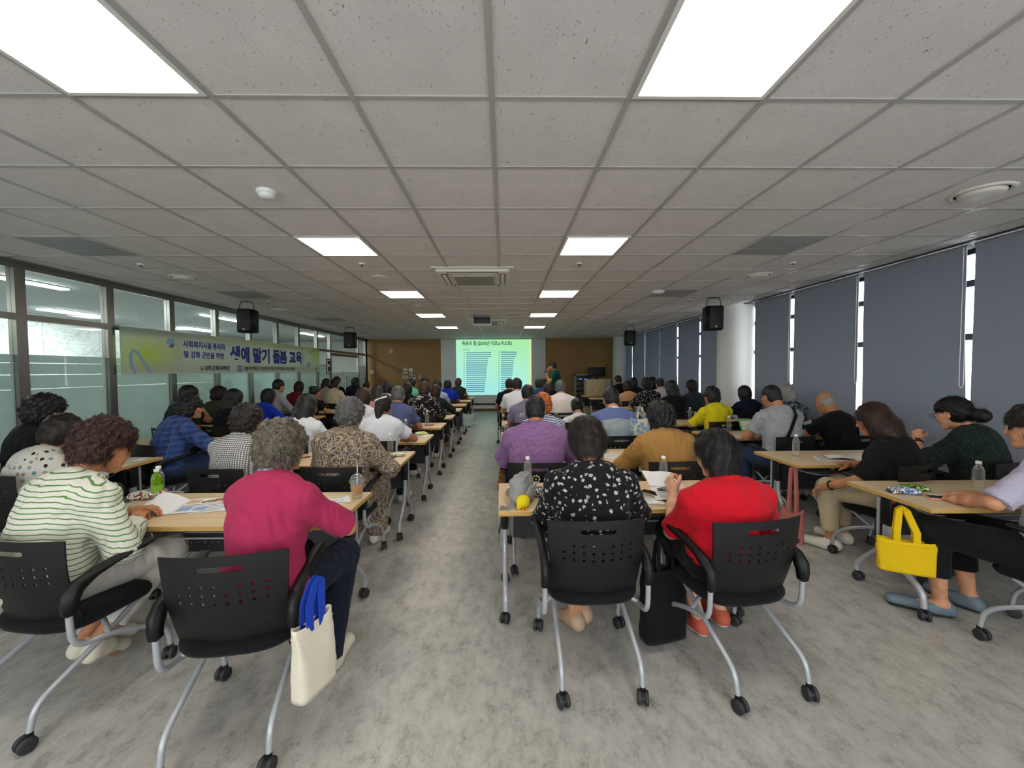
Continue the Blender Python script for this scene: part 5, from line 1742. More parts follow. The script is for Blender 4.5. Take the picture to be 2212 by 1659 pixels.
DARKP = [K['navy trousers'], K['grey trousers'], K['black cloth'], K['blue jeans']]
def chair_label(short):
    for lead in ('black caster chair of the person ', 'caster chair of person '):
        if len((lead + short).replace('-', ' ').split()) <= 16: return lead + short
    return 'chair of person ' + short
cast_n = [0]
def cast(short, px, py, Y, rz=0.0, chair_dx=0.0, chair_dy=0.0, crz=None, chair_on=True, **kw):
    """seats a person: px, py are the crown of the head in the photograph, Y the distance of the seat down the room"""
    cast_n[0] += 1
    lean = kw.get('lean', 8.0)
    p = at(px, py, Y + .03 + .5 * math.sin(R(lean)))
    hx = math.sin(R(rz)) * -.5 * math.sin(R(lean)) * .6
    x = p.x - hx
    q = kw.pop('q', 0 if Y < 2.6 else (1 if Y < 5.2 else 2))
    kw.setdefault('pants', DARKP[cast_n[0] % 4])
    if q == 2: kw.setdefault('shoes', None)
    else: kw.setdefault('shoes', [SHOE_B, SOLE_B] if cast_n[0] % 2 else [SHOE_W, SOLE_W])
    lab = kw.pop('label', None) or 'person ' + short
    info = person(lab, x, Y, R(rz), top=p.z, q=q, **kw)
    if chair_on:
        info['chair'] = chair(x + chair_dx, Y + chair_dy, R(rz if crz is None else crz), chair_label(short))
    return info
def loc(info, v):
    """photograph-derived world point in a person's own frame"""
    r = info; m = Matrix.Rotation(-r[2], 4, 'Z') @ Matrix.Translation((-r[0], -r[1], 0))
    return tuple(m @ Vector(v))
M_ = dict(female=False, shw=.185, hair='short')

# ---- nearest row
CHB1 = (-2.08, 1.96, R(-9)); CHB2 = (-1.14, 1.79, R(8)); CHC1 = (.435, 2.09, R(1)); CHC2 = (1.17, 2.06, R(9)); CHD1 = (2.98, 2.04, R(24))
def near(short, px, py, Yh, base, rzp, ch, **kw):
    top = at(px, py, Yh).z
    lab = 'person ' + short
    info = person(lab, base[0], base[1], R(rzp), top=top, q=0, **kw)
    chair(ch[0], ch[1], ch[2], chair_label(short))
    return info
# green stripes, far left of the first row
def L3(bx, by, rz, w): return loc((bx, by, R(rz)), w)
b = (-2.20, 1.97); r_ = -14
near('in a green striped white polo with white trousers', 190, 917, 2.10, b, r_, CHB1, lean=17, girth=1.12, shw=.175, hp=24, hy=R(-26), hair='permshort', hairc='red', headk=1.12, skin='warm', strand=9000,
     shirt=K['green striped cotton'], sleeve='long', collar=K['green striped cotton'], pants=K['white trousers'], pant_len=.8, shoes=[SHOE_W, SOLE_W], fold=.012, loose=.018,
     armR=((.15, .26, .73), (.8, -.6, -.6)), armL=((-.02, .36, .735), (-1, -.2, -.6)),
     feet={1: [(.16, .42, .51), (.10, .10, .17), (.06, .20, .05)], -1: [(-.12, .42, .51), (-.08, .16, .12), (-.06, .30, .05)]})
b = (-1.075, 1.82); r_ = -2
i_ = near('in a raspberry pink cardigan with short greying hair and glasses', 597, 914, 1.95, b, r_, CHB2, lean=10, twist=-14, girth=1.0, shw=.162, hp=4, hy=R(-64), hair='permshort', hairc='ash', headk=1.02, skin='warm', strand=9000, glasses='dark',
     shirt=K['raspberry knit'], sleeve='elbow', collar=K['lavender print scarf'], pants=K['navy trousers'], shoes=[SHOE_W, SOLE_W], fold=.012,
     armR=((.16, .36, .735), (1, -.35, -.45)), armL=((.02, .37, .735), (-.25, .1, -1)),
     feet={1: [(.17, .40, .52), (.17, .20, .09), (.18, .34, .04)], -1: [(-.08, .40, .52), (-.02, .30, .10), (-.02, .44, .04)]})
b = (.465, 2.10); r_ = 0
near('in a black blouse with small white flowers', 1268, 910, 2.20, b, r_, CHC1, lean=11, girth=1.0, shw=.168, hp=22, hy=R(8), hair='wave', hairc='dark', headk=1.06, strand=9000,
     shirt=K['black floral'], sleeve='long', loose=.02, collar=K['black floral'], pants=K['black floral'], pants_name='skirt', skirt=True, pant_len=.35, shoes=[SHOE_T, SOLE_B], fold=.012,
     armR=((.10, .33, .735), (1.3, -.3, -.6)), armL=((-.06, .33, .735), (-.9, -.3, -.8)),
     feet={1: [(.10, .42, .52), (-.02, .18, .17), (-.05, .27, .05)], -1: [(-.10, .42, .52), (-.07, .14, .15), (-.10, .24, .045)]})
b = (1.17, 2.07); r_ = 6
hand_c2 = at(1455, 1066, 2.36)
wl = L3(b[0], b[1], r_, hand_c2)
near('in a red polo shirt with short black hair', 1583, 935, 2.14, b, r_, CHC2, lean=6, girth=1.2, shw=.185, hp=14, hy=R(22), hair='wave', hairc='black', headk=1.06, skin='fair', strand=9000,
     shirt=K['red polo'], sleeve='elbow', collar=K['red polo'], pants=K['black cloth'], shoes=[SHOE_C, SOLE_W], fold=.012, pant_len=.7,
     armL=(wl, (-.5, -.5, -1), (.7, .1, -.2), (-.05, .55, .75)), armR=((.16, .30, .71), (1.1, -.5, -.5)), curl=(.5, .95),
     feet={1: [(.12, .42, .52), (.14, .26, .09), (.15, .41, .04)], -1: [(-.10, .40, .52), (-.03, .20, .09), (-.04, .35, .04)]})
b = (2.94, 2.05); r_ = 22
near('in a pale lilac short-sleeved top and wide black trousers', 2290, 880, 2.10, b, r_, CHD1, side_lean=10, lean=7, girth=1.12, shw=.175, hp=10, hy=R(0), hair='wave', hairc='dark', skin='mid',
     shirt=K['lilac waffle'], sleeve='elbow', pants=K['black cloth'], skirt=False, shoes=[SHOE_G, SOLE_B], pant_len=.62,
     armL=((-.10, .34, .735), (-1.2, -.3, -.5)), armR='table',
     feet={1: [(.10, .42, .53), (.12, .36, .09), (.14, .5, .04)], -1: [(-.16, .43, .53), (-.13, .40, .09), (-.22, .54, .04)]})

# ---- block along the glass
cast('in a white blouse with brown and blue polka dots', 122, 900, 3.12, -18, lean=14, girth=1.05, hp=18, hy=R(-15), hair='wave', hairc='dark', headk=1.1, shirt=K['polka cotton'], sleeve='long', loose=.02, collar=K['polka cotton'])
cast('in black with big swept-up black hair and sunglasses on the collar', 86, 857, 3.55, -35, chair_dx=-.0, lean=6, hy=R(-32), hair='perm', hairc='black', headk=1.12, shirt=K['black cloth'], strand=2500)
cast('in a blue plaid shirt by the glass', 398, 857, 4.28, -28, lean=20, girth=1.12, hp=2, hy=R(-32), hair='perm', hairc='black', shirt=K['blue plaid cotton'], sleeve='long', loose=.018, collar=K['blue plaid cotton'], armR='wide')
cast('in dark grey wearing glasses with a hand on the chin', 398, 834, 5.45, -30, q=1, lean=9, hy=R(-35), hair='short', hairc='black', female=False, shw=.185, shirt=K['charcoal cloth'], glasses='dark', armR='chin', skin='warm')
cast('in an olive shirt with curly black hair', 472, 837, 6.7, -15, hair='perm', hairc='black', shirt=K['olive cloth'], hy=R(-20))
cast('in black with long black hair beside the olive shirt', 503, 842, 5.55, -20, hair='long', hairc='black', shirt=K['black cloth'], hy=R(-28), q=1)
cast('in royal blue wearing glasses by the glass', 578, 841, 6.75, -25, hair='bob', hairc='black', shirt=K['royal blue cloth'], sleeve='long', hy=R(-38), glasses='dark', q=1)
cast('in a pale grey shirt with short black hair by the glass', 598, 821, 7.9, -28, shirt=K['pale grey shirt'], sleeve='long', hy=R(-30), hairc='black', q=1, **M_)
cast('in a dark red top with black bob', 645, 825, 9.1, -10, hair='bob', hairc='black', shirt=K['dark red cloth'])
def bow(info):
    c = info['Hc'] + info['A'][2] * .10 - info['A'][1] * .06
    m = MB(); m.lathe([(.0, -.03), (.05, -.02), (.055, .0), (.05, .02), (0, .03)], 14, M=Matrix.Translation(Vector(c))); m.build('hair_tie', plain('mint green hair tie', '9fd0b8', .6), info['root'])
cast('in black with a mint green hair tie', 676, 833, 8.1, -25, hair='bun', hairc='black', shirt=K['black cloth'], hy=R(-30), hp=22, extras=bow)
cast('in dusty pink with a tied ponytail', 703, 818, 10.2, -15, hair='pony', hairc='dark', shirt=K['dusty pink cloth'], hy=R(-15))
cast('in a beige ribbed knit with hair tied low', 722, 819, 9.25, -12, hair='lowbun', hairc='black', shirt=K['beige knit'], hy=R(-35), loose=.02)
cast('in black beyond the beige knit', 726, 814, 10.6, -12, shirt=K['black cloth'], hairc='black', **M_)
cast('in navy near the glass doors, taller of the pair', 766, 816, 12.0, -8, shirt=K['navy cloth'], hair='wave', hairc='black')
cast('in navy near the glass doors, in front of the pair', 768, 822, 11.3, -8, shirt=K['navy cloth'], hair='bob', hairc='black')
cast('with reddish brown hair nearest the glass doors', 791, 824, 12.3, -8, shirt=K['charcoal cloth'], hair='bob', hairc='red')

# ---- block left of the aisle
cast('in a black and white houndstooth shirt', 528, 878, 3.22, -8, lean=11, girth=1.05, hp=10, hy=R(-22), hair='perm', hairc='dark', shirt=K['houndstooth cotton'], collar=K['houndstooth cotton'], sleeve='long', strand=2500)
cast('in a brown and navy paisley dress with curly grey hair', 752, 866, 3.22, -3, lean=12, girth=1.16, shw=.178, hp=16, hy=R(-14), hair='permshort', hairc='salt', headk=1.06, shirt=K['paisley chiffon'], sleeve='long', loose=.02, pants=K['paisley chiffon'], skirt=True, pants_name='skirt', pant_len=.85, armR=((.17, .30, .73), (1.1, -.4, -.7)), strand=3500)
def tee_trim(info): pass
cast('in a white tee with a long black ponytail', 658, 854, 4.32, -10, lean=9, hp=14, hy=R(-25), hair='long', hairc='black', skin='fair', shirt=K['white tee'])
def clip(info):
    A, H = info['A'], info['Hc']
    pts = [Vector(H + A[0] * (x_ * .085) + A[1] * (-.098 - .022 * (1 - x_ * x_)) + A[2] * (.060 + .03 * x_)) for x_ in (-.75, -.4, 0, .4, .75)]
    m = MB(); m.tube(pts, .010, 8, bend=.02); m.build('hair_clip', plain('pearl white hair clip', 'd9d6c6', .3), info['root'])
cast('in a white polo tee with a pearl hair clip', 826, 852, 4.34, -3, lean=10, girth=1.12, hp=12, hy=R(-12), hair='pony', hairc='black', skin='warm', shirt=K['white tee'], collar=K['navy cloth'], armR='wide', extras=clip)
cast('in a white shirt with dark brown bob and glasses', 784, 839, 5.45, -6, hair='bob', hairc='red', shirt=K['white cotton'], sleeve='long', hy=R(-30), glasses='metal', q=1)
cast('in a slate blue polo with grey hair', 858, 836, 5.5, -4, lean=9, hy=R(-12), hairc='salt', shirt=K['slate blue polo'], collar=K['slate blue polo'], glasses='metal', girth=1.1, q=1, **M_)
cast('with long dark hair behind the white shirt', 814, 834, 6.7, 0, hair='long', hairc='dark', shirt=K['dusty pink cloth'])
cast('in a black shirt with white brush strokes', 916, 826, 6.7, 0, lean=7, girth=1.16, hair='wave', hairc='brown', shirt=K['black print'], sleeve='long', loose=.02, q=1)
cast('in dark green with reddish hair', 941, 832, 7.75, -4, hair='bob', hairc='red', shirt=K['deep green cloth'], sleeve='long', hy=R(-14), armR='wide')
cast('in black with a round black bob, middle of the left block', 880, 827, 7.95, 0, hair='bob', hairc='black', shirt=K['black cloth'])
cast('with short black hair beside the brown wall, left block', 836, 827, 8.0, 0, hair='wave', hairc='black', shirt=K['ivory shirt'])
cast('in a pale blue shirt leaning behind the dark green', 945, 823, 9.1, 0, hair='wave', hairc='black', shirt=K['pale blue shirt'])
cast('in a mint green polo with cropped black hair', 889, 818, 9.3, -8, lean=5, hy=R(-10), hairc='black', shirt=K['mint cloth'], collar=K['mint cloth'], **M_)
cast('in royal blue at the aisle end, far left block', 967, 821, 10.25, 0, hair='bob', hairc='black', shirt=K['royal blue cloth'])
cast('in black print with curly hair behind the mint polo', 918, 817, 10.4, 0, hair='perm', hairc='black', shirt=K['black print'])
cast('in a sleeveless charcoal top before the screen', 990, 818, 11.75, 0, hair='wave', hairc='brown', shirt=K['charcoal cloth'], sleeve='none', skin='mid')

# ---- block right of the aisle
cast('in a purple linen shirt with thinning black hair', 1156, 857, 3.28, -2, lean=8, girth=1.2, hp=12, hy=R(-6), hair='thin', hairc='black', female=False, shw=.195, skin='warm', shirt=K['purple linen'], sleeve='elbow', loose=.02, collar=K['purple linen'], armR='wide', q=0, strand=2500)
def hood(info):
    N, U, Fw, X = info['N'], info['U'], info['Fw'], info['X']
    S = Sdf(); S.ell(N - U * .05 - Fw * .085, (.115, .045, .075), np.stack([X, Fw, U]), .03); S.ell(N + U * .0 - Fw * .06, (.10, .05, .035), np.stack([X, Fw, U]), .04)
    S.relief = folds(77, .010, 70); V, F = surface(S, .009, 1)
    link('hood', np_mesh('hood', V, F), K['tan jacket'], info['root'])
cast('in a tan hooded jacket', 1428, 873, 3.27, 4, lean=9, girth=1.05, hp=10, hy=R(-10), hair='perm', hairc='black', headk=1.03, shirt=K['tan jacket'], shirt_name='jacket', sleeve='long', loose=.03, fold=.014, armR='wide', extras=hood, q=0, strand=3500)
cast('in navy and white stripes with curly orange hair', 1172, 853, 4.5, 0, lean=9, hair='perm', hairc='orange', shirt=K['navy stripe'], sleeve='long', hy=R(-12))
def back_print(info):
    N, U, Fw, X = info['N'], info['U'], info['Fw'], info['X']
    m = MB()
    for i, w in enumerate((.022, .03, .026)):
        c = N - U * .16 - Fw * .1335 + X * (-.03 + .035 * i) - U * .012 * i
        m.box(-w / 2, w / 2, -.004, .004, -.006, .006, M=Matrix.Translation(Vector(c)) @ Matrix.Rotation(R(14), 4, 'Y'))
    m.build('shirt_print', NAVY, info['root'])
cast('in a grey and blue two-tone polo', 1322, 839, 4.48, 3, lean=8, girth=1.12, hp=14, hairc='black', female=False, shw=.195, hair='short', shirt=K['grey blue polo'], collar=K['white cotton'], sleeve='short')
def st_print(info):
    N, U, Fw, X = info['N'], info['U'], info['Fw'], info['X']
    me = text_mesh('ST', .07, .001, 'CENTER', extrude=.012)
    c = Vector(N - U * .16 - Fw * .142 - X * .10)
    Mx = Matrix((list(X) + [0], list(U) + [0], list(-Fw) + [0], [0, 0, 0, 1])).transposed()
    for v in me.vertices: v.co = c + (Mx.to_3x3() @ v.co)
    link('shirt_lettering', me, K['white cotton'], info['root'])
cast('in a mauve grey tee lettered ST', 1140, 833, 5.65, 2, lean=7, hy=R(8), hairc='black', shirt=K['mauve tee'], extras=st_print, q=1, **M_)
cast('in a white sleeveless blouse with hair tied back', 1247, 862, 5.6, 0, lean=16, hp=30, hair='bun', hairc='black', shirt=K['white cotton'], sleeve='cap', collar=K['white cotton'], q=1)
cast('in a white shirt and navy vest with straight black hair', 1117, 818, 7.0, 2, hairc='black', shirt=K['white cotton'], hy=R(6), **M_)
cast('in an ivory shirt with greying hair', 1211, 823, 6.85, 2, lean=6, girth=1.16, hairc='salt', shirt=K['ivory shirt'], sleeve='long', collar=K['ivory shirt'], hy=R(10), q=1, **M_)
cast('in black at the aisle end, beside the white shirt', 1101, 819, 8.2, 3, hairc='black', shirt=K['black cloth'], **M_)
cast('in black with reddish brown hair before the ivory shirt', 1184, 827, 8.25, 0, hair='bob', hairc='red', shirt=K['black cloth'])
cast('in dark blue with smooth black hair under the presenter', 1172, 818, 9.5, 2, hair='bob', hairc='black', shirt=K['dark blue cloth'])
cast('in a green tee beyond the dark blue', 1163, 820, 10.8, 0, hair='wave', hairc='black', shirt=K['green tee'])

# ---- block along the blinds
b = at(1900, 874, 3.12)
hnd = at(1772, 1082, 3.05)
cast('in a black tee with shoulder-length brown hair', 1903, 874, 3.02, 30, chair_dx=-.02, chair_dy=.06, lean=10, girth=1.15, shw=.178, hp=18, hy=R(-24), hair='long', hairc='brown', shirt=K['black cloth'], skin='warm', crz=18, q=0, sleeve='elbow',
     pants=K['beige trousers'], pant_len=.8, shoes=[SHOE_W, SOLE_W], armL=((-.24, .36, .56), (-.6, -.6, -.3)), armR=((.12, .34, .70), (1, -.3, -.6)), extras=lambda i: watch(i, 'L'), strand=6000)
cast('in a dark green speckled blouse with a low bun', 2078, 860, 3.12, 16, lean=10, girth=1.1, hp=20, hy=R(18), hair='lowbun', hairc='black', headk=1.08, skin='fair', shirt=K['green speckle'], sleeve='elbow', loose=.022, armL=((-.12, .33, .90), (-.7, -.2, -.9), (.7, .2, .2), (.5, .3, .8)), glasses='dark', q=0, extras=lambda i: watch(i, 'L'), curl=(.5, 1.2), strand=5000)
def strap(info):
    N, U, Fw, X, Hp = info['N'], info['U'], info['Fw'], info['X'], info['Hp']
    T_ = lambda t, e: Vector(N * (1 - t) + Hp * t + X * (.10 - .34 * t) * 1.0 - Fw * (.150 + .03 * math.sin(t * 3.1)) + Fw * e)
    m = MB(); vs = []; fs = []
    pts = [Vector(N + X * .085 + U * .035 + Fw * .02), Vector(N + X * .09 + U * .02 - Fw * .095)] + [T_(t, 0) for t in (.12, .25, .4, .55, .7, .85)]
    for i, p in enumerate(pts):
        t = (pts[min(i + 1, len(pts) - 1)] - pts[max(0, i - 1)]).normalized(); w = t.cross(Vector(-Fw)).normalized() * .018
        o = Vector(-Fw) * .006
        vs += [p + w, p - w, p + w + o, p - w + o]
    for i in range(len(pts) - 1):
        a, b_ = 4 * i, 4 * i + 4
        fs += [(a, a + 1, b_ + 1, b_), (a + 2, b_ + 2, b_ + 3, a + 3), (a, b_, b_ + 2, a + 2), (a + 1, a + 3, b_ + 3, b_ + 1)]
    m.add(vs, fs, 0, True); m.build('bag_strap', M['black_mesh'], info['root'])
cast('in a grey tee with a black crossbody strap and glasses', 1675, 834, 4.32, 8, lean=7, girth=1.18, hp=18, hy=R(34), hairc='black', female=False, shw=.195, hair='crew', skin='warm', shirt=K['grey tee'], fold=.014, glasses='dark', extras=strap)
cast('in a black polo, bald with grey sides and glasses', 1795, 848, 4.36, 10, lean=13, hp=26, hy=R(34), hair='bald', hairc='white', female=False, shw=.185, skin='warm', shirt=K['black cloth'], collar=K['black cloth'], glasses='metal', extras=lambda i: watch(i, 'L'), armL='wide')
cast('in a yellow knit wearing glasses', 1540, 837, 5.55, 6, lean=7, hy=R(38), hair='wave', hairc='black', shirt=K['yellow knit'], sleeve='elbow', glasses='dark', q=1)
cast('in a teal and white print with curly white hair', 1700, 834, 5.6, 5, hair='perm', hairc='white', shirt=K['teal print'], hy=R(8), q=1)
cast('in black with long black hair past the yellow knit', 1451, 823, 6.75, 6, hair='long', hairc='black', shirt=K['black cloth'], hy=R(20))
cast('in navy with a black bob before the round column', 1608, 834, 6.8, 8, hair='bob', hairc='black', shirt=K['navy cloth'], hy=R(34))
cast('in a black dress with white flecks', 1398, 818, 7.9, 3, girth=1.1, hair='perm', hairc='black', shirt=K['floral dress'], sleeve='elbow', armL='wide', q=1)
cast('in dark teal with short curly hair', 1495, 823, 7.95, 5, hair='perm', hairc='black', shirt=K['dark teal cloth'])
cast('in an orange gingham top', 1355, 825, 9.2, 3, hair='wave', hairc='dark', shirt=K['orange gingham'], hy=R(15))
def flat_cap(info):
    S = Sdf(); A, H = info['A'], info['Hc']
    S.ell(H + A[2] * .075, (.098, .118, .055), A, .02); S.ell(H + A[2] * .055 + A[1] * .10, (.075, .06, .016), A, .02); S.plane(H + A[2] * .04, -A[2])
    V, F = surface(S, .011, 1); link('flat_cap', np_mesh('flat_cap', V, F), cloth('grey flat cap cloth', '4a4844'), info['root'])
cast('in a pale plaid shirt and grey flat cap', 1426, 818, 9.35, 6, shirt=K['pale plaid'], hairc='black', hy=R(35), extras=flat_cap, sleeve='long', **M_)
cast('in black before the far end of the blinds', 1369, 817, 10.6, 3, hair='bob', hairc='black', shirt=K['black cloth'])
cast('in black with a cropped head turned to the side', 1337, 812, 11.2, 20, lean=4, hairc='black', shirt=K['black cloth'], hy=R(25), **M_)
cast('in black beyond the flat cap', 1409, 815, 10.7, 3, hair='wave', hairc='black', shirt=K['black cloth'])

# ---- presenter standing by the screen
pp = at(1199, 782.5, 11.9)
def mic(info):
    c = info['HP'](-.012, .135, -.062) ; W = info['WR']
    m = MB(); d = Vector(W - c).normalized(); a = Vector(c)
    m.tube([a + d * .02, a + d * .20], [.013, .011], 10); o = m.build('microphone_handle', M['dark'], None)
    tag(o, 'black handheld microphone held at the presenter\'s mouth', 'microphone')
    o.matrix_world = Matrix.Translation(info['root'].location) @ Matrix.Rotation(info['root'].rotation_euler.z, 4, 'Z')
    o.name = 'microphone'
    h = MB(); h.lathe([(0, -.03), (.02, -.022), (.026, 0), (.02, .022), (0, .03)], 14, M=Matrix.Translation(a)); h.build('microphone_head', M['white_plastic'], o)
    r = MB(); e = Vector(info['WL'] + nrm(info['WL'] - info['EL']) * .11); f = Vector(nrm(info['WL'] - info['EL'])); r.tube([e - f * .04, e + f * .08], .012, 8)
    ro = r.build('slide_remote', M['dark'], None); tag(ro, 'black slide remote in the presenter\'s outstretched hand', 'remote'); ro.matrix_world = o.matrix_world.copy()
person('person standing in a dark green polo, holding a microphone and pointing', pp.x, 11.9, R(72), top=pp.z, stand=True, female=False, shw=.19, lean=3, hp=4, hy=R(8), hair='short', hairc='black', shirt=K['green polo'], collar=K['green polo'], pants=K['navy trousers'], shoes=[SHOE_B, SOLE_B],
       armR=((.03, .22, pp.z - .30), (.6, -.4, -1)), armL=(loc((pp.x, 11.9, R(72)), at(1181, 812, 11.75)), (-.6, -.6, -.8)), q=1, glasses='dark', extras=mic, skin='warm')

# ---------------------------------------------------------------- things on and by the tables
def bottle_proto(name, content, h=.205, r=.031, ribs=7, full=.8):
    root = empty(name)
    prof = [(.0, .002), (r * .7, .0), (r * .96, .006), (r, .014)]
    z = .02; top = h * .62
    for i in range(ribs):
        z0 = .02 + (top - .02) * i / ribs; dz = (top - .02) / ribs
        prof += [(r, z0 + dz * .1), (r, z0 + dz * .55), (r * .93, z0 + dz * .72), (r * .93, z0 + dz * .88)]
    prof += [(r, top + .004), (r * .97, h * .70), (r * .75, h * .80), (r * .45, h * .87), (.0125, h * .895), (.0125, h * .93)]
    m = MB(); m.lathe(prof, 20); m.build('body', content, root, fix=False)
    m = MB(); m.lathe([(.0148, h * .905), (.0155, h * .91), (.0155, h * .99), (.013, h), (0, h)], 18); m.build('cap', M['cap'], root)
    tag(root, 'bottle', 'bottle', 'water bottles on the tables'); remember(root)
    return root
BOT = bottle_proto('water_bottle', M['pet']); b_used = [False]
def bottle(px, py, label, z=TOP):
    p = on_table(at_z(px, py, z))
    if not b_used[0]: b_used[0] = True; BOT.location = (p.x, p.y, z); BOT['label'] = label; return BOT
    return copy_tree(BOT, (p.x, p.y, z), random.random() * 3, label)
random.seed(4)
for px, py, lab in ((368.5, 1063, 'clear water bottle beside the green tea bottle on the first left table'), (843.5, 979, 'clear water bottle by the snack packet, beside the paisley dress'),
        (884.5, 935, 'clear water bottle beside the slate blue polo elbow'), (923, 915, 'clear water bottle on the fourth left table near the red packet'),
        (1140, 1047, 'clear water bottle behind the grey shoulder bag'), (1093.5, 987, 'clear water bottle at the purple shirt elbow, nearer the phone'), (1094, 955, 'clear water bottle just behind the one at the purple shirt elbow'),
        (1433, 1046, 'clear water bottle between the tan jacket and the red polo'), (1207.5, 923, 'clear water bottle right of the navy stripes'), (1222, 897, 'clear water bottle left of the white sleeveless blouse'),
        (1096, 893, 'clear water bottle beside the mauve tee'), (1487, 906, 'clear water bottle left of the yellow knit'), (1572.5, 931, 'clear water bottle behind the yellow knit chair, on the third blind-side table'),
        (1719, 985, 'clear water bottle on the corner of the second blind-side table'), (1997, 982, 'taller-looking clear water bottle of the pair by the speckled blouse'), (2011, 980, 'clear water bottle half hidden in the pair by the speckled blouse'),
        (2112, 1062, 'clear water bottle on the first blind-side table before the lilac top'), (1554.5, 876, 'clear water bottle right of the yellow knit'), (1650, 893, 'clear water bottle before the white curls'),
        (1294, 857, 'clear water bottle near the lectern on an empty far table'), (1366, 873, 'clear water bottle beside the flecked dress'), (1080, 853, 'clear water bottle at the aisle end of a far table, nearer the aisle'),
        (1085, 852, 'clear water bottle at the aisle end of a far table, farther in'), (246, 927, 'clear water bottle by the glass beside the swept-up hair'), (701, 873, 'clear water bottle beside the mint hair tie')):
    bottle(px, py, lab)
# green tea
root = bottle_proto('tea_bottle', M['tea'], .19, .032, 0); del CH[root.name]
p = on_table(at_z(340, 1074, TOP)); root.location = (p.x, p.y, TOP); tag(root, 'green tea bottle with a white cap on the first left table', 'bottle'); del root['group']
m = MB(); m.lathe([(.0328, .02), (.0328, .085)], 20); m.build('label_band', plain('green drink label', '86b53a', .5), root, fix=False)
# iced coffee cup
p = on_table(at_z(772, 1075, TOP))
root = empty('coffee_cup', (p.x, p.y, TOP)); tag(root, 'clear plastic iced coffee cup with brown sleeve, domed lid and straw', 'cup')
m = MB(); m.lathe([(.028, .0), (.030, .004), (.044, .105), (.047, .108)], 24); m.build('cup_body', M['pet'], root, fix=False)
m = MB(); m.lathe([(.0, .003), (.0275, .003), (.030, .022)], 24); m.lathe([(.029, .022), (.0385, .082), (0, .083)], 24, 1)
m.build('drink', [plain('pale lemon drink', 'd9cf8a', .2), plain('milk coffee', 'b98552', .3)], root)
m = MB(); m.lathe([(.0322, .025), (.0415, .078)], 24); m.build('paper_sleeve', plain('brown card sleeve', 'b5855a', .8), root, fix=False)
m = MB(); m.box(-.0385, -.0375, -.012, .012, .045, .052); m.build('sleeve_print', plain('sleeve print', '6b4a30', .8), root)
m = MB(); m.lathe([(.048, .106), (.050, .110), (.048, .114), (.044, .125), (.034, .146), (.02, .157), (.008, .160)], 24); m.build('dome_lid', M['pet'], root, fix=False)
m = MB(); m.tube([(0, .0, .02), (.004, .002, .215)], .0035, 8); m.build('straw', plain('clear straw', 'cfd6d8', .3), root)
# lavender tumbler
p = on_table(at_z(884.5, 881, TOP)); root = empty('tumbler', (p.x, p.y, TOP)); tag(root, 'lavender tumbler with a blue straw beside the black print shirt', 'cup')
m = MB(); m.lathe([(.0, 0), (.032, 0), (.043, .15), (.045, .152), (.0, .155)], 20); m.build('cup_body', plain('lavender cup', 'a79cc9', .3), root)
m = MB(); m.lathe([(.046, .15), (.046, .162), (0, .164)], 20); m.build('lid', plain('pale lilac lid', 'c3bbe0', .3), root)
m = MB(); m.tube([(0, 0, .16), (.01, 0, .24)], .004, 8); m.build('straw', plain('blue straw', '4c4fae', .3), root)

# ---- papers
def paper(px, py, w, h, deg, label, lines=6, kind='print', curl_=.0, pics=None, group='handout sheets on the tables'):
    p = on_table(at_z(px, py, TOP))
    root = empty('handout_sheet', (p.x, p.y, TOP + .0012), R(deg)); tag(root, label, 'paper', group)
    vs, fs = sheet_mesh(-w / 2, w / 2, -h / 2, h / 2, 6, 6, lambda u, v: Vector((u, v, .0008 + curl_ * max(0, (v / h + .1)) ** 2 + .002 * math.sin(u * 14 + px))))
    m = MB(); m.add(vs, fs, 0, True); m.add([q - Vector((0, 0, .0016)) for q in vs], [tuple(reversed(f)) for f in fs]); m.build('sheet', M['paper'], root, fix=False)
    m = MB()
    rr = random.Random(int(px))
    for i in range(lines):
        y = h * (.36 - .72 * i / max(1, lines - 1)); l = w * rr.uniform(.25, .4)
        z = .0022 + curl_ * max(0, (y / h + .1)) ** 2 
        m.box(-w * .4, -w * .4 + l * 2, y - .0018, y + .0018, z, z + .0006)
    if lines: m.build('printed_lines', M['ink'], root)
    return root
paper(478, 1094, .26, .20, 12, 'white sheet under the orange pen beside the open booklet')
paper(735, 1081, .12, .15, 25, 'corner of a white sheet at the raspberry cardigan elbow', 3)
paper(283, 994, .24, .18, 8, 'white sheet at the table corner beyond the striped polo')
paper(905, 942, .24, .18, 4, 'white sheet on the third left table by the snack packet')
paper(1330, 985, .22, .2, -18, 'white sheet between the purple shirt and the tan jacket')
paper(1395, 1082, .21, .14, -8, 'white sheet under the black floral sleeve', 3)
paper(1185, 985, .2, .16, 6, 'white sheet in front of the purple shirt', 3)
paper(1795, 992, .24, .2, -25, 'white sheet beneath the open notebook on the second blind-side table')
paper(2030, 1000, .2, .24, 14, 'lined white sheet below the hands of the speckled blouse', 9)
paper(2100, 1083, .30, .21, -18, 'white sheet beside the pink phone on the first blind-side table', 6)
paper(1530, 922, .2, .15, 6, 'white sheet left of the yellow knit sleeve', 3)
paper(1630, 905, .2, .15, 0, 'white sheet right of the yellow knit on its table', 3)
paper(462, 961, .2, .16, 10, 'white sheet at the blue plaid elbow', 3)
paper(690, 911, .2, .16, 0, 'white sheet by the royal blue sleeve', 3)
paper(985, 869, .2, .16, 0, 'white sheet on a far left table by the aisle, nearer', 0)
paper(998, 861, .2, .14, 0, 'white sheet on a far left table by the aisle, farther', 0)
paper(960, 903, .18, .14, 0, 'white sheet beside the black glasses case', 0)
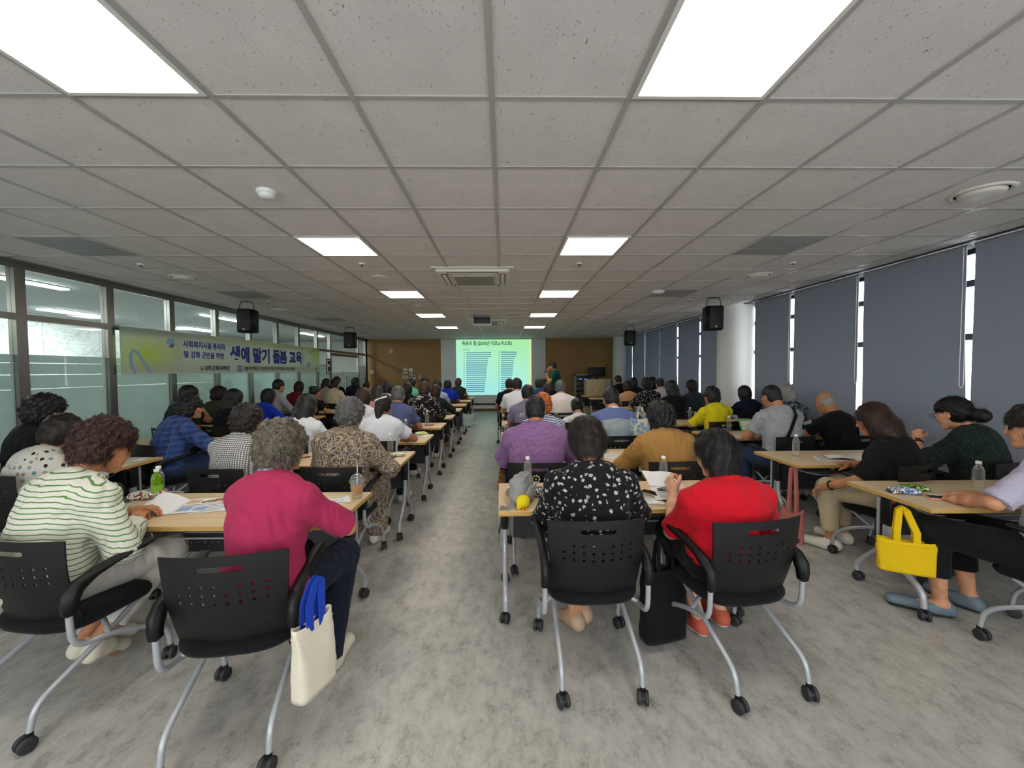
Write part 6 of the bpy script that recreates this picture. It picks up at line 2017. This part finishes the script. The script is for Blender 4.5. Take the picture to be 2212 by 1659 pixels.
# open booklet with one page lifted
p = on_table(at_z(385, 1096, TOP))
root = empty('open_booklet', (p.x, p.y, TOP), R(14)); tag(root, 'open printed booklet with one page curling up before the striped polo', 'booklet')
def page(u, v): return Vector((u, v, .004 + .002 * math.sin(u * 20)))
def lift(u, v): t = (-u) / .2; return Vector((-.2 * math.sin(t * 1.25) * .86, v, .005 + .06 * math.sin(t * 2.2) * (.5 + .5 * (v / .28 + .5))))
for nm, fn, x0, x1 in (('right_page', page, 0, .2), ('left_page', lift, -.2, 0)):
    vs, fs = sheet_mesh(x0, x1, -.14, .14, 10, 4, fn)
    m = MB(); m.add(vs, fs, 0, True); m.add([q - Vector((0, 0, .0035)) for q in vs], [tuple(reversed(f)) for f in fs]); o = m.build('page', M['paper'], root, fix=False)
    if nm == 'right_page':
        m = MB()
        m.box(.03, .10, -.11, -.03, .0068, .0074); m.box(.115, .18, -.11, -.05, .0068, .0074); m.build('blue_charts', M['blue_ink'], o)
        m = MB(); m.box(.02, .09, .04, .11, .0066, .0072); m.build('tan_picture', M['tan_ink'], o)
        m = MB()
        for k_ in range(7): m.box(.105 + k_ * .012, .111 + k_ * .012, .04, .07 + .006 * k_, .0068, .0074)
        m.box(.02, .18, .005, .009, .0066, .0072); m.box(.02, .15, -.02, -.017, .0066, .0072); m.build('printed_lines', M['ink'], o)
# pen
def pen(px, py, deg, label, c='c06a2a'):
    p = on_table(at_z(px, py, TOP)); root = empty('ballpoint_pen', (p.x, p.y, TOP + .006), R(deg)); tag(root, label, 'pen', None)
    m = MB(); m.tube([(-.055, 0, 0), (.045, 0, 0)], .0048, 10); m.build('barrel', plain('pen ' + c, c, .35), root)
    m = MB(); m.tube([(-.075, 0, -.003), (-.055, 0, 0)], [.0012, .0045], 10); m.box(.0, .045, -.0015, .0015, .005, .0075); m.build('tip_and_clip', M['ink'], root)
pen(465, 1083, 38, 'orange and black ballpoint pen lying on the white sheet')
pen(660, 989, 40, 'maroon ballpoint pen beyond the raspberry cardigan shoulder', '7a2440')
# papers held by the person in red
hw_ = at(1432, 1050, 2.47)
root = empty('held_papers', hw_, R(14)); tag(root, 'curled white papers held up in the hand of the red polo', 'paper')
for i, (a, b_, c_) in enumerate(((-.10, .05, .0), (-.13, .03, -.02), (-.06, .02, -.035))):
    vs, fs = sheet_mesh(0, .24, 0, .17, 8, 4, lambda u, v: Vector((u - .04 + a * .4, v * .55 + c_ + .02 * i, -.20 * u + .02 + v * .42 - .05 + .03 * math.sin(u * 9 + i) + b_ * .5)))
    m = MB(); m.add(vs, fs, 0, True); m.add([q - Vector((0, .0008, .0008)) for q in vs], [tuple(reversed(f)) for f in fs]); o = m.build('sheet', M['paper'], root, fix=False)
p = on_table(at_z(1480, 1072, TOP)); root = empty('open_booklet', (p.x, p.y, TOP), R(-12)); tag(root, 'open printed booklet lying in front of the red polo', 'booklet')
for s_ in (-1, 1):
    vs, fs = sheet_mesh(0, .2, -.14, .14, 8, 3, lambda u, v: Vector((s_ * u, v, .004 + .03 * math.sin(min(1, u / .2) * 2.6) * (.4 if s_ < 0 else 1))))
    m = MB(); m.add(vs, fs, 0, True); m.add([q - Vector((0, 0, .003)) for q in vs], [tuple(reversed(f)) for f in fs]); o = m.build('page', M['paper'], root, fix=False)
    m = MB()
    for j in range(5): m.box(s_ * .03 if s_ > 0 else -.17, .17 if s_ > 0 else -.03, -.1 + j * .045, -.096 + j * .045, .037 if s_ > 0 else .018, .0378 if s_ > 0 else .0188)
    m.box(*((.09, .16) if s_ > 0 else (-.16, -.1)), .04, .1, .033 if s_ > 0 else .017, .0337 if s_ > 0 else .0178)
    m.build('printed_lines', M['ink'], o)
# notebook on the second blind-side table
p = on_table(at_z(1812, 990, TOP)); root = empty('open_notebook', (p.x, p.y, TOP + .002), R(-20)); tag(root, 'open white notebook with brown cover on the second blind-side table', 'notebook')
m = MB(); m.bbox(-.10, .10, -.075, .075, .0, .004, .001); m.build('cover', plain('brown cover', '6a5344', .6), root)
vs, fs = sheet_mesh(-.095, .095, -.07, .07, 8, 3, lambda u, v: Vector((u, v, .008 + .012 * (1 - abs(u) / .095))))
m = MB(); m.add(vs, fs, 0, True); m.add([q - Vector((0, 0, .004)) for q in vs], [tuple(reversed(f)) for f in fs]); m.build('page', M['paper'], root, fix=False)
# green folder standing before the grey tee
p = on_table(at_z(1618, 931, TOP)); root = empty('document_folder', (p.x, p.y, TOP), R(6)); tag(root, 'bright green document folder tilted up before the grey tee', 'folder')
Mt = Matrix.Rotation(R(-24), 4, 'X')
m = MB(); m.bbox(-.11, .11, -.002, .002, .0, .16, .001, M=Mt); m.build('cover', plain('bright green plastic', '5fc327', .4), root)
m = MB(); m.box(-.09, .09, -.0042, -.0022, .012, .14, M=Mt); m.build('sheet', M['paper'], root)
# paper read by the bald man
p = at(1752, 925, 4.62); root = empty('held_sheet', p, R(25)); tag(root, 'white printed sheet held by the bald man in black', 'paper')
vs, fs = sheet_mesh(-.08, .08, -.1, .1, 6, 6, lambda u, v: Vector((u, v * .45, v * .8 + .01 * math.sin(u * 20))))
m = MB(); m.add(vs, fs, 0, True); m.add([q + Vector((0, .001, 0)) for q in vs], [tuple(reversed(f)) for f in fs]); o = m.build('sheet', M['paper'], root, fix=False)
m = MB()
for j in range(6): m.box(-.055, .05, -.1 * .45 * .7 + j * .012, -.1 * .45 * .7 + j * .012 + .002, -.06 + j * .021, -.055 + j * .021)
m.build('printed_lines', M['ink'], o)

# ---- phones
def phone(px, py, deg, label, case, screen=None):
    p = on_table(at_z(px, py, TOP)); root = empty('mobile_phone', (p.x, p.y, TOP), R(deg)); tag(root, label, 'phone', None)
    m = MB(); m.bbox(-.039, .039, -.08, .08, .0005, .0115, .004); m.build('case', case, root)
    m = MB(); m.bbox(-.035, .035, -.076, .076, .0108, .0124, .0005); m.build('glass_screen', screen or plain('black phone glass', '0c0d10', .12), root)
phone(1408, 1068, 38, 'dark phone in a pale case between the two first-row women', plain('pale beige case', 'b9aca2', .5))
phone(2040, 1079, 62, 'phone in a salmon pink case on the first blind-side table', plain('salmon silicone', 'cf8a72', .5))
phone(837, 988, 70, 'dark phone by the paisley sleeve', plain('slate case', '4a5468', .4))
g = NT('lit lilac screen'); g.col('9a8fd0'); g.set(Emission_Color=lin('a79fe0'), Emission_Strength=.6)
phone(1098, 996, 4, 'phone with a lilac lit screen at the purple shirt elbow', M['black'], g.mat)

# ---- crumpled snack packets
def packet(px, py, w, d, h, deg, label, cols):
    p = on_table(at_z(px, py, TOP)); root = empty('snack_packet', (p.x, p.y, TOP), R(deg)); tag(root, label, 'snack', 'snack packets on the tables')
    sd = int(px); S = Sdf(); S.ell((0, 0, h * .45), (w / 2, d / 2, h * .55), k=.01); S.relief = folds(sd, .007, 60, (1, 1, 1)); S.plane((0, 0, .001), (0, 0, -1))
    S.cone((-w * .42, -d * .3, h * .5), (-w * .42, d * .3, h * .55), .006, .006, .02); S.cone((w * .42, -d * .3, h * .5), (w * .42, d * .3, h * .5), .006, .006, .02)
    V, F = surface(S, .005, 1)
    nm = 'packet print %d' % sd
    g = NT(nm); co = g.co()
    g.col(g.ramp(g.noise(co, 28, 2, .5, 1.0), [(i / len(cols) * .5 + .28 if i else 0, c) for i, c in enumerate(cols)], 'CONSTANT')); g.set(Roughness=.22)
    link('wrapper', np_mesh('wrapper', V, F), g.mat, root)
packet(307, 1076, .20, .13, .055, 20, 'white, red and green snack packet on the first left table', ['e0dcd8', '7f1d20', 'e6e3e0', '5a8f2c', 'd9d6d0'])
packet(860, 985, .13, .09, .035, 10, 'white, green and blue snack packet by the paisley dress', ['dcdcd8', '8fae3a', 'e0e0dc', '35559a'])
packet(911, 938, .15, .09, .045, 15, 'green and white snack packet by the white polo tee', ['d5dbc8', '8cbf3a', 'e2e2da', '7aa93a'])
packet(925, 932, .09, .07, .035, 30, 'small yellow snack packet behind the green one', ['d8a93a', 'e0c87a', 'c98f2a'])
packet(927, 919, .12, .05, .012, 5, 'flat crimson wrapper beside the bottle on the fourth left table', ['9a2236', '7a1a2a'])
packet(1935, 1063, .14, .10, .03, 30, 'black and white dotted snack packet at the corner of the first blind-side table', ['1a1a1c', 'dededa', '232323', 'e6e6e2'])
packet(1952, 1064, .16, .10, .035, -35, 'blue and white snack packet on the first blind-side table', ['2f6bc0', 'e0e2e4', '2b5cab', 'dfe3e6'])
packet(1975, 1058, .15, .09, .035, -30, 'green and dark snack packet on the first blind-side table', ['6aa63a', '2c3a24', '8fc04a', 'd5dccf'])
packet(1163, 1070, .09, .12, .06, 20, 'white, dark and yellow snack packet beside the grey shoulder bag', ['dcdad6', '2a2426', 'e5e3df', '8d6a3a'])
packet(1560, 931, .12, .08, .04, 20, 'white and grey snack packet before the grey tee', ['d9d9d6', '55575c', 'e2e2df'])
packet(265, 951, .13, .10, .05, 40, 'white and maroon snack packet by the glass beyond the polka dots', ['d9d6d2', '6a2226', 'dcdad6'])
packet(1281, 851, .1, .08, .05, 0, 'white snack packet on an empty far table near the lectern', ['dcdcda', '9a9a98'])
packet(1353, 871, .13, .09, .03, 0, 'pale blue wrapper beside the flecked dress', ['bcd3e2', 'dfe6ea'])
packet(1089, 891, .05, .05, .045, 0, 'small orange packet at the end of a middle table', ['d9542a', 'c9481f'])
# glasses case
p = on_table(at_z(968, 894, TOP)); root = empty('glasses_case', (p.x, p.y, TOP), R(5)); tag(root, 'black glasses case on a left table by the aisle', 'case')
S = Sdf(); S.cone((-.06, 0, .022), (.06, 0, .022), .026, .026); V, F = surface(S, .006, 1); V[:, 2] = np.maximum(V[:, 2], .002); link('shell', np_mesh('shell', V, F), M['black'], root)
m = MB(); m.tube([(-.08, .0, .024), (.08, .0, .024)], .0022, 6); m.tube([(-.085, -.0275, .024), (.085, -.0275, .024)], .0018, 6); m.build('seam', M['silver'], root)

# ---- bags
def tote(name, loc_, rz, w, d, h, mat, label, strap_mat=None, strap=.26, strap_w=.028, sag=.0, seed=1, cat='bag', rim=True, hang=None, handle_gap=.34, straps=2):
    """open soft bag; origin at its bottom; handles rise from the rim to a hanging point above"""
    root = empty(name, loc_, rz); tag(root, label, cat, None)
    rel = folds(seed, .012, 45, (1, 1, .5))
    seg = 40; n = 16; vs = []; fs = []
    for i in range(n + 1):
        t = i / n; z = h * t
        kx = 1.0 - .10 * math.sin(t * math.pi) * 0 + .0; ky = (1.0 - .55 * t ** 1.5)
        for k_ in range(seg):
            a = 2 * math.pi * k_ / seg; c, s = math.cos(a), math.sin(a)
            x = math.copysign(abs(c) ** .45, c) * w / 2 * (1 + .04 * t); y = math.copysign(abs(s) ** .45, s) * d / 2 * ky
            zz = z - sag * (1 - (2 * x / w) ** 2) * t ** 3 - .02 * (1 - t) * (2 * x / w) ** 2 * 0
            vs.append(np.array([x, y, zz]))
    P_ = np.array(vs, f32); dsp = rel(P_); 
    cen = np.stack([np.zeros(len(P_)), np.zeros(len(P_)), P_[:, 2]], 1); o_ = P_ - cen; o_ /= np.linalg.norm(o_, axis=1)[:, None] + 1e-9
    P_ = P_ + o_ * (dsp * np.clip(P_[:, 2] / h * 6, 0, 1))[:, None]
    for i in range(n):
        for k_ in range(seg):
            k2 = (k_ + 1) % seg; fs.append((i * seg + k_, i * seg + k2, (i + 1) * seg + k2, (i + 1) * seg + k_))
    fs.append(tuple(range(seg - 1, -1, -1)))
    inner = P_ * np.array([.96, .86, 1.0]); inner[:seg, 2] += .004
    base = len(P_)
    fs += [tuple(base + i for i in reversed(f)) for f in fs[:-1]] + [tuple(base + k_ for k_ in range(seg))]
    top0 = n * seg
    for k_ in range(seg): fs.append((top0 + k_, top0 + (k_ + 1) % seg, base + top0 + (k_ + 1) % seg, base + top0 + k_))
    m = MB(); m.add(list(P_) + list(inner), fs, 0, True); m.build('bag_body', mat, root, fix=False)
    if rim:
        m = MB(); q = [Vector(P_[(n - 2) * seg + k_]) * 1.0 for k_ in range(seg)]; q = [Vector((v.x * 1.015, v.y * 1.03, v.z)) for v in q] ; m.tube(q + [q[0]], .0022, 5, caps=False); m.build('hem_stitching', mat, root)
    hp_ = Vector(hang) if hang is not None else Vector((0, 0, h + strap))
    for s_ in ((-1, 1) if straps == 2 else (-1,)):
        y0 = s_ * d / 2 * .42
        xa, xb = -w * handle_gap / 2, w * handle_gap / 2
        pts = [Vector((xa, y0, h * .90 - sag * .8)), Vector((xa, y0 * .9, h + strap * .35 - sag * .5)), Vector((hp_.x - .018, hp_.y + s_ * .012, hp_.z - .012)), Vector((hp_.x, hp_.y + s_ * .012, hp_.z)), Vector((hp_.x + .018, hp_.y + s_ * .012, hp_.z - .012)), Vector((xb, y0 * .9, h + strap * .35 - sag * .5)), Vector((xb, y0, h * .90 - sag * .8))]
        path = []
        for i in range(len(pts) - 1):
            for j in range(4): path.append(pts[i].lerp(pts[i + 1], j / 4))
        path.append(pts[-1])
        vs = []; fs = []
        for i, p_ in enumerate(path):
            t = (path[min(i + 1, len(path) - 1)] - path[max(0, i - 1)]).normalized()
            wv = t.cross(Vector((0, 1, 0))); wv = wv.normalized() if wv.length > .1 else Vector((1, 0, 0))
            o = Vector((0, .0022, 0)); wv = wv * strap_w / 2
            vs += [p_ - wv - o, p_ + wv - o, p_ + wv + o, p_ - wv + o]
        for i in range(len(path) - 1):
            a = 4 * i; b_ = a + 4
            for e in range(4): fs.append((a + e, a + (e + 1) % 4, b_ + (e + 1) % 4, b_ + e))
        m = MB(); m.add(vs, fs); m.build('handle', strap_mat or mat, root)
    return root
CREAM = cloth('cream canvas', 'd2cbb8'); BLUEW = cloth('blue webbing', '1d3fa8'); YEL = cloth('yellow canvas', 'd1ad12'); PINK = cloth('dusty rose cotton', 'b0685f'); BLKC = cloth('black canvas', '0e0e10')
hk = at(656, 1243, 1.72)
tb = at(654, 1510, 1.60)
tote('tote_bag', (tb.x + .02, tb.y + .06, tb.z), R(70), .19, .085, .30, CREAM, 'cream canvas tote with blue handles hanging on the raspberry cardigan chair', BLUEW, .20, .036, .012, 3, hang=(.02, .0, hk.z - tb.z))
hk = at(1425, 1150, 2.25); tb = at(1432, 1375, 2.16)
tote('tote_bag', (tb.x, tb.y, tb.z), R(14), .26, .11, .40, BLKC, 'tall black tote hanging from the arm of the red polo chair', None, .16, .022, .02, 8, hang=(-.02, .0, hk.z - tb.z))
tb = at(1948, 1230, 2.42)
tote('tote_bag', (tb.x, tb.y - .02, tb.z), R(-28), .27, .09, .20, YEL, 'small yellow canvas tote hanging at the first blind-side table leg', None, .16, .034, .012, 12, hang=(.0, .06, at(1940, 1103, 2.42).z - tb.z))
tb = at(1711, 1185, 3.46)
tote('tote_bag', (tb.x, tb.y, tb.z), R(-60), .17, .08, .37, PINK, 'long dusty rose cotton bag hanging at the second blind-side table leg', None, .26, .022, .05, 21, hang=(.0, .0, at(1710, 1010, 3.46).z - tb.z))
# navy handbag on a far left table end
tote('handbag', (-.90, 8.52, .36), R(25), .30, .12, .20, plain('navy leather', '23273c', .4), 'navy leather handbag hanging at a left table end by the aisle', None, .14, .016, .0, 31, hang=(.0, .03, .30))
tb = at(1012, 920, 8.3)
tote('tote_bag', (tb.x, tb.y, max(.02, tb.z)), R(40), .26, .12, .26, cloth('pale teal shopper', '9db3ae'), 'pale shopper with dark trim on the floor by the left table legs', M['black_mesh'], .12, .02, .02, 37)
tb = at(1088, 1048, 3.9)
tote('shoulder_bag', (tb.x - .0, tb.y, tb.z - .02), R(80), .24, .10, .20, cloth('brown animal print', pat_spots('8a5a30', ['241a14'], 40, .32, .9)), 'brown spotted bag hanging at the left end of the second middle table', None, .16, .02, .0, 41)
tb = at(1382, 952, 4.42)
tote('shopping_bag', (tb.x, tb.y, tb.z), R(10), .22, .10, .26, cloth('pale printed shopper', pat_floral('c9c7ad', '5d86a8', 20, .5)), 'pale printed shopper beside the tan jacket hair', None, .12, .02, .02, 47)
# grey shoulder bag standing on the first middle table, with its strap and plush charm
p = on_table(at_z(1128, 1083, TOP))
root = empty('shoulder_bag', (p.x, p.y, TOP), R(68)); tag(root, 'grey padded shoulder bag standing on the first middle table', 'bag')
S = Sdf(); S.cone((-.068, 0, .045), (-.060, .004, .125), .046, .044, .03); S.cone((.068, 0, .045), (.060, .004, .125), .046, .044, .03); S.cone((-.068, 0, .045), (.068, 0, .045), .048, .048, .03); S.cone((-.06, .004, .125), (.06, .004, .125), .046, .046, .03); S.ell((0, 0, .09), (.10, .052, .08), k=.03)
S.relief = folds(55, .007, 60, (1, 1, 1)); S.plane((0, 0, .001), (0, 0, -1))
V, F = surface(S, .006, 1); link('bag_body', np_mesh('bag_body', V, F), cloth('grey nylon', '8d8c8a'), root)
S = Sdf(); S.ell((0, -.055, .06), (.08, .022, .05), k=.02); S.relief = folds(58, .005, 60, (1, 1, 1)); V, F = surface(S, .006, 1); link('front_pocket', np_mesh('front_pocket', V, F), cloth('grey nylon pocket', '979694'), root)
m = MB(); m.tube([(-.10, -.02, .15), (-.05, -.035, .172), (.05, -.035, .172), (.10, -.02, .15)], .004, 6, bend=.03); m.build('zip', M['silver'], root)
m = MB(); m.lathe([(0, 0), (.011, .0), (.011, .006), (0, .006)], 14, M=Matrix.Translation((-.03, -.074, .105)) @ Matrix.Rotation(R(90), 4, 'X')); m.lathe([(0, 0), (.011, .0), (.011, .006), (0, .006)], 14, M=Matrix.Translation((.03, -.074, .105)) @ Matrix.Rotation(R(90), 4, 'X')); m.build('snap_button', M['silver'], root)
Mi = (Matrix.Translation(root.location) @ Matrix.Rotation(R(68), 4, 'Z')).inverted()
path = [at_z(1112, 1088, TOP + .03), at_z(1099, 1098, TOP + .012), Vector((at_z(1082, 1105, TOP).x - .012, at_z(1090, 1100, TOP).y, TOP + .012)), at(1077, 1120, 2.36), at(1074, 1150, 2.38), at(1080, 1145, 2.52), at(1084, 1100, 2.62), at_z(1093, 1062, TOP + .012), at_z(1112, 1058, TOP + .10)]
vs = []; fs = []
q = []
for i in range(len(path) - 1):
    for j in range(5): q.append(path[i].lerp(path[i + 1], j / 5))
q.append(path[-1])
q = [sum((q[max(0, min(len(q) - 1, i + d_))] for d_ in (-2, -1, 0, 1, 2)), Vector()) / 5 for i in range(len(q))]
for i, p_ in enumerate(q):
    t = (q[min(i + 1, len(q) - 1)] - q[max(0, i - 1)]).normalized(); side = t.cross(Vector((1, 0, .25))).normalized() * .018; o = t.cross(side).normalized() * .0018
    vs += [Mi @ (p_ - side - o), Mi @ (p_ + side - o), Mi @ (p_ + side + o), Mi @ (p_ - side + o)]
for i in range(len(q) - 1):
    a = 4 * i; b_ = a + 4
    for e in range(4): fs.append((a + e, a + (e + 1) % 4, b_ + (e + 1) % 4, b_ + e))
m = MB(); m.add(vs, fs); m.build('strap', cloth('grey webbing', '8a8883'), root)
p = on_table(at_z(1131, 1106, TOP))
root = empty('plush_chick', (p.x, p.y, TOP), R(10)); tag(root, 'small round yellow plush chick on the table edge beside the grey bag', 'plush toy')
S = Sdf(); S.ell((0, 0, .042), (.042, .038, .040), k=.01); S.ell((-.03, -.022, .022), (.014, .012, .022), k=.012); V, F = surface(S, .0035, 1); link('body', np_mesh('body', V, F), cloth('yellow plush', 'd9c51c', weave=900), root)
m = MB(); m.bbox(-.016, -.004, -.052, -.03, .0, .012, .004); m.bbox(.006, .018, -.052, -.03, .0, .012, .004); m.build('foot', plain('orange felt', 'd98a1c', .8), root)
m = MB(); m.lathe([(0, -.006), (.006, 0), (0, .006)], 8, M=Matrix.Translation((.040, .0, .030))); m.build('tag', M['dark'], root)
# flower charm of beads beside it
p = on_table(at_z(1158, 1060, TOP)); root = empty('bead_charm', (p.x, p.y, TOP + .05)); tag(root, 'white beaded flower charm beside the grey bag', 'charm')
for i in range(9):
    a = 2 * math.pi * i / 9; m = MB(); m.lathe([(0, -.006), (.0055, -.003), (.0055, .003), (0, .006)], 8, M=Matrix.Translation((.024 * math.cos(a), .0, .03 + .024 * math.sin(a)))); m.build('bead', M['white_plastic'], root)
m = MB(); m.lathe([(0, -.008), (.009, 0), (0, .008)], 10, M=Matrix.Translation((0, 0, .03))); m.build('centre', plain('yellow bead', 'd9b52a', .4), root)
m = MB(); m.tube([(0, 0, -.05), (0, 0, .02)], .003, 6); m.build('stem', M['silver'], root)

# ---- equipment rack and lectern by the far wall
a = at(1241, 840, 13.6); b_ = at(1277, 840, 13.6); rt = at(1258, 808.5, 13.6).z
root = empty('equipment_rack', ((a.x + b_.x) / 2, 13.7, 0)); tag(root, 'black audio equipment rack with lit display by the far wall', 'rack')
w_ = (b_.x - a.x) / 2
m = MB(); m.box(-w_, -w_ + .03, -.25, .25, .06, rt); m.box(w_ - .03, w_, -.25, .25, .06, rt); m.box(-w_, w_, -.25, .25, rt - .03, rt); m.box(-w_, w_, -.25, .25, .06, .1); m.box(-w_, w_, .23, .25, .1, rt); m.build('cabinet', plain('grey rack steel', '6c6e70', .4, .5), root)
for i in range(7):
    m = MB(); z0 = .14 + i * (rt - .2) / 7; m.bbox(-w_ + .035, w_ - .035, -.235, .2, z0, z0 + (rt - .2) / 7 - .02, .004); o = m.build('rack_unit', plain('black rack unit', '131416', .45), root)
    m = MB()
    for s_ in (-.5, .1): m.box(w_ * s_, w_ * (s_ + .3), -.238, -.234, z0 + .05, z0 + .08)
    m.build('display', (lit('blue rack display', '5a6cf0', 2.0) if i == 6 else lit('dim green rack light', '6a8a2a', .6) if i == 1 else M['dark']), o)
for s_ in (-1, 1):
    m = MB(); m.lathe([(.03, 0), (.03, .06)], 10, M=Matrix.Translation((s_ * (w_ - .05), 0, 0))); m.build('caster', M['wheel'], root)
a = at(1267, 845, 13.0); b_ = at(1306, 845, 13.0); lt = at(1285, 819, 13.0).z
root = empty('lectern', ((a.x + b_.x) / 2, 13.2, 0)); tag(root, 'pale wooden lectern desk with grey side before the rack', 'lectern')
w_ = (b_.x - a.x) / 2
m = MB(); m.bbox(-w_, w_, -.2, -.17, .05, lt, .004); m.build('front_panel', plain('lectern beige board', 'b9a681', .5), root)
m = MB(); m.prism([(-.17, .05), (.35, .05), (.35, lt * .8), (.1, lt), (-.17, lt)], w_ - .03, w_ + .22); m.build('side_panel', plain('lectern grey side', '8d9092', .5), root)
m = MB(); m.bbox(-w_, w_ + .2, -.18, .3, lt - .06, lt - .03, .004); m.build('desk_top', M['edge'], root)
m = MB(); m.box(-w_, -w_ + .03, -.17, .3, .05, lt - .05); m.build('side_panel', plain('lectern beige board', 'b9a681', .5), root)
a = at(1290, 811, 13.3); root2 = empty('monitor', (a.x, 13.35, lt - .03)); tag(root2, 'black monitor seen from behind on the lectern', 'monitor')
m = MB(); m.bbox(-.3, .3, -.02, .02, .10, .42, .006); m.build('screen_back', M['black'], root2)
m = MB(); m.box(-.05, .05, -.03, .03, 0, .12); m.box(-.12, .12, -.09, .09, 0, .012); m.build('stand', M['black'], root2)
m = MB(); m.tube([(.36, 0, 0), (.36, 0, .4), (.33, -.1, .5)], .007, 6, bend=.05); m.lathe([(0, -.03), (.022, 0), (0, .03)], 8, M=Matrix.Translation((.33, -.1, .5)))
o = m.build('gooseneck_microphone', M['dark']); o.location = (a.x, 13.35, lt - .03); tag(o, 'thin black gooseneck microphone on the lectern', 'microphone')
print('SCRIPT %.1f s' % (time.time() - T_START))
